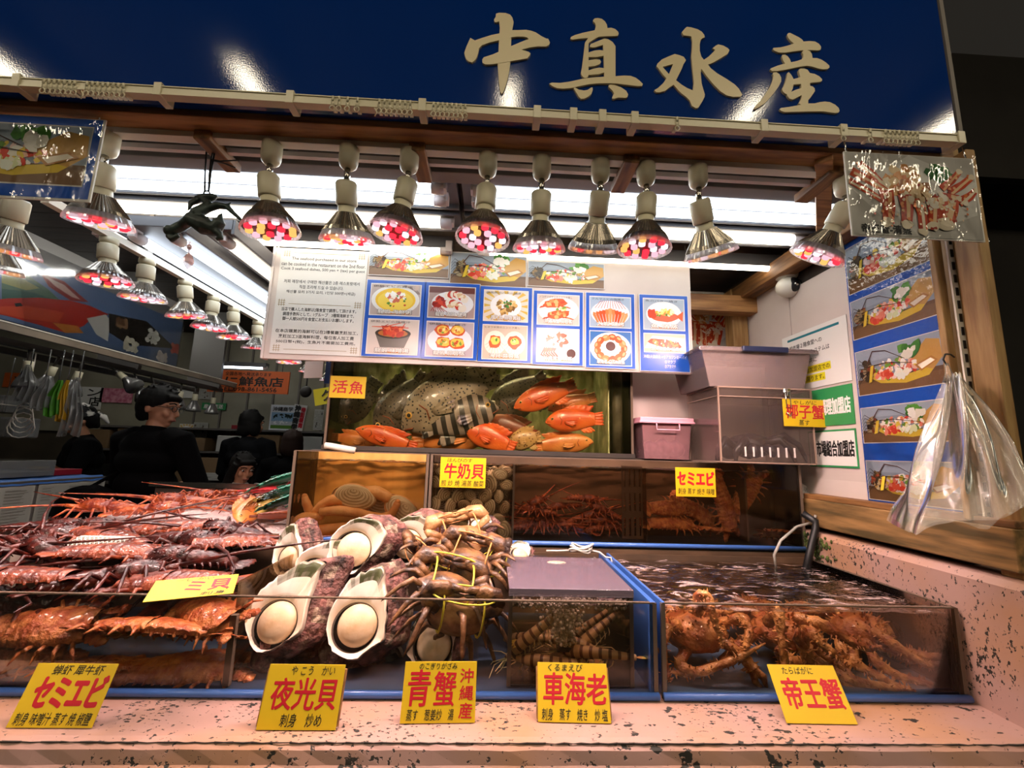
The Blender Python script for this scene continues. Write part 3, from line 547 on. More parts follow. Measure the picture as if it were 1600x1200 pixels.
def paint(a, st):
    r = a.rn
    if st == 'boat' or st == 'boat2':
        a.rect(0, 0, 1, 1, '8f9aa6'); a.rect(0, .72, 1, 1, '9fabb8'); a.rect(0, 0, 1, .3, '7a5a3a'); a.rect(0, .26, 1, .34, '6b4f35')
        a.P([a.uv(.12, .42), a.uv(.3, .2), a.uv(.6, .12), a.uv(.85, .2), a.uv(1, .5), a.uv(.96, .55), a.uv(.8, .34), a.uv(.5, .26), a.uv(.2, .44)], 'd9b83c')
        a.P([a.uv(.62, .5), a.uv(.9, .3), a.uv(1, .5), a.uv(.99, .85), a.uv(.86, .92)], 'c99a4e')
        a.scat(90, .48, .46, .27, .19, SASH, .05); a.scat(12, .36, .34, .1, .07, ['e2593c', 'ee8f77', 'd8442f'], .06); a.scat(12, .56, .32, .08, .07, ['f3ecd6', 'dfe3b0', 'eef0e0'], .06)
        a.scat(9, .66, .8, .09, .1, ['3e7a2e', '5a9a3c'], .1); a.scat(7, .67, .74, .07, .08, ['f4efe4', 'e8e2d0'], .08)
        a.P([a.uv(.72, .44), a.uv(.9, .56), a.uv(.96, .46), a.uv(.78, .3)], 'b07b3e'); a.P([a.uv(.75, .43), a.uv(.89, .52), a.uv(.93, .46), a.uv(.79, .34)], 'e9dcc6')
        a.scat(46, .14, .5, .08, .2, ['3a3020', '5b4a2c', '8a6a34', '2a1c14', '7d3a24', '9a8a6a'], .055)
        for i in range(6): a.stroke([(.14, .5+.05*i-.1), (.05, .3+.1*i), (.0, .15+.1*i)], .018, '2c2016', .5)
        a.stroke([(.16, .68), (.24, .93), (.4, .88), (.62, .62)], .03, '4a2a1c', .4); a.stroke([(.15, .6), (.4, .62), (.7, .5)], .025, '3a2418', .4)
        a.P([a.uv(.2, .6), a.uv(.24, .62), a.uv(.2, .26), a.uv(.16, .24)], 'e0c23e')
    elif st == 'soup':
        a.rect(0, 0, 1, 1, 'b9a9a2'); a.scat(14, .8, .85, .2, .15, ['8d7a70', 'c8b0a0'], .1); a.ell(.5, .5, .49, .47, 'e6e4e0', 28); a.ell(.5, .5, .41, .39, 'e9bf3a', 26); a.ell(.5, .47, .36, .32, 'efd052', 24)
        a.scat(26, .5, .6, .2, .16, ['f3e9dc', 'f5f1ea', 'e4a08c', 'c8684e'], .07); a.scat(8, .5, .45, .25, .2, ['c8482e', '5d8a35'], .045)
    elif st == 'pot':
        a.rect(0, 0, 1, 1, 'd2c4ba'); a.P([a.uv(.14, .6), a.uv(.86, .6), a.uv(.74, .18), a.uv(.26, .18)], '6d665e'); a.ell(.5, .6, .36, .16, '3a332c', 24); a.ell(.5, .6, .3, .11, 'b56a2c', 20)
        for i in range(16): a.stroke([(.5+r.uniform(-.2, .2), .58+r.uniform(-.06, .1)), (.5+r.uniform(-.3, .3), .78), (.5+r.uniform(-.45, .45), .75+r.uniform(-.1, .17))], .05, r.choice(['c83c22', 'e0623a', 'd8502c', 'a82c1a']), .4)
        a.scat(14, .48, .62, .18, .1, ['d2472a', 'e87a4c', 'b8321e'], .09)
    elif st == 'lobster':
        a.rect(0, 0, 1, 1, 'a8908a'); a.rect(0, .8, 1, 1, '6a3a32'); a.ell(.52, .46, .46, .4, 'e4e2e2', 26)
        for (u, v, s_) in ((.62, .72, 1), (.55, .42, 1.15)):
            for j in range(7): t = j/6; a.ell(u-.2*s_+.36*s_*t, v+.1*sin(t*3)-.12*t, .085*s_, .12*s_, 'c23a26' if j % 2 else 'e8dccb', 12, 0, .1)
            a.scat(10, u, v, .16, .06, ['f3ebdd', 'ecdcc0', 'd8b68a'], .07)
        a.scat(16, .22, .48, .12, .14, ['b32a1c', 'd0442c', '8c1e16'], .1)
        for i in range(7): a.stroke([(.2, .45), (.1+.03*i, .3), (.05+.06*i, .18)], .03, 'a8281a', .5)
    elif st == 'stirfry':
        a.rect(0, 0, 1, 1, 'ddd2c0')
        for i in range(16): t = 2*PI*i/16; a.P([a.uv(.5+.3*cos(t), .5+.3*sin(t)), a.uv(.5+.6*cos(t-.09), .5+.6*sin(t-.09)), a.uv(.5+.6*cos(t+.09), .5+.6*sin(t+.09))], 'd8b04a')
        a.ell(.5, .5, .36, .4, 'ecebe8', 24); a.scat(40, .5, .48, .22, .24, ['d8b26a', 'b98a48', 'e8d39a', '7a5a2c', '8f6a34'], .07); a.scat(10, .52, .56, .1, .1, ['4c8a34', '2f6a28'], .05)
    elif st == 'gratin':
        a.rect(0, 0, 1, 1, 'b8aab0'); a.ell(.5, .46, .48, .42, 'e5e6ea', 26)
        for u, v in ((.34, .76), (.66, .76), (.36, .4), (.66, .38)):
            a.ell(u, v, .17, .17, 'd0592e', 14, 0, .12); a.ell(u, v+.02, .14, .13, 'e9c455', 12, 0, .15); a.scat(8, u, v, .1, .08, ['f0dc90', 'd8953a', '7a9a3a', 'c8502c'], .045)
    elif st == 'scallop':
        a.rect(0, 0, 1, 1, 'cbb9a4')
        for u in (.28, .72):
            a.ell(u, .48, .25, .36, 'eee4d4', 20)
            for i in range(9): t = PI*(.1+.8*i/8)+PI; a.stroke([(u, .6), (u+.24*cos(t), .5+.34*sin(t))], .02, 'd8c8b0')
            a.ell(u, .5, .15, .2, 'd85c2c', 14, 0, .15); a.ell(u, .54, .1, .12, 'eecb58', 12, 0, .2); a.scat(5, u, .56, .05, .06, ['4c8a34', 'f2e08a'], .035)
    elif st == 'crab':
        a.rect(0, 0, 1, 1, 'cdbfb4'); a.ell(.5, .5, .5, .46, 'e6e2de', 24)
        for u, v in ((.42, .72), (.5, .34)):
            for i in range(8): t = PI*i/7+.1; a.stroke([(u, v), (u+.22*cos(t), v-.1), (u+.38*cos(t), v-.16+.08*sin(t))], .06, r.choice(['d0572c', 'e2793c', 'b8401f']), .5)
            a.ell(u, v, .3, .15, 'd2602f', 16, .2, .14); a.scat(12, u, v, .22, .1, ['e88f50', 'c84a25', 'f0b070'], .06)
        a.scat(12, .55, .55, .14, .07, ['e6d68a', '6f9a3a', 'f0e6b0'], .05)
    elif st == 'crab2':
        a.rect(0, 0, 1, 1, 'ded8d2'); a.scat(30, .45, .66, .28, .2, ['f1e8d8', 'e8d8bc', 'd05a30', 'c84a28', 'f4efe4'], .08)
        for i in range(6): a.stroke([(.2+.05*i, .42), (.1+.06*i, .2+.02*i), (.3+.05*i, .08)], .075, r.choice(['cf5028', 'b83c1e', 'e07038']), .5)
        a.ell(.82, .26, .16, .2, 'f2f0ec', 20); a.ell(.82, .26, .11, .14, '4a1c12', 18)
    elif st == 'prawns':
        a.rect(0, 0, 1, 1, '9db0c4'); a.ell(.5, .46, .48, .42, 'dfe3e8', 26)
        for i in range(11): u = .12+.076*i; a.stroke([(u, .62-.15*abs(i-5)/5), (.5+(u-.5)*1.05, .4), (.5+(u-.5)*.8, .14)], .13, r.choice(['d9652f', 'e88148', 'c8501f', 'eb9a62']), .45); a.stroke([(u, .62), (.5+(u-.5)*.6, .88)], .015, 'b8502c')
    elif st == 'prawnring':
        a.rect(0, 0, 1, 1, '3a6fae'); a.ell(.5, .5, .5, .48, 'e4e2de', 28)
        for i in range(13): t = 2*PI*i/13; a.ell(.5+.33*cos(t), .5+.33*sin(t), .085, .12, r.choice(['d8622c', 'e58146', 'c9501f']), 12, t, .1); a.ell(.5+.36*cos(t), .5+.36*sin(t), .03, .07, 'f0a878', 8, t)
        a.ell(.5, .56, .17, .19, 'f2f0ec', 22); a.ell(.5, .56, .12, .14, '4c1a12', 18)
    elif st == 'fish':
        a.rect(0, 0, 1, 1, 'a9b6c2'); a.ell(.5, .5, .44, .42, 'ecebea', 26); a.ell(.52, .42, .34, .17, 'd06a4e', 18, 0, .06); a.ell(.2, .5, .12, .16, 'c8482c', 12, 0, .2); a.P([a.uv(.8, .44), a.uv(.98, .62), a.uv(.96, .28)], 'd8623c')
        a.scat(30, .5, .58, .24, .12, ['ecd24a', 'f2e48a', 'e0b838', 'f6f0c0'], .05); a.scat(10, .5, .48, .2, .06, ['5d8a35', 'e88f50'], .04)
    elif st == 'fishred':
        a.rect(0, 0, 1, 1, 'c9b7a2'); a.P([a.uv(0, .2), a.uv(.2, .9), a.uv(1, .8), a.uv(1, .1)], 'e8e4de'); a.ell(.5, .48, .42, .22, 'b8401c', 20, -.15, .08); a.scat(46, .5, .48, .36, .17, ['d4572a', 'c43d1c', 'e8823c', 'a82c14', 'eea050'], .06); a.scat(12, .5, .55, .3, .1, ['5d8a35', 'f0e0c0'], .04)
    elif st == 'kingcrab':
        a.rect(0, 0, 1, 1, 'b9b4ac'); a.P([a.uv(.02, .55), a.uv(.5, 1.0), a.uv(1, .7), a.uv(.98, .3), a.uv(.5, .02), a.uv(.3, .12)], 'd6d2cb'); a.P([a.uv(.0, .72), a.uv(.02, .56), a.uv(.46, .04), a.uv(.5, .02)], 'c2beb6')
        a.scat(50, .46, .66, .17, .18, ['e6c79a', 'd08a4a', 'c8703a', 'b8742f', 'f0e0c4', 'd8a468', '9a5a2a'], .06); a.scat(9, .73, .78, .08, .08, ['2f6a2c', '3e7f34', '1f5420'], .08)
        for (u0, v0, u1, v1, w) in ((.10, .86, .26, .62, .10), (.03, .76, .30, .52, .11), (.0, .64, .26, .40, .09), (.72, .60, .88, .82, .09), (.78, .56, .97, .76, .10), (.84, .44, 1.0, .60, .11), (.28, .54, .27, .16, .17), (.42, .50, .41, .14, .16), (.52, .46, .53, .06, .13), (.63, .50, .61, .14, .16), (.77, .54, .71, .16, .24)):
            c0 = r.choice(['b8351a', 'c8441e', 'cf5226']); a.stroke([(u0, v0), (u0*.5+u1*.5+.015, v0*.5+v1*.5), (u1, v1)], w, c0, .75)
            for j in range(9): q = r.random(); a.ell(u0+(u1-u0)*q+r.uniform(-1, 1)*w*.25, v0+(v1-v0)*q+r.uniform(-1, 1)*w*.2, .012, .02, r.choice(['e07a3c', '96260f', 'e89a5c', 'f0b888']), 7)
            a.stroke([(u0+w*.16, v0-.02), (u0*.5+u1*.5+w*.14, v0*.5+v1*.5), (u1+w*.08, v1+.01)], w*.30, r.choice(['ecc496', 'e6a870', 'f0dcc0']), .8); a.ell(u1, v1, w*.30, w*.36, 'e8d8bc', 10, 0, .2)
        a.scat(34, .66, .42, .24, .10, ['eeddc4', 'e8c9a0', 'f2e6d4'], .035)
        a.scat(50, .5, .35, .4, .28, ['f2d8b8', 'a8321a', 'e88850'], .018)
    elif st == 'hall':   # street flyer
        a.rect(0, 0, 1, 1, 'dfe3e6'); a.rect(.05, .3, .95, .74, '8fb0cc'); a.scat(16, .5, .6, .4, .06, ['22302a', '1c2824'], .07); a.rect(.05, .22, .95, .42, 'c9cdd0'); a.rect(.05, .16, .95, .28, '5f8a3a'); a.scat(24, .5, .38, .4, .05, ['f4f4f4', 'c0c8d0'], .04)
    elif st == 'news':
        a.rect(0, 0, 1, 1, 'a9a79f')
        for c in range(5):
            for rr in range(12):
                if r.random() < .78: a.rect(.03+c*.195, .05+rr*.078, .03+c*.195+r.uniform(.1, .17), .05+rr*.078+.012, '7a786f'); a.rect(.03+c*.195, .075+rr*.078, .03+c*.195+r.uniform(.1, .17), .087+rr*.078, '84827a')
        for _ in range(4): u, v = r.uniform(.05, .8), r.uniform(.1, .75); a.rect(u, v, u+.13, v+.13, r.choice(['5c5750', '6a5a4a', '46443f']))
def wall(px, py, X=None, Y=None): p = at(px, py, X=X, Y=Y); return (p.x if Y is not None else -p.y, p.z)
MYB = 1.42
mbd = thing('menu_board', 'long white hanging board behind the notice and the menu pictures', 'board', (0, MYB, 0))
a0 = at(438, 386, Y=MYB); a1 = at(1084, 585, Y=MYB); zt = at(1082, 421, Y=MYB).z+.01; zb = a1.z
zb2 = at(430, 556, Y=MYB).z-.004
MB().box(a0.x-.012, 0, zb, a1.x, .012, zt).build('panel', 'board_w', mbd, smooth=False, bevel=.001); T_['alum'] = pm('board_edging', 'cfc4be', .35)
MB().box(a0.x-.02, -.004, zb, a0.x-.012, .03, zt).build('edge_strip', 'alum', mbd, smooth=False)
for x in (a0.x-.016, a1.x-.004): MB().tube([(x, .020, zt), (x, .020, 2.17)], .003, 6).build('hanger', 'white', mbd)
def sheet(name, label, cat, pxa, pxb, edge='paper', group=None, dy=.002, Y=MYB, pad=0):
    A = at(*pxa, Y=Y); B = at(*pxb, Y=Y); t = thing(name, label, cat, ((A.x+B.x)/2, Y-dy, (A.z+B.z)/2), group=group); w, hh = (B.x-A.x)/2, (A.z-B.z)/2
    MB().box(-w, -.0008, -hh, w, .001, hh).build('backing', edge, t, smooth=False); return t, w, hh
# notice
t, w, hh = sheet('notice_sheet', 'white notice in English, Korean, Japanese and Chinese on cooking in the restaurant', 'notice', (441, 388), (562, 557)); T_['grey_ink'] = pm('grey_ink', '34322f', .5); T_['gold_ink'] = pm('gold_ink', 'a08a58', .5)
L = [(.80, .74, 'The seafood purchased in our store'), (.70, .96, 'can be cooked in the restaurant on the 2nd floor.'), (.60, .96, 'Cook 3 seafood dishes, 500 yen + (tax) per guest'), (.36, .86, '저희 매장에서 구매한 해산물은 2층 레스토랑에서'), (.26, .5, '직접 조리해 드실 수 있습니다.'), (.16, .78, '해산물 요리 3가지 요리, 1인당 500엔+(세금)'),
     (-.17, .84, '当店で購入した海鮮は2階食堂で調理して頂けます。'), (-.26, .8, '調理手数料として、1グループ　3種類海鮮まで、'), (-.35, .8, '御一人様500円を食堂にお支払いお願いします。'), (-.58, .92, '在本店購買的海鮮可以在2樓餐廳烹飪加工，'), (-.68, .84, '烹飪加工3道海鮮料理，每位客人加工費'), (-.78, .88, '500日幣+(稅)，生魚片不需要加工費用。')]
for z, ww, s in L: txt(t, s, (-w*ww, hh*(z-.034), w*ww, hh*(z+.034)), 'grey_ink', bold=.012)
mb = MB()
for z in (.92, -.07, -.92): mb.box(-w*.7, -.0013, hh*z-.0006, w*.7, -.0008, hh*z+.0006)
for sx in (-1, 1):
    for z in (.9, -.05, -.9):
        for d in (-1, 0, 1): mb.box(sx*w*.86+d*.008-.0006, -.0013, hh*z-.012, sx*w*.86+d*.008+.0006, -.0008, hh*z+.012); mb.box(sx*w*.86-.012, -.0013, hh*z+d*.007-.0006, sx*w*.86+.012, -.0008, hh*z+d*.007+.0006)
mb.build('ornament_lines', 'gold_ink', t, smooth=False)
for i, (pa, pb, lab, sd) in enumerate((((579, 389), (701, 436), 'sashimi boat photo next to the white notice sheet', 3), ((705, 394), (822, 452), 'sashimi boat photo with a long-feelered lobster, middle of the three', 5), ((825, 408), (944, 453), 'sashimi boat photo beside the bare white end of the board', 8))):
    t, w, hh = sheet('boat_photo', lab, 'picture', pa, pb, dy=.004)
    a = Art((-w*.985, -hh*.95, w*.985, hh*.95), seed=sd); paint(a, 'boat'); a.done(t)
PAN = [((574, 437), (660, 561), 'soup', 'pot', '龍蝦-海鮮粥', '龍蝦-味噌湯', '伊勢エビの雑炊', '伊勢エビの味噌汁', 'menu sheet with a bowl of yellow seafood porridge above a lobster pot'),
 ((664, 441), (746, 565), 'lobster', 'gratin', '龍蝦-清蒸&鹽烤', '龍蝦-蒜蓉蒸', '', '伊勢エビ焼き', 'menu sheet with split lobsters above garlic lobster halves'),
 ((750, 447), (830, 569), 'stirfry', 'scallop', '夜光貝-蒜蓉黃油', '海貝-蒜蓉蒸', '夜光貝のバター焼き', 'ヒオウギ貝のニンニク蒸し', 'menu sheet with stir-fried shellfish above two open scallops'),
 ((833, 454), (911, 573), 'crab', 'crab2', '沖繩青蟹-蒜蓉蒸', '沖繩青蟹-清蒸', 'ノコギリガザミのニンニク蒸し', '', 'menu sheet with two steamed mud crabs above cut crab with dipping sauce'),
 ((914, 457), (993, 578), 'prawns', 'prawnring', '大蝦-鹽烤', '車海老-白灼&清蒸', 'クルマエビの塩焼き', '', 'menu sheet with a row of grilled prawns above a ring of prawns'),
 ((997, 460), (1078, 583), 'fish', 'fishred', '魚-清蒸', '三大高級魚-紅燒', '魚のバター焼き', '', 'menu sheet with steamed fish above red braised fish and small white lines')]
T_['cap_ink'] = pm('caption_ink', 'f2eee6', .4); T_['orange_ink'] = pm('orange_ink', 'd98a2c', .4)
for i, (pa, pb, s1, s2, c1, c2, k1, k2, lab) in enumerate(PAN):
    t, w, hh = sheet('menu_sheet', lab, 'menu', pa, pb, 'paper', 'blue menu sheets', dy=.005)
    MB().box(-w*.97, -.0014, -hh*.985, w*.97, -.0008, hh*.985).build('blue_ground', 'blue_print', t, smooth=False)
    lo = -.52 if i == 5 else -.93
    for (z0, z1, st, cap, sm) in ((.06, .90, s1, c1, k1), (lo, -.02, s2, c2, k2)):
        MB().box(-w*.84, -.0018, hh*z0, w*.84, -.0013, hh*z1).build('photo_border', 'paper', t, smooth=False)
        a = Art((-w*.81, hh*z0+.003, w*.81, hh*z1-.003), -.0019, 40+i*2+(z0 > 0)); paint(a, st); a.done(t)
        zc = hh*z0+.012
        MB().box(-w*.5, -.0032, zc-.0055, w*.5, -.0026, zc-.003).build('caption_line', 'orange_ink', t, smooth=False)
        txt(t, cap, (-w*.56, zc-.006, w*.56, zc+.010), 'black_ink', y=-.0034, bold=.05); txt(t, cap, (-w*.55, zc-.0055, w*.55, zc+.0095), 'cap_ink', y=-.0038, bold=.018)
        if sm: txt(t, sm, (-w*.75, hh*z1-.014, -w*.75+w*1.3, hh*z1-.0065), 'grey_ink', y=-.0034)
    if i == 5:
        for j, s in enumerate(('沖縄3大高級魚→①アカジンミーバイ', '②マクブ', '③アカマチ')): txt(t, s, ((-w*.85, hh*(-.67-j*.12), w*.85, hh*(-.58-j*.12)) if j == 0 else (-w*.02, hh*(-.67-j*.12), w*.42, hh*(-.58-j*.12))), 'cap_ink', y=-.0018)
# back-corner crab picture
t, w, hh = sheet('crab_picture', 'king crab picture in the dark corner behind the menu board', 'picture', (1060, 455), (1139, 556), Y=1.80); a = Art((-w*.96, -hh*.96, w*.96, hh*.9), seed=21); paint(a, 'kingcrab'); a.done(t)
# hanging posters at the two upper corners
T_['wave_film'] = clear('rippled_film', 'ffffff', .5, .05, bump=.32, bscale=8, fres=1.35, stretch=(2.5, 1, 1.3))
A = at(1314, 240, Y=.775); B = at(1534, 381, Y=.775)
t = thing('hanging_poster', 'film-wrapped king crab poster hanging from the end of the curtain rail', 'poster', ((A.x+B.x)/2, .768, (A.z+B.z)/2), (0, 0, 0)); w, hh = (B.x-A.x)/2, (A.z-B.z)/2
MB().box(-w, 0, -hh, w, .003, hh).build('backing', 'paper', t, smooth=False); a = Art((-w*.985, -hh*.97, w*.97, hh*.985), seed=33); paint(a, 'kingcrab'); a.done(t, 'crab_photo')
txt(t, '帝王蟹-清蒸', (-w*.86, -hh*.92, -w*.12, -hh*.72), 'black_ink', y=-.0022, bold=.03)
MB().grid(lambda u, v: (-w*1.01+2.02*w*u, -.005-.004*noise.noise(V((u*5, v*3, 1))), -hh*1.03+2.06*hh*v), 24, 14).build('plastic_film', 'wave_film', t)
for x in (-w*.95, w*.9): MB().tube([(x, .001, hh), (x, .004, hh+.03)], .0015, 5).build('hook', 'chrome', t)
A = at(-140, 170, Y=.86); B = at(140, 316, Y=.86)
t = thing('hanging_poster', 'blue-bordered sashimi poster hanging at the upper left corner', 'poster', ((A.x+B.x)/2, .86, (A.z+B.z)/2), (0, 0, 0)); w, hh = (B.x-A.x)/2, (A.z-B.z)/2
MB().box(-w, 0, -hh, w, .003, hh).build('backing', 'paper', t, smooth=False); MB().box(-w*.975, -.0006, -hh*.94, w*.975, 0, hh*.98).build('blue_ground', 'blue_print', t, smooth=False)
MB().box(-w*.9, -.001, -hh*.66, w*.9, -.0004, hh*.8).build('photo_border', 'paper', t, smooth=False); a = Art((-w*.89, -hh*.63, w*.89, hh*.77), -.0011, 14); paint(a, 'boat'); a.done(t)
MB().grid(lambda u, v: (-w*1.0+2*w*u, -.004-.003*noise.noise(V((u*6, v*3, 4))), -hh+2*hh*v), 24, 14).build('plastic_film', 'wave_film', t)
for x in (-w*.9, w*.92): MB().tube([(x, .001, hh), (x, .004, 2.11-(A.z+B.z)/2)], .0015, 5).build('hook', 'chrome', t)
# ---------------------------------------------------------------- right wall sheets (facing -X)
WX = 1.033
def wsheet(name, label, cat, pxs, mat='paper', X=WX, y1=None):
    """sheet on the side wall from its photo corners (left-top, right-bottom)"""
    A = at(*pxs[0], X=X); B = at(*pxs[1], X=X); ya, yb = A.y, (y1 or B.y); zt = A.z; zb = B.z
    t = thing(name, label, cat, (X, (ya+yb)/2, (zt+zb)/2), (0, 0, -PI/2)); w, hh = (ya-yb)/2, (zt-zb)/2
    MB().box(-w, -.0008, -hh, w, .001, hh).build('backing', mat, t, smooth=False); return t, w, hh
zT = at(1325, 375, X=1.028).z+.03; zB = at(1362, 800, X=1.028).z; yL = at(1333, 533, X=1.028).y; yR = .905
t = thing('sashimi_poster', 'tall blue poster of five sashimi boats on the right wall', 'poster', (1.027, (yL+yR)/2, 0), (0, 0, -PI/2)); w = (yL-yR)/2
MB().box(-w, -.0008, zB, w, .001, zT).build('backing', 'blue_print', t, smooth=False)
for i, ((xa, ya), (xb, yb)) in enumerate((((1322, 390), (1326, 463)), ((1326, 474), (1333, 533)), ((1333, 552), (1340, 620)), ((1343, 638), (1350, 693)), ((1351, 719), (1360, 780)))):
    z1 = at(xa, ya, X=1.027).z; z0 = at(xb, yb, X=1.027).z
    MB().box(-w*.97, -.0013, z0, w*.9, -.0008, z1).build('photo_border', 'paper', t, smooth=False); a = Art((-w*.95, z0+.002, w*.88, z1-.002), -.0014, 60+i); paint(a, 'boat'); a.done(t)
MB().grid(lambda u, v: (-w+2*w*u, -.004-.003*noise.noise(V((u*3, v*9, 7))), zB+(zT-zB)*v), 10, 40).build('plastic_film', clear('wrinkled_film', 'fdfdfd', .45, .06, bump=.35, bscale=18, fres=1.45), t)
t, w, hh = wsheet('notice_sheet', 'white notice with a teal rule and two highlighted lines on the right wall', 'notice', ((1222, 530), (1332, 594)))
T_['teal'] = pm('teal_rule', '16707c', .45); T_['hilite'] = pm('highlighter', 'd8cc1e', .5)
MB().box(-w*.8, -.0013, hh*.78, w*.8, -.0008, hh*.86).build('rule', 'teal', t, smooth=False)
for j, (s, l_, r_, hi) in enumerate((('公設市場２階食堂への', -.86, .3, 0), ('鮮魚の持ち上げシステムは', -.86, .5, 0), ('お刺身、調理共に', -.86, .1, 0), ('公設市場組合加盟店での', -.86, .46, 1), ('購入商品に限ります。', -.86, .28, 1))):
    z = .52-j*.30
    if hi: MB().box(w*l_-.003, -.0013, hh*(z-.12), w*r_+.004, -.0008, hh*(z+.12)).build('highlight', 'hilite', t, smooth=False)
    txt(t, s, (w*l_, hh*(z-.085), w*r_, hh*(z+.085)), 'black_ink', y=-.0016, bold=.012)
T_['signgreen'] = pm('sign_green', '2f8a4e', .4)
t, w, hh = wsheet('green_sign', 'green sign with white characters on the right wall behind the acrylic box', 'sign', ((1262, 612), (1337, 662)), 'signgreen'); txt(t, '調理加盟店', (-w*.42, -hh*.42, w*.88, hh*.42), 'white_ink', bold=.03)
t, w, hh = wsheet('framed_sign', 'white sign with green border and black characters beside the acrylic box', 'sign', ((1262, 674), (1343, 732)), 'signgreen'); MB().box(-w*.95, -.0013, -hh*.9, w*.95, -.0008, hh*.9).build('white_ground', 'paper', t, smooth=False); txt(t, '市場組合加盟店', (-w*.62, -hh*.42, w*.9, hh*.42), 'black_ink', y=-.0018, bold=.03)
t, w, hh = wsheet('blank_sheet', 'blank white sheet under the green-bordered sign', 'sheet', ((1243, 745), (1358, 782)), 'board_w')
# ---------------------------------------------------------------- price cards
def card(label, pos, w, hh, lines, lean=.5, rz=0, backing=None, rx=None, thick=.0012):
    """yellow card; lines = (text, x0,z0,x1,z1 in -1..1, ink, bold)"""
    t = thing('price_card', label, 'price card', pos, (-lean if rx is None else rx, 0, rz))
    MB().box(-w, -thick/2, 0, w, thick/2, 2*hh).build('card', 'yellow', t, smooth=False, bevel=.0004)
    for s, x0, z0, x1, z1, ink, b in lines: txt(t, s, (x0*w, hh*(1+z0), x1*w, hh*(1+z1)), ink, y=-thick/2-.0004, bold=b, shear=.12 if ink == 'black_ink' else .06, wob=.0011 if ink == 'red_ink' else .0006, name='brush_text', deep=0)
    if backing: MB().box(-w*1.04, thick/2+.0004, .004, w*1.04, thick/2+.006, 2*hh*.93).build('wooden_back', 'wood', t, smooth=False, bevel=.0008)
    return t
RI, BI = 'red_ink', 'black_ink'
T_['wedge'] = pm('card_prop', 'b9a07a', .6)
card('yellow slipper lobster card at the left end of the ledge', ((-.764-.631)/2, .800, .9415), .0665, .0435, [('蝉虾 犀牛虾', -.55, .62, .72, .95, BI, .006), ('セミエビ', -.72, -.38, .92, .58, RI, .05), ('刺身 味噌汁 蒸す 焼 椒鹽', -.9, -.94, .9, -.55, BI, .006)], .42, 0)
card('yellow turban shell card with wooden back, second from the left on the ledge', (-.306, .797, .9415), .064, .0455, [('や こう　かい', -.4, .66, .75, .94, BI, .004), ('夜光貝', -.8, -.4, .88, .56, RI, .022), ('刺身　炒め', -.45, -.92, .6, -.52, BI, .008)], .30, 0, True)
card('yellow mud crab card with vertical side lettering, middle of the ledge', (-.078, .817, .9415), .0635, .0445, [('のこぎりがざみ', -.6, .74, .45, .96, BI, .004), ('青', -.86, -.46, -.26, .72, RI, .018), ('蟹', -.16, -.46, .44, .66, RI, .014), ('沖\n縄\n産', .54, -.86, .92, .76, RI, .006), ('蒸す　葱姜炒　湯', -.85, -.92, .42, -.56, BI, .006)], .30, .03)
card('yellow kuruma prawn card with wooden back, second from the right on the ledge', (.158, .820, .9415), .0635, .0435, [('くるまえび', -.7, .70, .3, .95, BI, .006), ('車海老', -.84, -.42, .94, .64, RI, .022), ('刺身　蒸す　焼き　炒 塩', -.9, -.94, .92, -.55, BI, .006)], .42, -.03, True)
card('yellow king crab card at the right end of the ledge', (.60, .820, .9415), .064, .0445, [('たらばがに', -.62, .66, .3, .92, BI, .004), ('帝王蟹', -.78, -.52, .9, .52, RI, .024)], .60, -.02)
def fcard(label, pa, pb, Y, lines):
    A = at(*pa, Y=Y); B = at(*pb, Y=Y); return card(label, ((A.x+B.x)/2, Y, B.z), (B.x-A.x)/2, (A.z-B.z)/2, lines, 0)
fcard('yellow live-fish card on the upper left corner of the fish tank', (517, 587), (570, 623), 1.508, [('活', -.82, -.55, -.02, .6, RI, .02), ('魚', .08, -.6, .85, .55, RI, .02)])
fcard('yellow clam card on the front of the clam tank', (689, 714), (758, 763), 1.3275, [('ほんびのす', -.7, .68, .4, .95, BI, .006), ('牛奶貝', -.82, -.4, .9, .6, RI, .022), ('煎 炒 焼 湯蒸 酸菜', -.94, -.92, .94, -.52, BI, .006)])
fcard('yellow slipper lobster card on the right middle tank', (1055, 730), (1119, 777), 1.3275, [('セミエビ', -.9, -.2, .92, .72, RI, .05), ('刺身 蒸す 焼き 味噌', -.9, -.85, .92, -.42, BI, .006)])
fcard('yellow coconut crab card on the acrylic box', (1222, 623), (1292, 668), 1.2975, [('やしがに', -.5, .62, .6, .92, BI, .006), ('椰子蟹', -.88, -.42, .92, .6, RI, .022), ('蒸す', -.3, -.92, .2, -.5, BI, .006)])
# half hidden white card leaning behind the right middle tank
t = thing('price_card', 'white wooden-backed card with red lettering leaning behind the right middle tank', 'price card', at(1262, 800, Y=1.375), (-.3, .45, 0)); MB().box(-.035, 0, 0, .035, .006, .085).build('card', 'paper', t, smooth=False); txt(t, '松', (-.02, .015, .025, .06), 'red_ink', bold=.03); txt(t, '活タイ', (-.025, .064, .025, .078), 'black_ink')
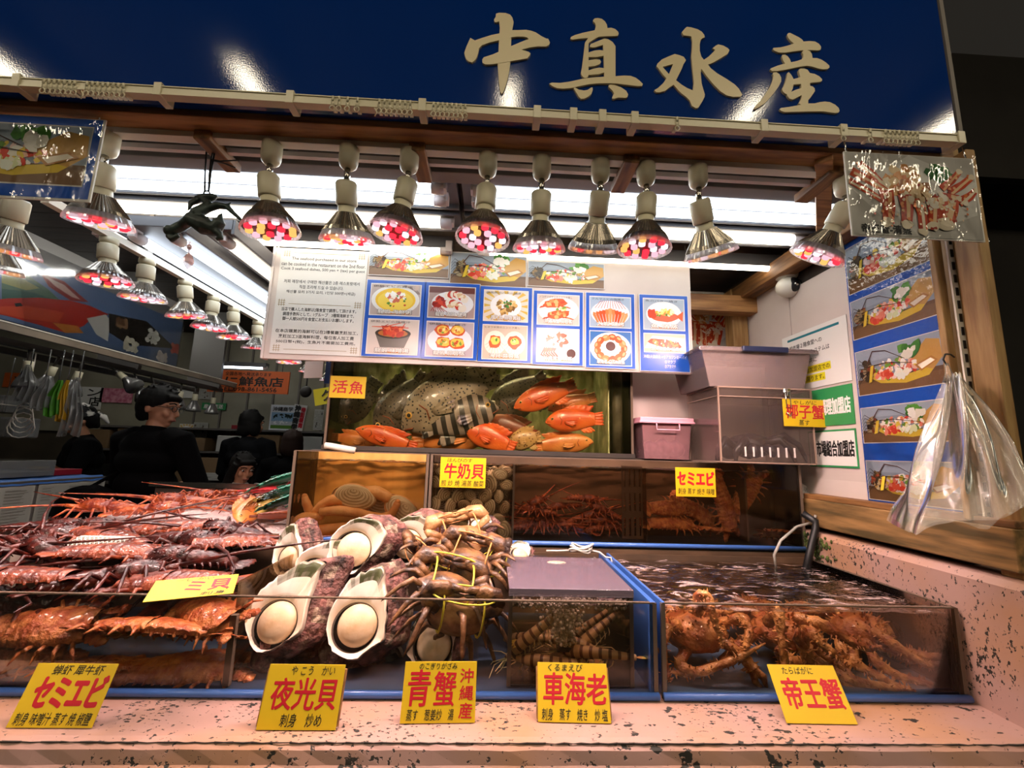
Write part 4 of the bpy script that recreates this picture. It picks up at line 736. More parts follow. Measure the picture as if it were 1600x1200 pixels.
# ================================================================ TANKS AND BOXES
FY = .894; FT = 1.114; BY = 1.318
T_['tintA'] = clear('front_tank_pane', 'fcf9f6', .5, .03, haze=.008, hazec='8a6a58'); T_['tintB'] = clear('crab_tank_pane', 'fcf9f6', .5, .03, haze=.006, hazec='8a6a50')
T_['frame_blue'] = pm('blue_tank_rim', '3f68b0', .35, coat=.3); T_['tray_floor'] = pm('blue_tray_floor', '26364e', .5, c2='1c2838', scale=5); T_['crab_floor'] = pm('blue_crab_tank_floor', '46658e', .5, c2='34506f', scale=5); T_['dirtydark'] = pm('dark_tank_back', '5e4734', .5, c2='3e2e20', scale=6)
T_['seal'] = clear('dusty_edge', 'b8a08a', .5, .1, haze=.35, hazec='a58f7c')
def tank(name, label, x0, x1, y0, y1, z0, z1, pane, t=.006, rim=True, back='dirtydark', floor='tray_floor', rimh=.014):
    """clear tank: four panes, floor, ground edges and a coloured foot rim"""
    o = thing(name, label, 'fish tank', ((x0+x1)/2, (y0+y1)/2, z0)); X, Y, Z = (x1-x0)/2, (y1-y0)/2, z1-z0
    MB().box(-X, -Y, 0, X, -Y+t, Z).build('front_pane', pane, o, smooth=False)
    MB().box(-X, Y-t, 0, X, Y, Z).build('back_pane', back, o, smooth=False)
    for sx in (-1, 1): MB().box(min(sx*X, sx*(X-t)), -Y+t, 0, max(sx*X, sx*(X-t)), Y-t, Z).build('side_pane', 'acry', o, smooth=False)
    MB().box(-X+t, -Y+t, .002, X-t, Y-t, .008).build('tank_floor', floor, o, smooth=False)
    mb = MB(); e = .0012
    mb.box(-X, -Y-e, Z-e, X, -Y+t, Z+e); mb.box(-X-e, -Y, Z-e, -X+t, Y, Z+e); mb.box(X-t, -Y, Z-e, X+e, Y, Z+e)
    for sx in (-1, 1): mb.box(sx*X-.004, -Y-e, 0, sx*X+.004, -Y+t, Z)
    mb.build('ground_edge', 'seal', o, smooth=False)
    if rim: MB().tube([(-X-.004, -Y-.004, rimh*.5), (X+.004, -Y-.004, rimh*.5)], rimh*.5, 10).build('blue_rim', 'frame_blue', o)
    return o
def water(par, x0, x1, y0, y1, z0, z1, body, surf):
    """water filling: tinted body with a rippled surface, in the tank's own frame"""
    mb = MB().box(x0, y0, z0, x1, y1, z1-.0004, 0)
    nx, ny = 40, 30
    o_ = len(mb.v); w = nx+1
    vs_ = [(x0+(x1-x0)*i/nx, y0+(y1-y0)*j/ny, z1+.0042*noise.noise(V((i*.35, j*.35, x0*9)))) for j in range(ny+1) for i in range(nx+1)]
    mb.add(vs_, [(j*w+i, j*w+i+1, (j+1)*w+i+1, (j+1)*w+i) for j in range(ny) for i in range(nx)], 1)
    return mb.build('water', [body, surf], par, smooth=True)
def wbody(name, tint, haze, hc): return clear(name, tint, 0, haze=haze, hazec=hc)
T_['wsurf'] = clear('rippled_water', 'f4f6f8', .9, .03, bump=.5, bscale=16, fres=1.5, stretch=(1, 1.6, 1), foam='d8bcb8'); T_['wsurf2'] = clear('still_brown_water', 'f4eae0', .9, .04, bump=.4, bscale=22, fres=1.36)  # foam colour doubles as painted reflections on the crab tank water
# --- king crab tank (right front)
kt = tank('fish_tank', 'low acrylic king crab tank with blue rim at the right end of the counter', .347, .952, FY, BY, .941, FT, 'tintB', floor='crab_floor')
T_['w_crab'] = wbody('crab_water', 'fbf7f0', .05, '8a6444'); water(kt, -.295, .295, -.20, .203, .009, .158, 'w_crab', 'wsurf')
# --- front left tank (lobsters, shells, prawn box stand in it)
ft = tank('fish_tank', 'long low acrylic tank with blue rim along the left and middle of the counter', -1.30, .330, FY, BY, .941, FT, 'tintA')
mb = MB(); Xl = (.330+1.30)/2
mb.box(Xl-.008, -.212, .0, Xl+.002, .212, .175); mb.build('blue_end_panel', 'frame_blue', ft, smooth=False, bevel=.001)
MB().box(-.304, -.212, 0, -.298, .212, .175).build('blue_end_panel', 'frame_blue', kt, smooth=False, bevel=.001)
p = at(366, 1000, Y=.93)
mb = MB().box(p.x-.003-(-.485), -.18, .01, p.x+.003+.485, .2, .192); mb.build('divider', 'murk', ft, smooth=False)
p = at(362, 1000, Y=.91); MB().box(p.x+.485-.006, -.200, .01, p.x+.485+.006, -.190, .135).build('divider_post', 'seal', ft, smooth=False)
# --- shelf that carries the middle tanks, and the rear bench
onebox('tank_shelf', (-.62, 1.325, .941), (.962, 1.50, 1.126), 'dirtydark', 'dark block shelf carrying the middle row of tanks', 'shelf')
T_['bench'] = pm('damp_bench', '3b3026', .6, c2='241d17', scale=5)
onebox('rear_bench', (-.62, 1.508, .941), (1.03, 1.855, 1.392), 'bench', 'dark rear bench carrying the live fish tank', 'bench')
# --- middle tanks
MY0, MY1, MZ0, MZ1 = 1.33, 1.497, 1.130, 1.388
T_['gold_back'] = pm('golden_back', 'dcae62', .6, c2='bc8c44', scale=5, stretch=(3, 1, 1)); T_['midpane'] = clear('middle_pane', 'fcf9f4', .45, .03, haze=.006, hazec='8a6a48')
gt = tank('fish_tank', 'acrylic geoduck tank at the left end of the middle row', -.592, -.196, MY0, MY1, MZ0, MZ1, 'midpane', back='gold_back', floor='gold_back')
mt = tank('fish_tank', 'long acrylic tank of clams and lobsters in the middle row', -.184, .962, MY0, MY1, MZ0, MZ1, 'midpane')
T_['w_gold'] = wbody('golden_water', 'fef9ee', .05, 'a87a34'); T_['w_brown'] = wbody('brown_water', 'faf3ea', .05, '5a3a1e'); T_['w_tan'] = wbody('tan_water', 'faf5ec', .03, '8a6a44')
water(gt, -.19, .19, -.075, .075, .009, .232, 'w_gold', 'wsurf2')
cxm = (-.184+.962)/2; RX = lambda x: x-cxm
water(mt, RX(-.177), RX(.062), -.075, .075, .009, .232, 'w_tan', 'wsurf2'); water(mt, RX(.072), RX(.955), -.075, .075, .009, .232, 'w_brown', 'wsurf2')
MB().box(RX(.064), -.077, .008, RX(.070), .077, .235).build('divider', 'seal', mt, smooth=False)
T_['slotted'] = pm('brown_slotted_panel', '4a3322', .5)
def slotpanel(x0, x1, y, z0, z1, par):
    mb = MB(); nx, nz = 4, 3; cw = (x1-x0)/nx; ch = (z1-z0)/nz
    for i in range(nx):
        for j in range(nz):
            a, b = x0+i*cw, z0+j*ch; s0, s1 = a+cw*.32, a+cw*.68; t0, t1 = b+ch*.12, b+ch*.86
            for q in ((a, b, s0, b+ch), (s1, b, a+cw, b+ch), (s0, b, s1, t0), (s0, t1, s1, b+ch)): mb.box(q[0], y, q[1], q[2], y+.004, q[3])
    return mb.build('slotted_panel', 'slotted', par, smooth=False)
slotpanel(RX(.405), RX(.470), -.06, .02, .24, mt)
MB().box(RX(.472), -.077, .008, RX(.476), .077, .235).build('divider', 'murk', mt, smooth=False)
MB().box(RX(.80), -.055, .02, RX(.806), .077, .21).build('inner_screen', 'slotted', mt, smooth=False)
# --- live fish tank
UX0, UX1, UY0, UY1, UZ0, UZ1 = -.578, .492, 1.512, 1.80, 1.396, 1.80
T_['tank_glass'] = clear('fish_tank_glass', 'fafaf4', .5, .03)
T_['algae'] = pm('bubbly_algae_wall', '9aa06a', .5, c2='f0e8b8', scale=28, lo=.42, hi=.7, stretch=(1.2, 1, .5), bump=.5); T_['algaefloor'] = pm('tank_floor_silt', '6a5a34', .7, c2='4a3d22', scale=20)  # pale mottling paints light reflections onto the tank's green back
ut = tank('fish_tank', 'tall live fish tank of groupers behind the middle row', UX0, UX1, UY0, UY1, UZ0, UZ1, 'tank_glass', rim=False, back='algae', floor='algaefloor')
T_['w_green'] = wbody('green_water', 'f9f9ee', .06, '76784a'); T_['wsurf3'] = clear('bubbling_surface', 'f4f0e6', 1.0, .05, bump=1.0, bscale=40, fres=1.5)
HX = (UX1-UX0)/2; water(ut, -HX+.007, HX-.007, -.137, .137, .009, .368, 'w_green', 'wsurf3')
T_['pipe'] = pm('grimy_pipe', '6d6652', .5, c2='39301f', scale=14)
pp = at(962, 640, Y=1.62); UC = V(((UX0+UX1)/2, (UY0+UY1)/2, UZ0))
MB().tube([(pp.x-UC.x, 1.60-UC.y, .01), (pp.x-UC.x, 1.60-UC.y, .365)], .019, 16).build('overflow_pipe', 'pipe', ut)
MB().box(HX-.075, -.1, .009, HX-.07, .13, .36).build('filter_screen', 'algae', ut, smooth=False)
MB().box(-HX-.008, -.150, -.004, HX+.008, -.1, .012).build('base_edge', 'bench', ut, smooth=False)
p1 = at(508, 697, Y=1.49); MB().tube([p1-UC+V((.10, .004, -.012)), p1-UC+V((.02, 0, 0)), p1-UC+V((.0, 0, .002))], .011, 12).build('drain_elbow', 'white', ut)
# --- kuruma prawn box
KX0, KX1, KY0, KY1, KZ0, KZ1 = .046, .290, .914, 1.235, .952, 1.122
T_['lid_clear'] = clear('frosted_lid', 'ece6ee', .9, .1, haze=.33, hazec='c8b0c4', fres=1.5); T_['kbox'] = clear('prawn_box_pane', 'fcf8f2', .5, .03, haze=.02, hazec='9a8a70')  # lid's milky lilac is reflection put into the colour of clear plastic
kb = tank('prawn_box', 'acrylic kuruma prawn box with lilac-looking clear lid and air bubbles', KX0, KX1, KY0, KY1, KZ0, KZ1, 'kbox', t=.004, rim=False, back='kbox', floor='murk'); kb['category'] = 'box'
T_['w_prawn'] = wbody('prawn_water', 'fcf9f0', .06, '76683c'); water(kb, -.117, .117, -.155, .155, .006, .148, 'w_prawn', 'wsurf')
lm = MB().box(-.126, -.164, .172, .126, .10, .181); lm.box(-.126, -.166, .166, .126, -.162, .181); lid = lm.build('lid', 'lid_clear', kb, smooth=False, bevel=.001)
T_['ventmesh'] = pm('vent_mesh', 'c8b8a4', .5, c2='8a7868', scale=160); MB().lathe([(0, .1825), (.022, .1825), (.024, .1812)], 20, T=TR((0, .045, 0), s=(1, .55, 1))).build('vent', 'ventmesh', kb)
mb = MB()
for i in range(7): mb.box(.045+i*.009, -.15, .0, .048+i*.009, .1, .012)
mb.build('floor_slats', 'murk', kb, smooth=False)
T_['bubble'] = clear('air_bubbles', 'f8f6f0', .9, .05, haze=.75, hazec='fff4dc', fres=1.6)
mb = MB()
for i in range(520):
    z = R.random()**.8; sp = .010+.014*z; mb.ell((-.005+R.gauss(0, sp), -.105+R.gauss(0, sp*.8), .05+.098*z), (.0024+.0020*R.random(),)*3, 6, 4)
for i in range(700): mb.ell((R.uniform(-.115, .115), R.uniform(-.155, -.142) if i % 3 else R.uniform(-.15, .15), .146+R.uniform(-.006, .008)), (.0018+.0018*R.random(),)*3, 5, 4)
b_ = tag(mb.build('bubbles', 'bubble', kb), kind='stuff')
MB().cbox((-.005, -.105, .047), (.03, .02, .008)).build('air_stone', 'black', kb, smooth=False)
# --- boxes standing on the right of the middle row
T_['pinkbox'] = clear('pink_tub', 'fbeaea', .5, .1, haze=.28, hazec='f2b8bc', transl=True); T_['pinklid'] = pm('pink_lid', 'f0a8b8', .35, coat=.3, sss=.1)
BZ = 1.3935
p0 = at(997, 714, Y=1.45); p1 = at(1088, 650, Y=1.45); X0, X1 = .492, .694
pk = thing('storage_box', 'small pink-lidded tub with dark shellfish inside, beside the fish tank', 'box', ((X0+X1)/2+.008, 1.545, BZ)); w = (X1-X0)/2-.014
def tub(par, w0, w1, d, H, mat, t=.003):
    mb = MB()
    a = [(-w0, -d*.92), (w0, -d*.92), (w0, d*.92), (-w0, d*.92)]; b = [(-w1, -d), (w1, -d), (w1, d), (-w1, d)]
    for i in range(4):
        j = (i+1) % 4; mb.add([(*a[i], 0), (*a[j], 0), (*b[j], H), (*b[i], H)], [(0, 1, 2, 3)])
    mb.add([(*q, 0) for q in a], [(0, 3, 2, 1)]); return mb.build('tub', mat, par, smooth=False, solid=.002)
tub(pk, w*.90, w, .07, .125, 'pinkbox')
mb = MB().box(-w-.008, -.078, .125, w+.008, .078, .143); mb.box(-w-.012, -.082, .122, w+.012, .082, .130); mb.build('lid', 'pinklid', pk, smooth=False, bevel=.003)
mb = MB(); mb.tube([(-.04, -.084, .122), (-.04, -.086, .100), (.04, -.086, .100), (.04, -.084, .122)], .0025, 6); mb.build('clip', 'pinklid', pk)
T_['greyshell'] = pm('grey_purple_shell', '5a4656', .45, c2='8a7a86', scale=40, bump=.5)
for i, (x, y, r) in enumerate(((-.045, -.02, .032), (.0, -.025, .036), (.045, -.02, .034), (.0, .025, .03))):
    o = MB().ell((0, 0, 0), (r*1.1, r*.9, r*.95), 14, 10, amp=.25, fq=60).build('dark_shellfish', 'greyshell'); o.location = (pk.location.x+x, pk.location.y+y, BZ+.004+r*.9); tag(o, ('dark shellfish in the pink-lidded tub, left one', 'dark shellfish in the pink-lidded tub, middle one', 'dark shellfish in the pink-lidded tub, right one', 'dark shellfish at the back of the pink-lidded tub')[i], 'shellfish', 'dark shellfish in the pink tub')
# acrylic case with coconut crab
AX0, AX1, AY0, AY1 = .70, 1.0, 1.306, 1.52
AZ0 = 1.3895; AH = .235
T_['case'] = clear('scuffed_acrylic', 'fdfbf9', .35, .05, haze=.035, hazec='f4d8cc'); T_['case_edge'] = clear('case_edge', 'e6cbbb', .6, .1, haze=.45, hazec='d8b8a4')
ac = thing('acrylic_case', 'clear acrylic case with steel latch holding a coconut crab', 'box', ((AX0+AX1)/2, (AY0+AY1)/2, AZ0)); X, Y = (AX1-AX0)/2, (AY1-AY0)/2
for nm, q in (('front_panel', (-X, -Y, 0, X, -Y+.004, AH)), ('rear_panel', (-X, Y-.004, 0, X, Y, AH)), ('side_panel', (-X, -Y+.004, 0, -X+.004, Y-.004, AH)), ('side_panel', (X-.004, -Y+.004, 0, X, Y-.004, AH)), ('base', (-X, -Y, 0, X, Y, .004))): MB().box(*q).build(nm, 'case', ac, smooth=False)
MB().box(-X-.003, -Y-.003, AH-.028, X+.003, Y+.003, AH).build('lid', 'case', ac, smooth=False, bevel=.001)
mb = MB(); e = .0022
for sx in (-1, 1):
    mb.box(sx*X-e, -Y-e, 0, sx*X+e, -Y+e, AH); mb.box(sx*X-e, -Y, AH-e, sx*X+e, Y, AH+e); mb.box(sx*X-e, -Y, 0, sx*X+e, Y, .004); mb.box(sx*X-e, -Y, AH-.03, sx*X+e, Y, AH-.027)
mb.box(-X, -Y-e, AH-e, X, -Y+e, AH+e); mb.box(-X, -Y-e, AH-.031, X, -Y+e, AH-.028); mb.box(-X, -Y-e, 0, X, -Y+e, .004); mb.build('edge_strips', 'case_edge', ac, smooth=False)
T_['slot_white'] = pm('white_slot', 'd8ccc6', .5); mb = MB()
for i in range(7): mb.box(-.075+i*.026, -Y-.0015, .02, -.070+i*.026, -Y+.001, .05)
mb.build('air_slot', 'slot_white', ac, smooth=False)
mb = MB(); lx = .068
mb.cbox((lx, -Y-.006, AH-.012), (.022, .004, .024)); mb.cbox((lx, -Y-.006, AH-.065), (.020, .004, .03)); mb.tube([(lx-.007, -Y-.009, AH-.01), (lx-.007, -Y-.012, AH-.06), (lx+.007, -Y-.012, AH-.06), (lx+.007, -Y-.009, AH-.01)], .0016, 6)
mb.tube([(lx-.008, -Y-.012, AH-.075), (lx, -Y-.014, AH-.088), (lx+.008, -Y-.012, AH-.075)], .0018, 6); mb.build('latch', 'chrome', ac)
# frosted box with navy clips on top
tb = thing('storage_box', 'frosted plastic box with navy handle clip on top of the acrylic case', 'box', (.835, 1.425, AZ0+AH+.003)); T_['frost'] = clear('frosted_plastic', 'f8f2f0', .5, .12, haze=.30, hazec='d8c2be', transl=True); T_['navyclip'] = pm('navy_clip', '1b2440', .4)
tub(tb, .155, .180, .115, .120, 'frost')
mb = MB(); mb.box(-.19, -.125, .118, .19, .125, .128); mb.box(-.195, -.13, .112, .195, -.124, .124); mb.build('rim_lid', 'frost', tb, smooth=False, bevel=.003)
MB().box(-.055, -.134, .112, .095, -.122, .130).build('handle_clip', 'navyclip', tb, smooth=False, bevel=.003)
# hose, dark pipe in the crab tank corner
T_['hose'] = clear('clear_hose', 'e8e4da', .8, .1, haze=.4, hazec='d8d4c8', fres=1.5)
a = at(1213, 890, Y=1.27); tag(MB().tube([(a.x, 1.27, 1.09), (a.x-.005, 1.268, 1.13), (a.x+.02, 1.272, 1.17), (a.x+.06, 1.28, 1.195), (a.x+.09, 1.30, 1.205), (.972, 1.30, 1.22), (.98, 1.30, 1.24)], .0042, 8).build('clear_hose', 'hose'), 'thin clear hose looping into the king crab tank', 'hose')
tag(MB().tube([(.905, 1.262, 1.075), (.93, 1.268, 1.14), (.958, 1.275, 1.205), (.962, 1.278, 1.225), (.94, 1.30, 1.245)], .010, 12).build('black_pipe', 'black'), 'black pipe dipping into the back corner of the king crab tank', 'pipe')
# white cord looped on the tank corner behind the prawn box
mb = MB()
for k in range(3): mb.tube([(.255+.03*cos(t)+.004*k, 1.262+.014*sin(t), 1.1335+.006*k+.006*sin(2*t+k)) for t in [i*PI/8 for i in range(17)]], .0030, 6, cap=False)
mb.tube([(.225, 1.262, 1.132), (.19, 1.258, 1.131), (.16, 1.262, 1.130)], .003, 6); mb.tube([(.285, 1.262, 1.134), (.31, 1.255, 1.13), (.326, 1.25, 1.118), (.340, 1.25, 1.118), (.352, 1.25, 1.06)], .003, 6)
T_['cordw'] = pm('white_cord', 'd0c6ba', .5); tag(mb.build('tied_string', 'cordw'), 'white cord coiled on the corner behind the prawn box lid', 'string')
# hanging bundle of clear bags on the right post
T_['film'] = clear('clear_bag_film', 'f6f2ea', .55, .16, haze=.16, hazec='e8e2d4', fres=1.35)
bg = thing('plastic_bag_bundle', 'bundle of clear plastic bags hanging from a hook by the right-hand post', 'plastic bags', at(1478, 562, X=.955))
o = bg.location.copy()
MB().tube([(0, 0, -.012), (-.006, 0, .0), (0, 0, .012), (.012, 0, .012), (.02, .0, .006)], .0018, 6).build('hook', 'black', bg)
for s_ in range(2):
    lo = [at(1384, 812-6*s_, Y=.90), at(1420, 832, Y=.84), at(1480, 812, Y=.80), at(1545, 825-14*s_, Y=.76), at(1592, 790, Y=.74), at(1622, 758, Y=.73)]
    def bag(u, v, s_=s_, lo=lo):
        k = u*(len(lo)-1); i = min(int(k), len(lo)-2); q = lo[i].lerp(lo[i+1], k-i)-o
        top = V((.008*cos(u*6), .010*sin(u*9)-.005, -.035+.004*sin(u*40)))
        e = v**.85; p = top.lerp(q, e); f = sin(PI*min(1, v*1.1))
        p += V((.007*sin(u*34+s_*2)*(.3+f)*(1-v*.6), -.016*sin(u*27+v*2+s_)*(.25+f)*(1-.5*v)-.012*s_, .006*noise.noise(V((u*8, v*6, s_*5)))*v)); return p
    MB().grid(bag, 90, 26).build('bag_film', 'film', bg)
MB().tube([(0, 0, -.008), (.002, 0, -.03), (.0, 0, -.048)], [.003, .006, .010], 10).build('gathered_neck', 'film', bg)
# security camera
sc = thing('security_camera', 'round white security camera with dark lens under the timber', 'camera', at(1229, 432, Y=1.40))
k = .001; MB().box(-.045, -.02, .022, .045, .04, .05).build('wood_block', 'wood', sc, smooth=False)
MB().lathe([(0, .024), (.036, .022), (.040, .010), (.034, -.006), (.02, -.016), (0, -.018)], 24).build('base', 'white', sc)
MB().ell((0, -.004, -.042), (.040, .038, .036), 24, 16).build('head', 'white', sc)
MB().ell((.002, -.030, -.042), (.021, .014, .026), 18, 12).build('dark_face', 'black', sc)
MB().tube([(.002, -.044, -.044), (.002, -.047, -.044)], [.008, .007], 16).build('lens_ring', 'chrome', sc)
p = at(405, 398, Y=1.75); dm = thing('dome_detector', 'white round dome hanging under the ceiling left of the notice board', 'detector', p); MB().ell((0, 0, 0), (.060, .060, .052), 22, 14).build('dome', 'ivory', dm); MB().tube([(0, 0, .04), (0, 0, 2.165-p.z)], .02, 10).build('mount', 'white', dm)
T_['bluepanel'] = pm('hanging_blue_panel', '1a3c78', .4)
p = at(494, 578, Y=1.62); hb = thing('hanging_sheet', 'small pinkish sheet hanging edge-on left of the fish tank', 'sheet', p); MB().box(-.055, 0, -.03, .03, .003, .035, T=TR(rot=(0, 0, rad(-20)))).build('sheet', 'board_w', hb, smooth=False); MB().box(.034, .0, -.05, .058, .003, .05).build('blue_edge', 'bluepanel', hb, smooth=False)
for x in (-.04, .045): MB().tube([(x, 0, .03), (x, 0, 2.165-p.z)], .0012, 5).build('string', 'white', hb)
# ================================================================ SHELLFISH
def nz3(p, f, o=0): return noise.noise(V((p[0]*f+o, p[1]*f-o, p[2]*f+o*.7)))
def colmix(a, b, t): t = min(1, max(0, t)); return tuple(a[i]+(b[i]-a[i])*t for i in range(3))
T_['shellskin'] = pm('wet_shell', 'ffffff', .38, attr=True, c2='c8c0b8', scale=90, bump=.25, bscale=140, coat=.35, spec=.5)
T_['nacre'] = pm('nacre', 'ffffff', .28, attr=True, coat=.4, spec=.5); T_['oper'] = pm('operculum', 'e6d0b0', .42, c2='d4b48c', scale=26, bump=.12, bscale=60, spec=.5)
T_['crust'] = pm('crusted_shell', 'ffffff', .7, attr=True, c2='8a7a70', scale=70, lo=.3, hi=.7, bump=1.2, bscale=70)
def turban(label, C, S, outline, axis, tail=.11, seed=0, lum=1.0):
    """turban shell: flaring lip traced as (dx,dz) about the operculum centre, body whorl behind, domed operculum"""
    t = thing('turban_shell', label, 'seashell', C, axis, 'turban shells in the front tank', S)
    n = 48; m = len(outline)
    def lip(a):   # closed smooth outline by angle
        k = (a/(2*PI)*m) % m; i = int(k); f = k-i; P = [V((outline[(i+j-1) % m][0], 0, outline[(i+j-1) % m][1])) for j in range(4)]
        return .5*((2*P[1])+(P[2]-P[0])*f+(2*P[0]-5*P[1]+4*P[2]-P[3])*f*f+(3*P[1]-P[0]-3*P[2]+P[3])*f**3)
    rO = .0435
    cream, pale, dark, green = h('f2dcc4'), h('fbf0e2'), h('3a3230'), h('5c6238')
    top = max(p[1] for p in outline); rings = []
    prof = [(1.0, .004, 0), (1.0, -.002, 0), (.975, -.006, 0), (.93, -.0085, 0), (.87, -.0095, 0), (.80, -.009, 1), (.7, -.007, 1), (.58, -.005, 1), (.45, -.003, 2), (.2, .001, 2), (.0, .006, 3), (-.06, .018, 3)]
    mb = MB(); vs_ = []; cl = []
    for q, y, k in prof:
        for j in range(n):
            a = 2*PI*j/n; L = lip(a); e = V((cos(-a+PI)*rO*1.04, 0, sin(-a+PI)*rO*1.04))
            d = L.length; e = L.normalized()*rO*1.06 if d > 1e-5 else e
            p = e.lerp(L, max(q, 0)) if q >= 0 else e*(1+q*2); w = 1+(.07*nz3(L*45, 2, seed)+.05*nz3(L*110, 2, seed+4))*max(0, (q-.6)*2.5)
            vs_.append((p.x*w, y+(.004*nz3(L*30, 2, seed)+.003*nz3(L*90, 2, seed+1))*q, p.z*w))
    for i in range(len(prof)-1):
        q = prof[i][0]
        for j in range(n):
            L = lip(2*PI*(j+.5)/n); hh = L.z/top; side = L.length
            c = colmix(cream, pale, .5+.5*sin(q*3+L.x*40))
            if q > .6: c = colmix(c, colmix(dark, green, .5+.5*nz3(L*40, 3, seed+2)), max(0, min(1, (hh-.5)*2.6+.7*nz3(L*70, 2, seed)-(1-q)*1.2)))
            if prof[i][2] == 3: c = colmix(c, dark, .85)
            if q > .95: c = colmix(c, h('b9a894'), .5)
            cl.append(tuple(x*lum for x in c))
    mb.add(vs_, [(i*n+j, (i+1)*n+j, (i+1)*n+(j+1) % n, i*n+(j+1) % n) for i in range(len(prof)-1) for j in range(n)], 0, cl)
    mb.build('lip', 'nacre', t)
    # dark throat and operculum
    MB().lathe([(rO*1.15, 0), (rO*.9, .02), (0, .026)], 28, T=TR((0, .012, 0), (-PI/2, 0, 0))).build('throat', 'black', t)
    MB().lathe([(0, .0205), (rO*.35, .0196), (rO*.65, .0165), (rO*.86, .0115), (rO*.96, .005), (rO*.97, -.004), (rO*.8, -.008), (0, -.009)], 36, T=TR((.004, .0085, .003), (PI/2, 0, 0), .93)).build('operculum', 'oper', t)
    # body whorl swelling behind, tapering to the spire
    mb = MB(); vs_ = []; cl = []; st = 20
    cx = sum(p[0] for p in outline)/m; cz = sum(p[1] for p in outline)/m
    for i in range(st+1):
        s = i/st; sc = (1-.04*s+.20*sin(PI*min(1, s*1.5)))*(1-s**2.3*.92); off = V((.055*s+.02*sin(PI*s), tail*s**1.1, .022*s))
        for j in range(n):
            L = lip(2*PI*j/n); p = V((cx, 0, cz))+(L-V((cx, 0, cz)))*sc+off
            g = 1+.10*nz3(p*10, 3.2, seed)*min(1, s*4)+.05*nz3(p*10, 9, seed+5)*min(1, s*4); c_ = V((cx, 0, cz))+off
            p = c_+(p-c_)*g; vs_.append((p.x, p.y+.004, p.z))
    for i in range(st):
        for j in range(n):
            p = vs_[i*n+j]; q = nz3(p, 28, seed); c = colmix(h('6a4a42'), h('b0746c'), .5+.9*q); c = colmix(c, h('2c2422'), max(0, nz3(p, 60, seed+9)*1.6)); c = colmix(c, h('c9b49a'), max(0, nz3(p, 45, seed+3)*1.5-.2))
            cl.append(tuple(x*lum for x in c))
    mb.add(vs_, [(i*n+j, i*n+(j+1) % n, (i+1)*n+(j+1) % n, (i+1)*n+j) for i in range(st) for j in range(n)]+[tuple(range(st*n, st*n+n))], 0, cl+[cl[-1]])
    mb.build('body_whorl', 'crust', t); return t
k = 1/640.
def OL(*p): return [(x*.2875*.9/670, -z*.2875*.9/670) for x, z in p]   # from crop pixels at 0.9 m
o1 = OL((-160, -70), (-130, 30), (-40, 128), (20, 128), (95, 85), (165, 30), (165, -90), (172, -250), (190, -318), (100, -312), (30, -290), (-60, -215), (-120, -150))
o2 = OL((-140, -40), (-120, 60), (-70, 120), (20, 150), (110, 95), (160, 60), (160, -80), (130, -200), (110, -290), (40, -290), (-60, -230), (-110, -140))
o3 = OL((-130, 0), (-128, 80), (-60, 110), (0, 135), (60, 120), (100, 60), (150, 0), (190, -120), (120, -195), (0, -200), (-90, -130), (-140, -60))
P_ = lambda x, y, Y: at(x, y, Y=Y)
turban('turban shell with wide open lip, left one of the front pair', P_(427, 974, .965), 1.0, o1, (rad(-26), 0, rad(-4)), .10, 1)
turban('turban shell with wide open lip, right one of the front pair beside the tied crabs', P_(554, 979, .968), 1.02, o2, (rad(-26), 0, rad(4)), .12, 2)
turban('turban shell with large lip on top of the pile, below the geoducks', P_(549, 860, 1.10), 1.0, o3, (rad(-16), rad(6), rad(2)), .13, 3)
turban('small turban shell at the left back of the pile, near the red lobsters', P_(448, 874, 1.16), .72, o2, (rad(-12), rad(-20), rad(-18)), .10, 4)
turban('turban shell half hidden between the front left shell and the top one', P_(487, 897, 1.09), .80, o1, (rad(-18), rad(25), rad(-4)), .09, 5)
turban('turban shell half hidden behind the tied crabs', P_(634, 852, 1.21), .95, o3, (rad(-14), rad(-8), rad(4)), .10, 6)
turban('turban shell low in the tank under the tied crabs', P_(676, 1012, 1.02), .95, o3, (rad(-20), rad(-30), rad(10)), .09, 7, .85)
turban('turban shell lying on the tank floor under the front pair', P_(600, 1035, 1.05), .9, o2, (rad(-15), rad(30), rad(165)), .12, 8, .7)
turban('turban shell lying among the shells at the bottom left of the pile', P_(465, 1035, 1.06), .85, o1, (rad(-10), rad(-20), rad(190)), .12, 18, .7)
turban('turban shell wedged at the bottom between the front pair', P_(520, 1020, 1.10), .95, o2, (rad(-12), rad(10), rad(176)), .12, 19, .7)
turban('turban shell edge showing on the clams behind the crabs', P_(812, 866, 1.285), .55, o3, (rad(-50), 0, rad(20)), .06, 9)
turban('turban shell edge peeping over the top crab', P_(745, 822, 1.27), .5, o3, (rad(-35), rad(15), rad(-10)), .06, 10)
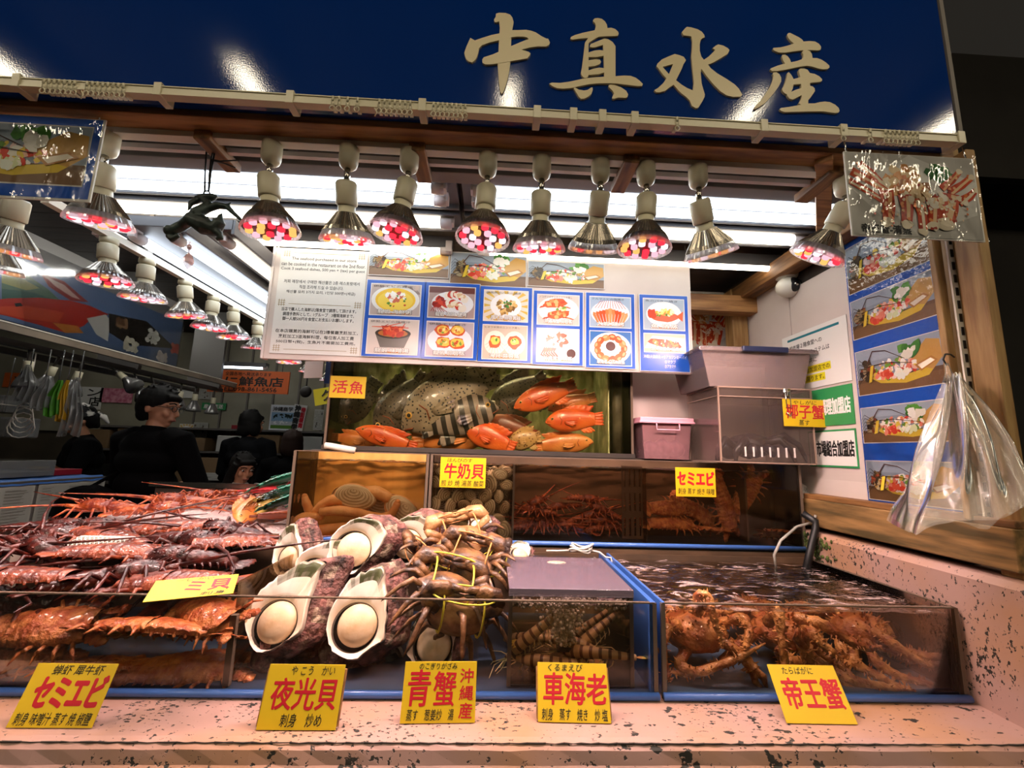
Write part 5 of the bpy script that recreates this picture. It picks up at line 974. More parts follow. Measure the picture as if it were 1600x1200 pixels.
# ---------------------------------------------------------------- geoducks
T_['siphon'] = pm('geoduck_siphon', 'f6b878', .5, c2='d88a4a', scale=14, bump=.5, bscale=50, coat=.2, sss=.1); T_['whiteclam'] = pm('pale_ringed_shell', 'ffffff', .55, attr=True, bump=.2, bscale=60)
def ringshell(r, seed=0, base='e8d4b4', line='a88a62', nu=26, nv=12, dome=.5, fq=46):
    """one valve: growth rings spreading from the hinge"""
    mb = MB(); vs_ = []; cl = []
    def pt(u, v):
        a = 2*PI*u; q = v; x = q*cos(a)*(1+.06*cos(a)); z = q*sin(a)*(.86+.05*sin(a)); hx, hz = 0, .62
        x = hx*(1-q)+x*1; z = hz*(1-q)*.95+z; y = -dome*math.sqrt(max(0, 1-q*q))*(1+.0*q)
        y *= 1-.0*q; rr = (.010*sin(q*fq)) ; return (x*r[0], (y+rr*(q > .1))*r[1], z*r[2])
    A, B = h(base), h(line)
    mb.grid(lambda u, v: pt(u, v), nu, nv*2, cfn=lambda u, v: colmix(A, B, max(0, .5+.5*sin(v*fq+seed))*.85+.35*nz3((u*6, v*9, seed), 1)+.1)); return mb
def geoduck(label, loc, rot, path, r, shell=True):
    t = thing('geoduck', label, 'geoduck', loc, rot, 'geoducks in the golden tank')
    if shell:
        ringshell((.066, .045, .046), 1).build('shell_valve', 'whiteclam', t); ringshell((.066, .045, .046), 2).build('shell_valve', 'whiteclam', t).rotation_euler = (0, 0, PI)
        MB().ell((0, 0, 0), (.064, .016, .044), 16, 10).build('mantle', 'siphon', t)
    rs = [r*(1+.06*sin(i*2.3)) for i in range(len(path)*3-2)]; pp = []
    for i in range(len(path)-1):
        for j in range(3): pp.append(V(path[i]).lerp(V(path[i+1]), j/3))
    pp.append(V(path[-1])); kk = len(pp)
    for _ in range(3): pp = [pp[0]]+[(pp[i-1]+pp[i]*2+pp[i+1])/4 for i in range(1, kk-1)]+[pp[-1]]
    rs = [rs[i]*(.75+.35*min(1, i/3) if i < 3 else 1)*(1-.35*(i/(kk-1))**3) for i in range(kk)]
    mb = MB().tube(pp, rs, 16); e = pp[-1]; d = (pp[-1]-pp[-2]).normalized(); mb.ell(e+d*.001, (rs[-1]*.95,)*3, 12, 8)
    mb.build('siphon', 'siphon', t); return t
G = lambda x, y, Y=1.40: at(x, y, Y=Y)
def gpath(o, pts, Y): return [G(x, y, Y+(d if len(q) > 2 else 0))-o for q in pts for x, y, d in [(*q, 0)[:3]]]
def gd(label, c, Y, rot, pts, r, shell=True):
    o = G(*c, Y); return geoduck(label, o, rot, [(M.Rotation(-rot[2], 4, 'Z') @ M.Rotation(-rot[1], 4, 'Y') @ V(G(x, y, Y)-o)) if False else (TR(rot=rot).inverted() @ (G(x, y, Y)-o)) for x, y in pts], r, shell)
gd('geoduck with pale ringed shell near the top, siphon reaching left and down', (553, 778), 1.385, (0, rad(8), 0), [(545, 785), (520, 778), (500, 792), (490, 802)], .017)
gd('geoduck with large ringed shell at the right side of the golden tank', (628, 800), 1.395, (0, rad(40), 0), [(610, 780), (590, 768), (572, 768), (560, 775)], .020)
gd('geoduck siphon stretched along the bottom left and curling up', (500, 818), 1.37, (0, 0, 0), [(545, 822), (515, 828), (485, 830), (464, 826), (463, 812), (478, 806), (500, 808)], .0165, False)
gd('geoduck siphon lying across the middle with its tip pointing right', (560, 800), 1.362, (0, 0, 0), [(500, 800), (530, 797), (560, 802), (590, 810), (608, 808), (618, 795), (621, 785)], .015, False)
gd('geoduck siphon standing upright at the left end of the golden tank', (478, 790), 1.40, (0, 0, 0), [(492, 818), (484, 800), (478, 785), (476, 776)], .014, False)
gd('geoduck with shell lying at the back of the golden tank', (590, 790), 1.44, (0, rad(20), 0), [(575, 785), (550, 795), (530, 800), (515, 795)], .017)
gd('geoduck siphon pressed against the left wall of the golden tank', (463, 800), 1.42, (0, 0, 0), [(466, 825), (462, 805), (464, 785), (470, 775)], .014, False)
gd('geoduck lying low at the right with its shell half hidden', (628, 828), 1.40, (0, rad(10), 0), [(610, 832), (590, 828), (570, 822)], .015)
# ---------------------------------------------------------------- clams
pal = [('d8c4a4', '86704e'), ('c8b28e', '705a3c'), ('e0ceae', '947a56'), ('b89c78', '5e4832')]
cl_p = []
for i, (b, l_) in enumerate(pal):
    mb = ringshell((.026, .026, .023), i, b, l_, 20, 13, .42, 30); m2 = ringshell((.026, .026, .023), i+1, b, l_, 20, 13, .42, 30); mb.add(m2.v, m2.f, 0, m2.c, T=TR(rot=(0, 0, PI)))
    o = mb.build('clam', 'whiteclam'); cl_p.append(Proto(tag(o, 'round ringed clam in the heap behind the clam card', 'clam', 'clams in the middle tank')))
cnt = 0
for layer in range(3):
    for rw in range(6):
        for cc in range(6):
            x = -.170+cc*.043+(.0215 if (rw+layer) % 2 else 0)+R.uniform(-.005, .005); z = 1.166+rw*.034+R.uniform(-.004, .004)
            if x > .05 or (rw == 5 and layer == 0 and 1 < cc < 4): continue
            y = 1.362+layer*.040+R.uniform(-.004, .004)
            cl_p[R.randint(0, 3)].put((x, y, z), (R.uniform(-.5, .5), R.uniform(-PI, PI), R.uniform(-.7, .7) if R.random() < .8 else R.uniform(-PI, PI)), sc=R.uniform(.86, 1.12)); cnt += 1
# ---------------------------------------------------------------- lobsters
T_['lobred'] = pm('spiny_lobster_shell', '6c2212', .35, c2='c8642e', scale=34, lo=.4, hi=.72, bump=.5, bscale=90, coat=.35); T_['lobdark'] = pm('dark_lobster_shell', '2c0d0b', .28, c2='642418', scale=40, lo=.42, hi=.7, bump=.5, bscale=90, coat=.3)
T_['slip'] = pm('slipper_lobster_shell', 'a04a1e', .45, c2='d88a4a', scale=38, lo=.4, hi=.7, bump=.9, bscale=110, coat=.3); T_['slipdark'] = pm('wet_slipper_shell', '5c2010', .32, c2='a84e28', scale=40, lo=.42, hi=.7, bump=.8, bscale=110, coat=.5)
def lobster(label, group, mat, seed=0, ant=.26):
    rn = random.Random(seed); t = thing('spiny_lobster', label, 'lobster', (0, 0, 0), (0, 0, 0), group)
    mb = MB().tube([(-.005, 0, .026), (.02, 0, .030), (.05, 0, .031), (.08, 0, .028), (.10, 0, .022)], [.022, .027, .029, .024, .012], 14, flat=.85)
    for i in range(26):
        a = rn.uniform(-1.3, 1.3); x = rn.uniform(.0, .095); rr = .027*(1-(x-.05)**2*90*.4); b = V((x, rr*sin(a), .029+rr*.85*cos(a))); mb.tube([b, b+V((.006, .004*sin(a), .006*cos(a)))], [.0022, .0003], 5)
    for s in (-1, 1): mb.tube([(.09, s*.011, .038), (.106, s*.013, .048)], [.004, .0006], 6); mb.ell((.095, s*.018, .033), (.004, .004, .004), 8, 6)
    mb.build('carapace', mat, t)
    mb = MB(); pts = []; rs = []
    for i in range(13): s = i/12; pts.append((-.005-.105*s, 0, .025-.006*s*s*2)); rs.append((.0245-.009*s)*(1.06 if i % 2 else .93))
    mb.tube(pts, rs, 14, flat=.8)
    for i in range(6):
        for s in (-1, 1): x = -.012-.0175*i; w = .022-.0013*i; mb.tube([(x, s*w, .02), (x-.006, s*(w+.006), .008)], [.004, .001], 5)
    mb.build('abdomen', mat, t)
    for i, a in enumerate((-.75, -.38, 0, .38, .75)):
        mb = MB(); d = V((-cos(a), sin(a), -.12)); b = V((-.108, .006*sin(a), .013)); pr = V((sin(a), cos(a), 0))
        mb.grid(lambda u, v: b+d*(.042*v)+pr*((u-.5)*.026*(.45+.75*v-.3*v**4))+V((0, 0, .003*sin(u*PI))), 5, 5); mb.build('tail_fin', mat, t, solid=.0014)
    for s in (-1, 1):
        mb = MB().tube([(.088, s*.012, .026), (.10, s*.022, .032), (.122, s*.030, .038)], [.009, .008, .006], 9)
        e = V((.122, s*.030, .038)); w = rn.uniform(.1, .7)*s; up = rn.uniform(-.02, .14); mb.tube([e, e+V((.35*ant, w*ant*.35, up*ant*.5)), e+V((.7*ant, w*ant*.8, up*ant*.8)), e+V((ant*.95, w*ant*1.3, up*ant))], [.0048, .0034, .0022, .0007], 7); mb.build('antenna', mat, t)
        for i in range(5):
            x = .075-.018*i; o = V((x, s*.022, .016)); sp = .055+.012*(2-abs(i-2)); dx = .035*(1.3-i*.65); kz = rn.uniform(.012, .03)
            MB().tube([o, o+V((dx*.5, s*sp*.55, kz)), o+V((dx*.9, s*sp*.9, -.004)), o+V((dx*1.3, s*sp*1.12, -.016))], [.0045, .0042, .0032, .0008], 7).build('leg', mat, t)
    return t
def slipper(label, group, mat, seed=0):
    rn = random.Random(seed); t = thing('slipper_lobster', label, 'lobster', (0, 0, 0), (0, 0, 0), group)
    def body(u, v):
        x = .085*v; a = PI*u; w = .040*(1-.25*(v-.4)**2*2.2)*(1+.05*sin(v*26)); z = .024*sin(a)**.7*(1-.25*v); g = 1+.05*nz3((u*9, v*9, seed), 1.2)
        return (x, -w*cos(a)*g, .008+z*g+.0016*rn.uniform(-1, 1))
    mb = MB().grid(body, 16, 16); mb.add([(0, -.04, .007), (.085, -.034, .007), (.085, .034, .007), (0, .04, .007)], [(0, 1, 2, 3)]); mb.build('carapace', mat, t)
    def abd(u, v):
        x = -.100*v; a = PI*u; rg = 1+.09*abs(sin(v*6*PI)); w = .037*(1-.35*v**1.5)*rg; z = .024*sin(a)**.8*(1-.4*v)*rg; return (x, -w*cos(a), .007+z)
    mb = MB().grid(abd, 14, 25)
    for i in range(6):
        for s in (-1, 1): x = -.010-.0165*i; w = .035*(1-.06*i); mb.tube([(x, s*w*.9, .012), (x-.008, s*(w+.005), .004)], [.006, .0015], 6)
    mb.build('abdomen', mat, t)
    for i, a in enumerate((-.9, -.45, 0, .45, .9)):
        d = V((-cos(a), sin(a), -.03)); b = V((-.096, .010*sin(a), .010)); pr = V((sin(a), cos(a), 0)); mb = MB()
        mb.grid(lambda u, v: b+d*(.038*v)+pr*((u-.5)*.028*(.5+.8*v-.35*v**4))+V((0, 0, .003*sin(u*PI))), 5, 5); mb.build('tail_fin', mat, t, solid=.0014)
    for s in (-1, 1):
        mb = MB(); o = V((.084, s*.018, .011))
        for j in range(3):
            c = o+V((.012+.010*j, s*(.004+.006*j), -.001)); n = 10; rr = .016-.002*j
            mb.add([c+V((0, 0, .004))]+[c+V((rr*cos(q*2*PI/n)*(1.15 if q % 2 else .95), rr*sin(q*2*PI/n)*(1.1 if q % 2 else .95), -.001)) for q in range(n)], [(0, q+1, (q+1) % n+1) for q in range(n)])
        mb.build('antenna_plate', mat, t, solid=.002)
        for i in range(4):
            x = .07-.02*i; q = V((x, s*.033, .008)); MB().tube([q, q+V((.008*(1.5-i), s*.022, .005)), q+V((.014*(1.5-i), s*.036, -.006))], [.0042, .0035, .001], 7).build('leg', mat, t)
    return t
LG = 'spiny lobsters piled in the left display'
lobA = [Proto(lobster('dark red wet spiny lobster in the tangled pile of the left display', LG, 'lobdark', s_, .22+.05*s_)) for s_ in range(3)]
slA = [Proto(slipper('slipper lobster in the red pile of the left display', 'slipper lobsters in the left display', 'slipdark', s_)) for s_ in range(2)]
# middle tank: spiny lobsters and slipper lobsters
MG = 'spiny lobsters in the middle tank'
lobM = [Proto(lobster('red-legged spiny lobster crowded behind the lobster compartment glass', MG, 'lobred', 5+s_, .20)) for s_ in range(2)]
for i, (x, y, z, rx, ry, rz, s_) in enumerate(((.12, 1.375, 1.150, 0, 0, .25, .95), (.25, 1.37, 1.150, 0, -.1, 2.9, 1.0), (.36, 1.38, 1.150, 0, 0, .15, .9), (.18, 1.42, 1.180, .2, -.25, 2.6, .95), (.30, 1.42, 1.178, -.2, -.2, .4, .95), (.13, 1.45, 1.215, .1, -.5, .2, .85), (.37, 1.44, 1.20, 0, -.4, 2.8, .85), (.24, 1.45, 1.215, 0, .2, 3.3, .8),(.15, 1.36, 1.20, 0, 0, 2.9, .8), (.33, 1.45, 1.165, 0, 0, .1, 1.05), (.20, 1.38, 1.155, 0, .1, 3.0, 1.05), (.30, 1.45, 1.24, 0, .15, .2, .8), (.14, 1.43, 1.165, 0, 0, .2, 1.0))):
    lobM[i % 2].put((x, 1.418+(y-1.41)*.25, z+.006), (rx, ry*.8, (rz if rz < 1 else rz-.0)*1.0 if abs(rz) < .3 or abs(rz-PI) < .3 else (.25 if rz < 1.5 else PI-.25)), sc=s_*.66)
SG = 'slipper lobsters in the middle tank'
slM = Proto(slipper('orange slipper lobster in the right compartment of the middle tank', SG, 'slip', 3))
labs = ['slipper lobster clinging head-down to the glass, largest in the right middle compartment', 'slipper lobster lying along the bottom at the left of its compartment', 'slipper lobster at the bottom below the clinging one', 'reddish slipper lobster resting against the slotted panel', 'slipper lobster at the upper right of the compartment', 'slipper lobster half seen in the lower right corner of the middle tank', 'slipper lobster behind the clinging one, seen between it and the panel']
for i, (px, py, Y, rot, s_) in enumerate(((1135, 790, 1.365, (rad(80), rad(75), rad(10)), 1.05), (1050, 822, 1.375, (rad(25), 0, rad(8)), 1.0), (1110, 835, 1.37, (rad(15), 0, rad(175)), .85), (1042, 795, 1.40, (rad(60), 0, rad(10)), .8), (1165, 770, 1.41, (rad(75), rad(-60), 0), .95), (1222, 838, 1.39, (rad(30), 0, rad(160)), .75), (1085, 800, 1.43, (rad(60), rad(30), 0), .9))):
    q = at(px, py, Y=Y); q.y = max(q.y, 1.392); slM.put(q, rot, labs[i], SG, s_*.82)
# ---------------------------------------------------------------- mud crabs
T_['crabtop'] = pm('mud_crab_shell', '37231a', .42, c2='94663e', scale=26, lo=.40, hi=.68, bump=.5, bscale=60, coat=.15); T_['crabbelly'] = pm('mud_crab_belly', 'c89a66', .5, c2='8a5c36', scale=24, bump=.5, bscale=40, coat=.2); T_['band'] = pm('yellow_band', 'd8c83a', .45); T_['band2'] = pm('tan_band', 'c8864a', .5)
def crab(label, loc, rot, s, belly=False, band='band', seed=0):
    rn = random.Random(seed); t = thing('mud_crab', label, 'crab', loc, rot, 'tied mud crabs on the shell pile', s); up = 'crabbelly' if belly else 'crabtop'
    mb = MB(); n = 28
    def top(u, v):
        a = 2*PI*u; w = .072*(1+.10*cos(a)**2)*(1+.04*(abs(sin(7*a)) if sin(a) > 0 else 0)); d = .052; q = v; return (w*cos(a)*q, d*sin(a)*q, .024*(1-q**2.4)+.004*nz3((q*cos(a)*3, q*sin(a)*3, seed), 1.5))
    mb.grid(top, n, 8); mb.build('carapace', up, t)
    def bot(u, v): a = -2*PI*u; return (.074*cos(a)*v, .052*sin(a)*v, -.020*(1-v**2)+.002*sin(v*20))
    MB().grid(bot, n, 8).build('underside', 'crabbelly', t)
    for sg in (-1, 1):
        mb = MB(); o = V((sg*.058, .030, -.002))
        mb.tube([o, V((sg*.090, .050, .0)), V((sg*.094, .064, .002))], [.011, .015, .014], 10)
        mb.tube([V((sg*.096, .060, .004)), V((sg*.078, .084, .006)), V((sg*.045, .090, .006)), V((sg*.030, .088, .006))], [.015, .025, .022, .014], 12, flat=.75)
        mb.tube([V((sg*.034, .094, .008)), V((sg*.014, .094, .008)), V((sg*-.006, .084, .006))], [.012, .009, .001], 9); mb.tube([V((sg*.036, .080, .004)), V((sg*.014, .076, .004)), V((sg*-.004, .078, .004))], [.010, .007, .001], 9)
        for j in range(5): mb.ell((sg*(.024-.006*j), .087, .007), (.0028,)*3, 6, 4)
        mb.build('claw', 'crabtop' if not belly else 'crabbelly', t)
        for i in range(4):
            a = .25-.5*i; o = V((sg*.062*cos(a*.8), .02-.022*i, -.004)); d = V((sg*cos(a), sin(a)*.9, 0)); kz = rn.uniform(.012, .028)
            MB().tube([o, o+d*.034+V((0, 0, kz)), o+d*.060+V((0, -.006, kz*.3)), o+d*.082+V((0, -.016, -.016)), o+d*.094+V((0, -.026, -.026))], [.008, .0085, .0066, .005, .001], 8, flat=.7).build('leg', 'crabtop', t)
    for x in (-.05, .05): MB().tube([(x+.006*sin(q), .098*cos(q)*.62+.026, .034*sin(q)-.002) for q in [i*PI/9 for i in range(19)]], .0026, 6, cap=False).build('band', band, t)
    MB().tube([(.082*cos(q), .085, .030*sin(q)) for q in [i*PI/9 for i in range(19)]], .0024, 6, cap=False).build('band', band, t)
    return t
crab('mud crab tied with yellow bands, dark shell towards the viewer', P_(700, 922, 1.00), (rad(38), rad(14), rad(8)), .86, False, 'band', 1)
crab('mud crab tied with yellow bands hanging lowest behind the front glass', P_(716, 970, .985), (rad(62), rad(-8), rad(186)), .84, False, 'band', 2)
crab('mud crab with claws folded, middle of the crab pile', P_(730, 882, 1.085), (rad(50), rad(10), rad(-12)), .80, False, 'band2', 3)
crab('mud crab with pale belly up on top of the pile under the clams', P_(722, 846, 1.17), (rad(50), rad(-12), rad(15)), .84, True, 'band2', 4)
crab('dark mud crab at the left of the pile, against the turban shell', P_(668, 880, 1.115), (rad(40), rad(30), rad(70)), .72, False, 'band2', 5)
crab('dark mud crab lying at the back right of the pile', P_(760, 890, 1.13), (rad(45), rad(-25), rad(-60)), .7, False, 'band', 6)
# ---------------------------------------------------------------- king crabs
T_['king'] = pm('king_crab_shell', '8a4218', .42, c2='d89a58', scale=34, lo=.38, hi=.66, bump=1, bscale=80, coat=.3); T_['kingtop'] = pm('king_crab_back', '94491f', .45, c2='d08a48', scale=26, lo=.38, hi=.7, bump=.9, bscale=70, coat=.3)
def spikes(mb, pts, rs, n, rn, ln=.006):
    for _ in range(n):
        k = rn.uniform(0, len(pts)-1.001); i = int(k); p = V(pts[i]).lerp(V(pts[i+1]), k-i); r = rs[i]+(rs[i+1]-rs[i])*(k-i); d = (V(pts[i+1])-V(pts[i])).normalized(); q = V((rn.gauss(0, 1), rn.gauss(0, 1), rn.gauss(0, 1))); q = (q-d*q.dot(d)).normalized()
        mb.tube([p+q*r*.8, p+q*(r+ln)], [.0022, .0003], 5, cap=False)
def kingcrab(label, C, yaw, size, legs, claws, tilt=(0, 0)):
    rn = random.Random(int(C.x*1e4)); t = thing('king_crab', label, 'crab', C, (tilt[0], tilt[1], yaw), 'king crabs in the right front tank', size)
    mb = MB().ell((0, 0, 0), (.070, .064, .040), 22, 12, amp=.14, fq=40)
    for _ in range(70):
        a, b = rn.uniform(0, 2*PI), rn.uniform(.1, 1.5); d = V((sin(b)*cos(a), sin(b)*sin(a), cos(b))); p = V((.070*d.x, .064*d.y, .040*d.z)); mb.tube([p*.95, p+d*rn.uniform(.006, .012)], [.0035, .0004], 5, cap=False)
    mb.build('carapace', 'kingtop', t)
    for nm, L in (('leg', legs), ('claw', claws)):
        for pts in L:
            mb = MB(); rs = [.0125, .0135, .010, .0085, .0015][:len(pts)] if nm == 'leg' else [.012, .014, .013, .015]
            P2 = []; r2 = []
            for i in range(len(pts)-1):
                for f_, g_ in ((0, .82), (.12, 1.12), (.55, .92), (.9, 1.08)): P2.append(V(pts[i]).lerp(V(pts[i+1]), f_)); r2.append((rs[i]+(rs[i+1]-rs[i])*f_)*g_*.86)
            P2.append(V(pts[-1])); r2.append(rs[-1]); mb.tube(P2, r2, 10, jit=.05); spikes(mb, pts, rs, 54, rn, .0065)
            if nm == 'claw':
                e, d = V(pts[-1]), (V(pts[-1])-V(pts[-2])).normalized(); s_ = d.cross(V((0, 1, 0))).normalized(); mb.tube([e, e+d*.022+s_*.010, e+d*.044+s_*.002], [.010, .008, .001], 8); mb.tube([e, e+d*.020-s_*.009, e+d*.040-s_*.004], [.009, .007, .001], 8)
            mb.build(nm, 'king', t)
    return t
def KP(C, pts, yaw=0): return [M.Rotation(-yaw, 4, 'Z') @ (at(x, y, Y=Y)-C) for x, y, Y in pts]
C = at(1085, 985, Y=1.00)
kingcrab('king crab at the left of its tank with one leg raised out of the water', C, 0, 1, [
  KP(C, [(1090, 960, .96), (1092, 930, .94), (1106, 930, .93), (1118, 975, .915), (1130, 1012, .908)]), KP(C, [(1060, 975, .97), (1040, 985, .94), (1034, 1010, .92), (1040, 1050, .915), (1048, 1066, .91)]),
  KP(C, [(1075, 1010, .97), (1060, 1040, .94), (1090, 1052, .925), (1150, 1030, .92), (1196, 1005, .92)]), KP(C, [(1120, 975, 1.0), (1160, 965, .96), (1172, 985, .94), (1166, 1008, .93), (1162, 1016, .92)]),
  KP(C, [(1060, 960, 1.05), (1040, 950, 1.08), (1036, 985, 1.06), (1038, 1030, 1.02), (1040, 1045, 1.0)]), KP(C, [(1110, 960, 1.04), (1170, 950, 1.06), (1200, 985, 1.05), (1215, 1020, 1.0), (1220, 1040, .98)])],
  [KP(C, [(1125, 1000, .96), (1150, 1018, .945), (1165, 1030, .94), (1175, 1045, .935)])], (rad(15), rad(10)) if False else (0, 0))
C = at(1225, 985, Y=1.03)
kingcrab('king crab in the middle of its tank, legs folded against the glass', C, 0, 1.05, [
  KP(C, [(1200, 975, .98), (1215, 955, .94), (1222, 990, .925), (1226, 1035, .92), (1228, 1050, .915)]), KP(C, [(1250, 980, .98), (1268, 990, .94), (1285, 1008, .925), (1300, 1020, .92), (1312, 1030, .915)]),
  KP(C, [(1240, 965, .98), (1280, 975, .95), (1320, 1000, .93), (1350, 1012, .92), (1368, 1008, .915)]), KP(C, [(1190, 985, 1.0), (1160, 1005, .97), (1130, 1035, .95), (1080, 1050, .94), (1050, 1045, .935)]),
  KP(C, [(1250, 1000, 1.0), (1270, 1030, .97), (1320, 1058, .94), (1380, 1070, .925), (1420, 1074, .92)]), KP(C, [(1240, 960, 1.08), (1300, 955, 1.1), (1330, 985, 1.08), (1335, 1020, 1.05), (1330, 1045, 1.0)])],
  [KP(C, [(1215, 1010, .99), (1240, 1035, .96), (1262, 1030, .945), (1255, 1008, .935)]), KP(C, [(1260, 1010, .99), (1300, 1030, .97), (1318, 1050, .95), (1318, 1062, .945)])])
C = at(1345, 985, Y=1.06)
kingcrab('king crab at the right of its tank with legs stretched to the right', C, 0, .95, [
  KP(C, [(1365, 985, 1.0), (1395, 1005, .96), (1430, 1030, .94), (1455, 1042, .93), (1462, 1045, .92)]), KP(C, [(1350, 1000, 1.0), (1372, 1040, .96), (1410, 1062, .94), (1450, 1072, .93), (1470, 1074, .92)]),
  KP(C, [(1330, 1005, 1.0), (1335, 1040, .96), (1372, 1060, .94), (1410, 1080, .93), (1430, 1081, .92)]), KP(C, [(1360, 965, 1.05), (1385, 985, 1.02), (1392, 1010, 1.0), (1420, 1035, .98), (1435, 1040, .97)]),
  KP(C, [(1320, 990, 1.02), (1310, 1010, .99), (1325, 1035, .97), (1320, 1058, .95), (1318, 1068, .94)]), KP(C, [(1330, 955, 1.1), (1290, 950, 1.12), (1270, 985, 1.1), (1265, 1020, 1.05), (1262, 1040, 1.0)])],
  [KP(C, [(1375, 1010, 1.0), (1410, 1020, .97), (1440, 1026, .95), (1455, 1030, .94)])])
C = at(1180, 960, Y=1.16)
kingcrab('king crab at the back of its tank, mostly seen through the water surface', C, 0, 1.0, [KP(C, [(1180+sx*30, 955, 1.14), (1180+sx*70, 945, 1.13+.03*i), (1180+sx*110, 955, 1.12+.03*i), (1180+sx*125, 985, 1.12+.02*i), (1180+sx*130, 1000, 1.1)]) for sx in (-1, 1) for i in range(3)], [])
C = at(1350, 950, Y=1.20)
kingcrab('king crab at the back right of its tank, legs seen through the water surface', C, 0, .9, [KP(C, [(1350+sx*25, 948, 1.18), (1350+sx*60, 942, 1.16+.03*i), (1350+sx*80, 955, 1.15+.03*i), (1350+sx*95, 980, 1.14+.02*i), (1350+sx*98, 990, 1.12)]) for sx in (-1, 1) for i in range(3)], [])
# ---------------------------------------------------------------- kuruma prawns
T_['prawn'] = pm('striped_prawn', 'ffffff', .35, attr=True, coat=.4, sss=.05)
def prawn(label):
    t = thing('kuruma_prawn', label, 'prawn', (0, 0, 0), (0, 0, 0), 'kuruma prawns in the clear box'); n = 27; pts = []; rs = []; cl = []
    for i in range(n+1):
        s = i/n; a = s*1.5-.2; pts.append((.075-.16*s, .035*sin(a*1.6), .012+.004*sin(a*2))); rs.append((.0035+.009*min(1, s*5))*(1-.55*max(0, s-.35)/.65))
        cl.append(h('6a4426') if (i % 3 == 0) else h('d8b27c'))
    MB().tube(pts, rs, 10, col=cl[:n]).build('body', 'prawn', t)
    e = V(pts[-1]); 
    for a in (-.5, -.17, .17, .5):
        d = V((-cos(a), -sin(a)-.3, 0)); mb = MB().tube([e, e+d*.014, e+d*.026], [.003, .0065, .001], 6, flat=.25, col=[h('c88a4a'), h('d8b84a')]); mb.build('tail_fin', 'prawn', t)
    mb = MB()
    for s in (-1, 1): mb.tube([(.075, s*.003, .012), (.10, s*.02, .02), (.12, s*.045, .012)], [.0012, .001, .0004], 5, col=h('e0c890')); mb.tube([(.072, s*.004, .010), (.092, s*.012, .004), (.105, s*.016, .004)], [.0012, .001, .0004], 5, col=h('e0c890'))
    mb.build('antennae', 'prawn', t); mb = MB()
    for i in range(9): x = .055-.012*i; s = (.075-x)/.16; y = .035*sin((s*1.5-.2)*1.6); mb.tube([(x, y, .006), (x+.004, y, -.003), (x+.010, y+.002, -.007)], [.0016, .0012, .0005], 5, col=h('d8c08a'))
    mb.build('legs', 'prawn', t); return t
pr = Proto(prawn('prawn'))
PL = ['striped prawn lying lowest at the front left of the clear box, feelers towards the glass', 'striped prawn leaning up the left wall of the clear box', 'striped prawn behind the bubbles at the right', 'striped prawn curled in the middle beneath the bubbles', 'striped prawn on the floor at the right of the clear box', 'striped prawn at the back left of the clear box', 'striped prawn climbing at the back right of the clear box']
for i, (px, py, Y, rot) in enumerate(((858, 1038, .985, (0, 0, rad(186))), (838, 998, 1.00, (rad(20), rad(35), rad(195))), (925, 1005, 1.03, (rad(30), rad(30), rad(200))), (880, 1022, .985, (rad(10), 0, rad(10))), (925, 1030, .965, (rad(15), 0, rad(170))), (830, 1000, 1.10, (0, rad(20), rad(160))), (910, 990, 1.10, (0, rad(40), rad(170))))):
    pr.put(at(px, py, Y=Y), rot, PL[i])
# ---------------------------------------------------------------- coconut crab in the acrylic case
T_['coco'] = pm('coconut_crab_shell', '0e0a0c', .3, c2='2a1e22', scale=24, bump=.5, bscale=60, coat=.4)
cc = thing('coconut_crab', 'dark coconut crab crouching in the acrylic case', 'crab', (.850, 1.400, AZ0+.006), (0, 0, 0), None, 1.12)
mb = MB().ell((0, 0, .045), (.060, .045, .036), 20, 12, amp=.2, fq=40); mb.ell((-.055, .01, .035), (.04, .038, .03), 16, 10, amp=.15); mb.build('carapace', 'coco', cc)
for i, pts in enumerate(([(.04, -.02, .06), (.075, -.045, .075), (.108, -.055, .05), (.122, -.06, .015), (.124, -.062, .0)], [(.02, -.03, .05), (.05, -.06, .062), (.075, -.068, .035), (.085, -.07, .0)], [(-.03, -.03, .045), (-.05, -.06, .06), (-.08, -.068, .03), (-.085, -.07, .0)], [(-.06, -.02, .04), (-.095, -.04, .06), (-.12, -.045, .03), (-.128, -.05, .0)])):
    MB().tube(pts, [.012, .011, .008, .005, .002][:len(pts)], 9).build('leg', 'coco', cc)
for s in (-1, 1): MB().tube([(s*.02, -.04, .04), (s*.028, -.064, .03), (s*.02, -.072, .016)], [.012, .017, .006], 10).build('claw', 'coco', cc)
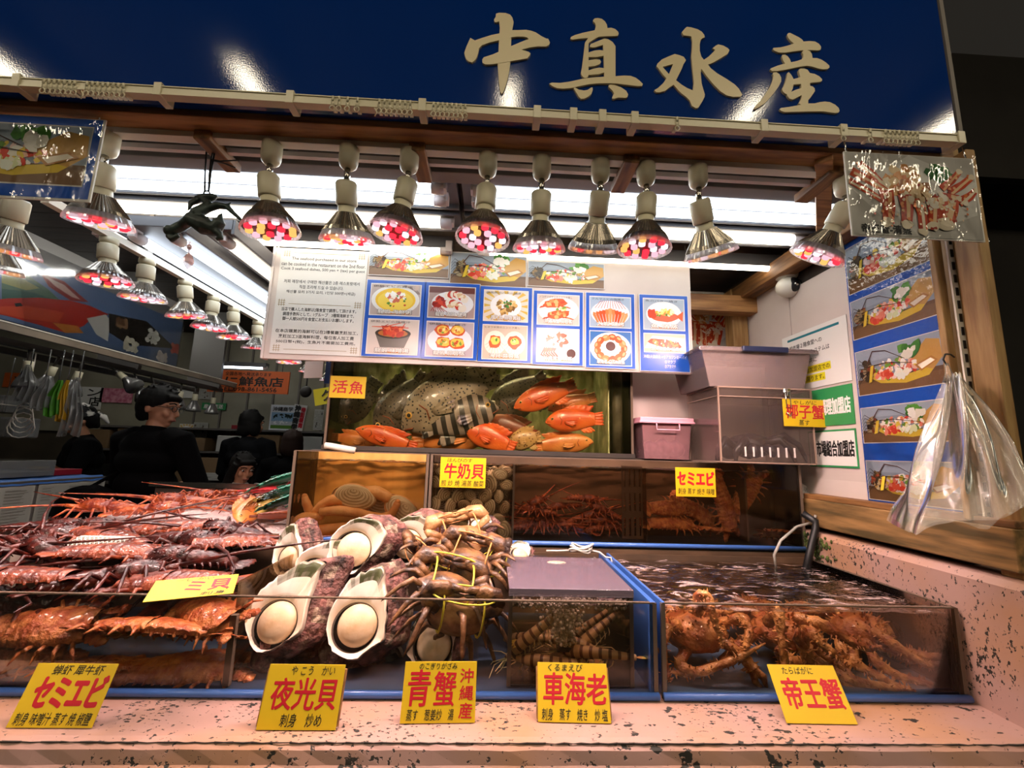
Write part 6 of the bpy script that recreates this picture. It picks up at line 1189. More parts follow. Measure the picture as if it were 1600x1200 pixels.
# ================================================================ FISH
def fishmat(name, base, c2, kind, dark='1c1a18', rough=.35):
    m, n, l, p = new(name); p.inputs['Roughness'].default_value = rough; p.inputs['Coat Weight'].default_value = .25
    tc = nd(n, 'ShaderNodeTexCoord'); nz = nd(n, 'ShaderNodeTexNoise', Scale=16, Detail=5); l.new(tc.outputs['Object'], nz.inputs['Vector'])
    rp = nd(n, 'ShaderNodeValToRGB'); e = rp.color_ramp.elements; e[0].position = .36; e[1].position = .66; e[0].color = (*h(base), 1); e[1].color = (*h(c2), 1); l.new(nz.outputs[0], rp.inputs[0]); out = rp.outputs[0]
    if kind:
        mx = nd(n, 'ShaderNodeMix', data_type='RGBA'); l.new(out, mx.inputs[6]); mx.inputs[7].default_value = (*h(dark), 1)
        r2 = nd(n, 'ShaderNodeValToRGB'); e = r2.color_ramp.elements
        if kind == 'spots':
            vo = nd(n, 'ShaderNodeTexVoronoi', Scale=85); l.new(tc.outputs['Object'], vo.inputs['Vector']); l.new(vo.outputs['Distance'], r2.inputs[0]); e[0].position = .26; e[1].position = .34; e[0].color = (1, 1, 1, 1); e[1].color = (0, 0, 0, 1)
        elif kind == 'pale':
            vo = nd(n, 'ShaderNodeTexVoronoi', Scale=42); l.new(tc.outputs['Object'], vo.inputs['Vector']); l.new(vo.outputs['Distance'], r2.inputs[0]); e[0].position = .10; e[1].position = .16; e[0].color = (1, 1, 1, 1); e[1].color = (0, 0, 0, 1)
        else:
            wv = nd(n, 'ShaderNodeTexWave', Scale=8.5, Distortion=1.2, Detail=1); wv.inputs['Detail Scale'].default_value = 1; l.new(tc.outputs['Object'], wv.inputs['Vector']); l.new(wv.outputs[0], r2.inputs[0]); e[0].position = .45; e[1].position = .55; e[0].color = (0, 0, 0, 1); e[1].color = (1, 1, 1, 1)
        l.new(r2.outputs[0], mx.inputs[0]); out = mx.outputs[2]
    l.new(out, p.inputs['Base Color'])
    b = nd(n, 'ShaderNodeTexVoronoi', Scale=160); l.new(tc.outputs['Object'], b.inputs['Vector']); bp = nd(n, 'ShaderNodeBump', Strength=.2, Distance=.002); l.new(b.outputs[0], bp.inputs['Height']); l.new(bp.outputs[0], p.inputs['Normal']); return m
T_['f_spot'] = fishmat('spotted_skin', '8a7a68', 'a4947e', 'spots'); T_['f_spotd'] = fishmat('dark_spotted_skin', '4c4238', '665a4a', 'spots', '14120f'); T_['f_stripe'] = fishmat('banded_skin', '9a8a80', '847468', 'stripe', '241e1c')
T_['f_red'] = fishmat('red_grouper_skin', 'd2481a', 'e8702c', 'pale', 'f0a060'); T_['f_orange'] = fishmat('orange_grouper_skin', 'c8682a', 'e0924a', None); T_['f_brown'] = fishmat('brown_grouper_skin', '7a3418', '9a4c22', None); T_['f_tan'] = fishmat('tan_grouper_skin', 'b0844a', 'c8a064', 'spots', '7a5224')
T_['f_green'] = fishmat('green_parrotfish_skin', '1c5a48', '2f8a64', None, rough=.2); T_['f_crimson'] = fishmat('crimson_fish_skin', 'd8323a', 'f0606a', None, rough=.2); T_['f_yel'] = fishmat('wrapped_yellow_fish', 'b8903c', 'd8b868', None, rough=.15); T_['eye_y'] = pm('fish_eye_ring', 'd8a850', .3)
def fish(name, label, cat, group, loc, rot, L, Hh, mat, thick=.42, tail='round'):
    t = thing(name, label, cat, loc, rot, group); n, m = 26, 16
    def prof(s): # half height along the body, head s=0
        return Hh*.5*(max(0, 1-(1-s/.36)**1.9)**.78 if s < .36 else (1-((s-.36)/.64)**1.7*.74))
    def body(u, v):
        s = v*.84; a = 2*PI*u; hh = prof(s)+.0005; x = L*(.5-s); z = hh*cos(a)*(1 if cos(a) > 0 else .96)+Hh*.05*(1-2*s)*(0); y = hh*thick*sin(a)*(1-.2*s); return (x, y, z)
    mb = MB().grid(body, m, n); mb.ell((L*.5-.002, 0, -Hh*.02), (L*.012, Hh*.05, Hh*.05), 10, 6)
    mb.build('body', mat, t)
    def fin(nm, pts, rays=12):  # thin fin between a base line and an outer line
        mb = MB(); b, o = pts
        def f(u, v):
            k = u*(len(b)-1); i = min(int(k), len(b)-2); B = V(b[i]).lerp(V(b[i+1]), k-i); O = V(o[i]).lerp(V(o[i+1]), k-i); p = B.lerp(O, v*(1-.10*(int(u*rays) % 2)*(v > .8))); p.y += .0012*sin(u*rays*PI)*L*6*v; return p
        mb.grid(f, rays*2, 4); mb.build(nm, mat, t, solid=L*.006)
    P = lambda s, z, y=0: (L*(.5-s), y, z)
    fin('dorsal_fin', ([P(.30, prof(.30)*.95), P(.45, prof(.45)*.95), P(.6, prof(.6)*.93), P(.76, prof(.76)*.9)], [P(.34, prof(.3)*1.12), P(.49, prof(.45)*1.32), P(.68, prof(.6)*1.5), P(.86, prof(.76)*1.7)]), 11)
    fin('anal_fin', ([P(.58, -prof(.58)*.9), P(.68, -prof(.68)*.9), P(.76, -prof(.76)*.9)], [P(.64, -prof(.58)*1.3), P(.76, -prof(.68)*1.55), P(.84, -prof(.76)*1.5)]), 7)
    e = prof(.83)
    fin('tail_fin', ([P(.82, e*.9), P(.83, 0), P(.82, -e*.9)], [P(1.0, Hh*.30), P(1.0 if tail == 'round' else .93, 0), P(1.0, -Hh*.30)]), 9)
    for s in (-1, 1):
        y = prof(.33)*thick; fin('pectoral_fin', ([P(.31, -Hh*.02, s*y), P(.31, -Hh*.10, s*y), P(.32, -Hh*.17, s*y*.95)], [P(.50, Hh*.02, s*(y+L*.02)), P(.54, -Hh*.14, s*(y+L*.03)), P(.46, -Hh*.27, s*(y+L*.02))]), 6)
        ex = P(.115, Hh*.10, s*(prof(.115)*thick*.93+.0006)); r = Hh*.062
        MB().ell(ex, (r, r*.5, r), 12, 8).build('eye_ring', 'eye_y', t); MB().ell((ex[0], ex[1]+s*r*.32, ex[2]), (r*.6, r*.35, r*.6), 10, 7).build('pupil', 'black', t.children[-1])
    mb = MB()
    for s in (-1, 1): mb.tube([P(.0, -Hh*.06, 0), P(.03, -Hh*.09, s*prof(.03)*thick*.98), P(.085, -Hh*.13, s*prof(.085)*thick*.98)], L*.007, 5); mb.tube([P(.24, Hh*.16, s*prof(.24)*thick*.86), P(.275, 0, s*prof(.275)*thick*1.0), P(.25, -Hh*.18, s*prof(.25)*thick*.84)], L*.006, 5)
    mb.build('mouth_and_gill', 'f_brown', t); return t
def swim(label, group, head, tl, Y, hr, mat, thick=.42, name='grouper', roll=0):
    """fish placed from where its snout and tail stand in the photo, in the plane Y"""
    A = at(*head, Y=Y); B = at(*tl, Y=Y); d = A-B; L = d.length; ang = math.atan2(d.z, abs(d.x)); left = d.x < 0
    return fish(name, label, 'fish', group, (A+B)/2, (roll, -ang if not left else -ang, PI if left else 0), L, L*hr, mat, thick)
GR = 'live groupers in the tall tank'
swim('large pale grouper with dark spots in the middle of the fish tank', GR, (628, 668), (776, 578), 1.57, .50, 'f_spot')
swim('dark spotted grouper overlapped by the large pale one, to its left', GR, (588, 680), (672, 588), 1.64, .56, 'f_spotd')
swim('dark fish hanging steeply at the left end of the tank behind the live-fish card', GR, (540, 662), (590, 592), 1.68, .5, 'f_spotd')
swim('grey fish with broad black bands', GR, (778, 636), (655, 668), 1.555, .52, 'f_stripe', name='banded_fish')
swim('grey spotted grouper at the back, right of the banded fish', GR, (765, 650), (858, 592), 1.67, .58, 'f_spotd')
swim('bright orange-red grouper at upper right, highest of the three', GR, (803, 637), (900, 600), 1.56, .36, 'f_red')
swim('orange-red grouper at right facing left, lowest of the three', GR, (852, 659), (943, 654), 1.55, .40, 'f_red')
swim('orange grouper half hidden above the lower red one', GR, (856, 640), (932, 620), 1.62, .36, 'f_orange')
swim('orange grouper resting on the bottom at the left, head raised', GR, (556, 670), (652, 700), 1.55, .30, 'f_red')
swim('big orange-brown grouper lying along the bottom centre', GR, (768, 680), (642, 688), 1.59, .36, 'f_orange')
swim('red grouper on the bottom with its head in front of the big orange one', GR, (727, 668), (805, 702), 1.545, .46, 'f_red')
swim('dark red-brown grouper behind the red one on the bottom', GR, (758, 656), (838, 682), 1.64, .42, 'f_brown')
swim('tan freckled grouper nosing the bottom glass right of centre', GR, (794, 692), (846, 682), 1.56, .6, 'f_tan')
swim('orange-brown grouper on the bottom facing right', GR, (927, 690), (832, 697), 1.57, .32, 'f_orange')
swim('pale orange fish lying in the bottom left corner of the fish tank', GR, (590, 694), (520, 682), 1.62, .34, 'f_orange')
al = thing('aquarium_light', 'strip light over the live fish tank behind the menu board', 'light fixture', (-.04, 1.66, 1.83)); MB().box(-.45, -.03, .012, .45, .03, .035).build('housing', 'reflector', al, smooth=False); MB().tube([(-.43, 0, 0), (.43, 0, 0)], .011, 10).build('tube', glow('aquarium_tube', 'fff2d0', 32.0), al)  # unseen strip light added to brighten the fish tank
for x in (-.44, .44): MB().box(x-.012, -.14, -.03, x+.012, .14, .012).build('foot', 'reflector', al, smooth=False)
# ================================================================ LEFT DISPLAY
T_['ice'] = pm('crushed_ice', 'e8d4d0', .35, c2='c8a8a4', scale=30, bump=1, bscale=90); T_['foam'] = pm('white_foam_tray', 'cfc4c0', .6)
it = thing('ice_tray', 'white tray of crushed ice behind the red lobsters', 'tray', (-.98, 1.68, .94))
MB().box(-.38, -.34, 0, .36, .36, .19).build('tray', 'foam', it, smooth=False, bevel=.004)
mb = MB().grid(lambda u, v: (-.375+.73*u, -.335+.69*v, .192+.022*v+.010*noise.noise(V((u*14, v*14, 0)))+.006*noise.noise(V((u*40, v*40, 3)))), 60, 50); tag(mb.build('ice', 'ice', it), kind='stuff')
mb = MB().box(-.38, -.345, .185, .36, -.335, .205); mb.build('tray_lip', 'acry_edge', it, smooth=False)
RG = random.Random(5)
k = 0
rows = [(-1.16, .985, 1.085, 20), (-.98, .975, 1.09, 175), (-.80, 1.0, 1.09, 12), (-.66, .99, 1.085, 190), (-1.20, 1.08, 1.11, -15), (-1.02, 1.09, 1.115, 165), (-.86, 1.10, 1.115, 10), (-.70, 1.09, 1.11, 185), (-1.14, 1.18, 1.125, 30), (-.96, 1.18, 1.13, 170), (-.78, 1.19, 1.13, -8), (-.64, 1.18, 1.125, 200), (-1.20, 1.27, 1.135, 8), (-1.04, 1.27, 1.14, 188), (-.88, 1.275, 1.14, 15), (-.70, 1.27, 1.135, 172), (-1.10, 1.02, 1.035, 0), (-.9, 1.0, 1.035, 178), (-.7, 1.05, 1.03, 90)]
nm = ['front', 'second', 'third', 'rear']
slots = {3: 0, 1: 1, 6: 0, 11: 1, 9: 1, 14: 0}
SLAB = {3: 'glossy slipper lobster lying just behind the tilted yellow card', 1: 'slipper lobster at the front of the pile, centre of the left display', 6: 'wide orange slipper lobster in the middle of the left display', 11: 'slipper lobster by the divider beside the small turban shell', 9: 'slipper lobster deeper in the red pile, third row back', 14: 'slipper lobster at the rear of the red pile near the ice'}
for i, (x, y, z, a) in enumerate(rows):
    rt = (rad(RG.uniform(-8, 8)), rad(RG.uniform(-7, 5)), rad(a+RG.uniform(-14, 14)))
    if i in slots: slA[slots[i]].put((x, y, z+.012), rt, SLAB[i], 'slipper lobsters in the left display', 1.15)
    else: lobA[i % 3].put((x, y, z), rt, 'dark red wet spiny lobster in the tangled pile of the left display', LG, 1.0)
for i, (x, y, a) in enumerate(((-1.22, 1.86, 10), (-1.05, 1.88, 170), (-.92, 1.86, 20), (-1.18, 1.74, 200), (-1.0, 1.76, -12), (-1.28, 1.55, 185), (-1.12, 1.52, 15))):
    o = lobM[i % 2].put((x, y, 1.158+.02*(y-1.5)), (rad(RG.uniform(-10, 10)), 0, rad(a)), 'orange-red spiny lobster lying on the ice behind the left display', 'spiny lobsters on the ice', .92)
# slipper lobsters seen through the front glass
for i, (px, py, Y, rot, s_, lb) in enumerate(((245, 1000, .935, (rad(25), 0, rad(175)), 1.25, 'large slipper lobster pressed to the front glass left of the turban shells'), (70, 985, .945, (rad(35), 0, rad(10)), 1.0, 'slipper lobster behind the front glass near the left picture edge'), (20, 1030, .94, (rad(20), 0, rad(30)), .9, 'slipper lobster low behind the front glass at the left picture edge'), (330, 965, .96, (rad(30), 0, rad(-30)), .9, 'slipper lobster tail beside the divider behind the front glass'), (160, 1052, .95, (rad(20), 0, rad(185)), .95, 'slipper lobster on the tank floor behind the slipper lobster card'), (300, 1050, .955, (rad(15), 0, rad(8)), 1.0, 'slipper lobster on the tank floor below the large one'), (30, 1075, .96, (rad(20), 0, rad(200)), .9, 'slipper lobster on the tank floor in the lower left corner'))):
    slM.put(at(px, py, Y=Y), rot, lb, 'slipper lobsters behind the left front glass', s_)
# feelers standing up out of the pile
# fish on the ice
def lay(label, loc, yaw, roll, L, hr, mat, pitch=0, name='fish'): return fish(name, label, 'fish', 'fish on the ice', loc, (roll, pitch, yaw), L, L*hr, mat, .5)
lay('orange-red grouper on the ice, its head hanging towards the lobsters', at(390, 795, Y=1.56), rad(-75), rad(75), .20, .42, 'f_orange', rad(18), 'grouper')
lay('yellow-brown fish wrapped in shiny film beside the orange grouper', at(419, 790, Y=1.60), rad(-100), rad(78), .17, .42, 'f_yel', rad(15))
lay('bright red fish behind the orange grouper', at(412, 766, Y=1.74), rad(30), rad(80), .17, .36, 'f_crimson')
lay('bright red fish next to the geoduck tank', at(452, 752, Y=1.86), rad(50), rad(70), .17, .36, 'f_crimson')
lay('dark green parrotfish leaning by the geoduck tank, upper one', at(432, 752, Y=1.78), rad(62), rad(60), .24, .32, 'f_green', rad(-14), 'parrotfish')
lay('dark green parrotfish leaning by the geoduck tank, middle one', at(440, 768, Y=1.68), rad(58), rad(60), .22, .32, 'f_green', rad(-14), 'parrotfish')
lay('dark green parrotfish leaning by the geoduck tank, lowest one', at(445, 782, Y=1.58), rad(56), rad(60), .20, .32, 'f_green', rad(-14), 'parrotfish')
lay('dark red fish under the green parrotfish', at(430, 805, Y=1.50), rad(30), rad(70), .15, .4, 'f_brown')
# film over the wrapped fish, white foam net, tilted card, steel tray
o = at(412, 792, Y=1.56); T_['wrapfilm'] = clear('crinkled_wrap', 'fbfbfb', .8, .08, bump=.9, bscale=40, fres=1.4)
tag(MB().grid(lambda u, v: (o.x-.045+.10*u, 1.50+.13*v, o.z+.035-.05*(2*u-1)**2+.02*v+.006*noise.noise(V((u*9, v*9, 2)))), 24, 24).build('plastic_wrap', 'wrapfilm'), 'crinkled clear wrap over the orange and yellow fish on the ice', 'plastic wrap')
c = at(165, 848, Z=1.155); mb = MB()
for i in range(9):
    for s in (-1, 1):
        mb.tube([(c.x-.055+.11*u+s*.0, c.y-.03+.06*((i/8+s*u*.5) % 1.0), c.z+.012*sin(PI*((i/8+s*u*.5) % 1.0))+.002*s) for u in [q/6 for q in range(7)] if True], .0022, 5) if False else None
for r_ in range(7):
    for q in range(12):
        a0 = (c.x-.06+.01*q, c.y-.03+.01*r_); mb.tube([(a0[0], a0[1], c.z+.014*sin(PI*r_/6)), (a0[0]+.005, a0[1]+.005, c.z+.014*sin(PI*(r_+.5)/6)), (a0[0]+.010, a0[1], c.z+.014*sin(PI*r_/6))], .0018, 5); mb.tube([(a0[0], a0[1], c.z+.014*sin(PI*r_/6)), (a0[0]+.005, a0[1]-.005, c.z+.014*sin(PI*(r_-.5)/6)), (a0[0]+.010, a0[1], c.z+.014*sin(PI*r_/6))], .0018, 5)
tag(mb.build('foam_net', 'white'), 'white foam net sleeve lying on the red lobsters', 'foam net')
p = at(296, 934, Z=1.137); card('yellow card lying tilted on the lobsters behind the front glass', (p.x, p.y, 1.137), .064, .036, [('ミ貝', -.2, -.45, .86, .6, RI, .03), ('ーし かい', -.5, .66, .4, .94, BI, .006), ('刺身', .2, -.92, .8, -.6, BI, .006)], rx=rad(-78), rz=rad(24))
st = thing('steel_tray', 'shallow steel tray behind the parrotfish, in front of the girl', 'tray', (-1.17, 2.15, 1.20)); MB().box(-.40, -.06, 0, .14, .06, .006).build('tray_base', 'chrome', st, smooth=False); MB().box(-.40, -.066, .0, .14, -.06, .022).build('tray_rim', 'chrome', st, smooth=False); MB().box(-.38, -.05, -.26, .12, .05, 0).build('stand', 'darkwood', st, smooth=False)
# ================================================================ PEOPLE
T_['skin'] = pm('skin', 'c08a6a', .5, c2='b07a5c', scale=12, sss=.08); T_['hairb'] = pm('black_hair', '0b0908', .65, spec=.2, bump=.4, bscale=60, stretch=(14, 14, 2)); T_['hairbr'] = pm('brown_hair', '24140d', .6, spec=.25, bump=.4, bscale=60, stretch=(14, 14, 2))
T_['cloth_k'] = pm('black_cloth', '040405', .9, spec=.08, bump=.3, bscale=25); T_['cloth_n'] = pm('charcoal_cloth', '0b0c0f', .9, spec=.1, bump=.3, bscale=25); T_['cloth_g'] = pm('grey_top', 'b8b4ac', .8); T_['cloth_b'] = pm('beige_pack', '9a8c72', .8, c2='7a6c54', scale=10, bump=.3); T_['trouser'] = pm('dark_trousers', '0c0d10', .9, spec=.1); T_['shoe'] = pm('shoe', '1a1816', .6)
T_['lip'] = pm('lips', '9a5048', .5); T_['eyew'] = pm('eye_white', 'd8d2c8', .3); T_['bandana'] = pm('black_white_bandana', '121214', .8, c2='e0dcd4', scale=11, lo=.50, hi=.54)
def hand(mb, w, d, s, up=V((0, 0, 1))):
    """palm and five bent fingers from wrist w along d"""
    d = d.normalized(); x = d.cross(up).normalized(); n = x.cross(d)
    mb.ell(w+d*.045*s, (.030*s, .030*s, .030*s), 10, 7); mb.tube([w, w+d*.045*s, w+d*.085*s], [.024*s, .034*s, .030*s], 10, flat=.55, up=tuple(n))
    for i, ln in enumerate((.062, .072, .068, .052)):
        b = w+d*.082*s+x*((i-1.5)*.019*s); mb.tube([b, b+d*ln*.4*s+n*-.006*s, b+d*ln*.75*s+n*-.020*s, b+d*ln*.95*s+n*-.036*s], [.0095*s, .0088*s, .008*s, .006*s], 7)
    b = w+d*.02*s-x*.028*s; mb.tube([b, b+d*.03*s-x*.022*s-n*.006*s, b+d*.06*s-x*.026*s-n*.016*s], [.011*s, .010*s, .007*s], 7)
def person(label, loc, rz, H, arms, head_yaw=0, head_pitch=0, hair='short', hairmat='hairb', top='cloth_k', sleeves='long', glasses=False, vox=.008, bulk=1.0, lean=0, cap=False):
    """standing figure facing local -y; arms = ((elbow, wrist, hand direction) left, right) at 1.7 m scale"""
    t = thing('person', label, 'person', loc, (0, 0, rz)); k = H/1.7; Q = lambda x, y, z: V((x*k, (y-lean*max(0, z-.9))*k, z*k))
    sk = MB(); sh = MB(); tr_ = MB(); b = bulk
    for s in (-1, 1):
        L = [Q(s*.09, 0, .90), Q(s*.10, -.01, .48), Q(s*.10, .01, .09)]; sk.tube(L, [.085*k, .058*k, .036*k], 12); tr_.tube([Q(s*.085, 0, .95), *L[:2], Q(s*.10, .01, .07)], [.115*k*b, .100*k*b, .074*k, .062*k], 14)
        sk.tube([Q(s*.10, .04, .04), Q(s*.105, -.05, .035), Q(s*.11, -.16, .025)], [.035*k, .038*k, .028*k], 10)
        MB().tube([Q(s*.10, .065, .045), Q(s*.105, -.06, .045), Q(s*.11, -.19, .03)], [.045*k, .048*k, .036*k], 12).build('shoe', 'shoe', t)
        e, w, d = arms[0 if s < 0 else 1]; S0 = Q(s*.185*b, .0, 1.395); e, w = Q(*e), Q(*w); sk.tube([S0, e], [.046*k, .036*k], 10); sk.tube([e, w], [.037*k, .025*k], 10); hand(sk, w, V(d), k*1.02)
        sh.tube([Q(s*.10, 0, 1.41), S0, S0.lerp(e, .5), e if sleeves == 'long' else S0.lerp(e, .75)], [.070*k*b, .078*k*b, .064*k*b, .056*k*b], 12)
        if sleeves == 'long': sh.tube([e, e.lerp(w, .5), w-(w-e)*.06], [.056*k*b, .048*k*b, .038*k], 12)
    for mb, g in ((sk, 0), (sh, .018)):
        for z, rx, ry in ((.92, .165, .115), (1.02, .145, .105), (1.15, .155, .11), (1.28, .175, .115), (1.36, .165, .10)): mb.ell(Q(0, 0, z), ((rx+g)*k*b, (ry+g)*k*b, .10*k), 18, 9)
    tr_.ell(Q(0, 0, .93), (.178*k*b, .13*k*b, .10*k), 18, 9); sh.ell(Q(0, .0, .88), (.178*k*b, .135*k*b, .07*k), 18, 9)
    sk.tube([Q(0, .01, 1.38), Q(0, -.005, 1.50)], [.054*k, .047*k], 12); sh.tube([Q(0, .012, 1.40), Q(0, .006, 1.44), Q(0, .004, 1.475)], [.092*k, .070*k, .060*k], 14)
    hc = Q(0, -.012, 1.585); hd = M.Translation(hc) @ M.Rotation(head_yaw, 4, 'Z') @ M.Rotation(head_pitch, 4, 'X') @ M.Diagonal((k, k, k, 1))
    sk.ell((0, .008, .02), (.074, .092, .090), 18, 12, T=hd); sk.ell((0, -.022, -.045), (.056, .062, .066), 16, 10, T=hd); sk.ell((0, -.055, -.088), (.026, .024, .020), 10, 7, T=hd)
    sk.tube([hd @ V((0, -.080, .012)), hd @ V((0, -.094, -.012)), hd @ V((0, -.104, -.030)), hd @ V((0, -.085, -.038))], [.009*k, .011*k, .014*k, .010*k], 8)
    for s in (-1, 1):
        sk.ell((s*.077, .015, -.012), (.010, .020, .030), 8, 7, T=hd); sk.tube([hd @ V((s*.012, -.083, .022)), hd @ V((s*.035, -.083, .027)), hd @ V((s*.058, -.068, .018))], .008*k, 7); sk.ell((s*.040, -.066, -.030), (.022, .018, .022), 8, 6, T=hd)
    sk.tube([hd @ V((-.022, -.084, -.062)), hd @ V((0, -.092, -.060)), hd @ V((.022, -.084, -.062))], .009*k, 7)
    remeshed('body', sk, ['skin'], vox, t, 4); remeshed('shirt', sh, [top], vox*1.2, t, 8); remeshed('trousers', tr_, ['trouser'], vox*1.6, t, 6)
    for s in (-1, 1):
        MB().ell((s*.033, -.080, .006), (.012, .007, .0065), 10, 7, T=hd).build('eye', 'eyew', t); MB().ell((s*.033, -.0855, .006), (.0062, .003, .0062), 10, 6, T=hd).build('pupil', 'black', t); MB().tube([hd @ V((s*.016, -.092, .030)), hd @ V((s*.036, -.090, .036)), hd @ V((s*.056, -.076, .028))], .0038*k, 6).build('eyebrow', hairmat, t)
    MB().tube([hd @ V((-.020, -.088, -.0635)), hd @ V((0, -.0955, -.062)), hd @ V((.020, -.088, -.0635))], .0048*k, 7).build('lips', 'lip', t)
    hr = MB(); hr.ell((0, .020, .045), (.088, .098, .086), 18, 12, T=hd); hr.ell((0, .055, .0), (.080, .062, .085), 16, 10, T=hd); hr.tube([hd @ V((-.058, -.052, .062)), hd @ V((0, -.072, .066)), hd @ V((.058, -.052, .062))], .021*k, 9)
    for s in (-1, 1): hr.ell((s*.070, .025, .028), (.022, .050, .045), 10, 8, T=hd)
    hr.ell((0, .078, -.045), (.052, .028, .05), 12, 8, T=hd)
    rr = random.Random(int(H*1e4))
    for _ in range(26): a = rr.uniform(0, 2*PI); u_ = rr.uniform(.1, 1); p = V((.082*sin(a)*u_, .018+.092*cos(a)*u_, .055+.075*math.sqrt(max(0, 1-u_*u_)))); hr.tube([hd @ p, hd @ (p*1.08+V((.012*sin(a), -.01, .004)))], [.010*k, .003*k], 6)
    if hair == 'bob':
        for s in (-1, 1): hr.ell((s*.066, .022, -.035), (.030, .062, .075), 12, 9, T=hd)
        hr.ell((0, .066, -.04), (.075, .05, .075), 14, 9, T=hd)
    if hair == 'long':
        for s in (-1, 1): hr.tube([hd @ V((s*.066, -.028, .05)), hd @ V((s*.080, .0, -.04)), hd @ V((s*.082, .02, -.14)), hd @ V((s*.075, .03, -.26))], [.030*k, .034*k, .036*k, .022*k], 10)
        hr.tube([hd @ V((0, .07, .03)), hd @ V((0, .085, -.08)), hd @ V((0, .085, -.20)), hd @ V((0, .08, -.30))], [.07*k, .080*k, .078*k, .05*k], 14, flat=.55)
    if hair == 'nape': hr.ell((0, .070, -.06), (.066, .04, .06), 14, 9, T=hd)
    remeshed('hair', hr, [hairmat], vox*.8, t, 2)
    if cap: MB().lathe([(0, .138), (.05, .130), (.082, .100), (.098, .055), (.101, .020), (.099, .012)], 24, T=hd @ TR((0, .012, 0))).build('bandana', 'bandana', t); MB().tube([hd @ V((0, .11, .02)), hd @ V((.02, .14, -.02)), hd @ V((.03, .15, -.08))], [.02, .022, .008], 8).build('bandana_tail', 'bandana', t)
    if glasses:
        mb = MB()
        for s in (-1, 1): mb.tube([hd @ V((s*.034+.022*cos(a), -.098, .004+.017*sin(a))) for a in [i*PI/8 for i in range(17)]], .0018*k, 5, cap=False); mb.tube([hd @ V((s*.056, -.096, .006)), hd @ V((s*.078, -.04, .008)), hd @ V((s*.082, .015, .0))], .0018*k, 5)
        mb.tube([hd @ V((-.012, -.098, .008)), hd @ V((.012, -.098, .008))], .0018*k, 5); mb.build('glasses', 'black', t)
    return t, Q, hd
# man in black seen from behind, face turned to the right
c = at(237, 700, Y=2.6)
mt_, Q, hd = person('man in black shirt and glasses seen from behind, arms folded', (c.x, 2.6, 0), rad(168), 1.72, (((-.27, -.08, 1.13), (-.05, -.20, 1.10), (1, -.1, .05)), ((.27, -.08, 1.13), (.05, -.22, 1.12), (-1, -.05, .0))), head_yaw=rad(-72)+0, head_pitch=rad(8), hair='short', glasses=True, vox=.007, bulk=.98)
bg_ = MB().ell((0, 0, 0), (.17, .11, .15), 18, 12, amp=.12, fq=30); bg_.tube([(-.08, .02, .10), (.02, .10, .20), (.10, .16, .26)], .012, 8)
p = at(168, 800, Y=2.55); tag(remeshed('shoulder_bag', bg_, ['cloth_k'], .009, None, 4), 'black shoulder bag at the left hip of the man in black', 'bag').location = (p.x-.05, 2.48, p.z)
c = at(385, 720, Y=4.0)
person('woman with black bob hair in a dark jacket, back turned', (c.x, 4.0, 0), rad(170), 1.70, (((-.25, -.03, 1.13), (-.20, -.22, 1.0), (.3, -1, 0)), ((.25, -.03, 1.13), (.20, -.22, 1.0), (-.3, -1, 0))), head_yaw=rad(-12), hair='bob', top='cloth_n', vox=.010)
c = at(372, 780, Y=2.9)
person('girl with long dark hair looking down to the right over the fish', (c.x, 2.9, 0), rad(48), 1.34, (((-.23, -.03, 1.12), (-.16, -.20, 1.05), (.2, -1, 0)), ((.23, -.03, 1.12), (.16, -.20, 1.05), (-.2, -1, 0))), head_yaw=rad(8), head_pitch=rad(14), hair='long', top='cloth_g', vox=.006, bulk=.9)
c = at(452, 740, Y=3.6)
pb, Q, hd = person('person with brown hair and a beige backpack, back turned', (c.x, 3.6, 0), rad(190), 1.52, (((-.25, -.02, 1.13), (-.22, -.18, 1.0), (.2, -1, 0)), ((.25, -.02, 1.13), (.22, -.18, 1.0), (-.2, -1, 0))), hair='bob', hairmat='hairbr', top='cloth_k', vox=.010)
mb = MB().ell((0, .19, 1.06), (.16, .09, .22), 18, 12, amp=.1, fq=30); mb.tube([(-.11, .12, 1.24), (-.12, .0, 1.34), (-.11, -.13, 1.2)], .02, 8); mb.tube([(.11, .12, 1.24), (.12, .0, 1.34), (.11, -.13, 1.2)], .02, 8)
bp = remeshed('backpack', mb, ['cloth_b'], .010, None, 4); bp.location = pb.location; bp.rotation_euler = pb.rotation_euler; bp.scale = (.9, .9, .9); tag(bp, 'beige backpack worn by the brown-haired person', 'backpack')
c = at(150, 690, Y=3.55)
person('vendor in black T-shirt and patterned bandana working behind the next stall', (c.x, 3.55, 0), rad(-40), 1.66, (((-.26, -.12, 1.16), (-.30, -.36, 1.14), (-.4, -1, -.1)), ((.26, -.12, 1.14), (.12, -.34, 1.10), (-.4, -1, -.2))), head_yaw=rad(-10), head_pitch=rad(24), hair='short', top='cloth_k', sleeves='short', vox=.009, lean=.15, cap=True)
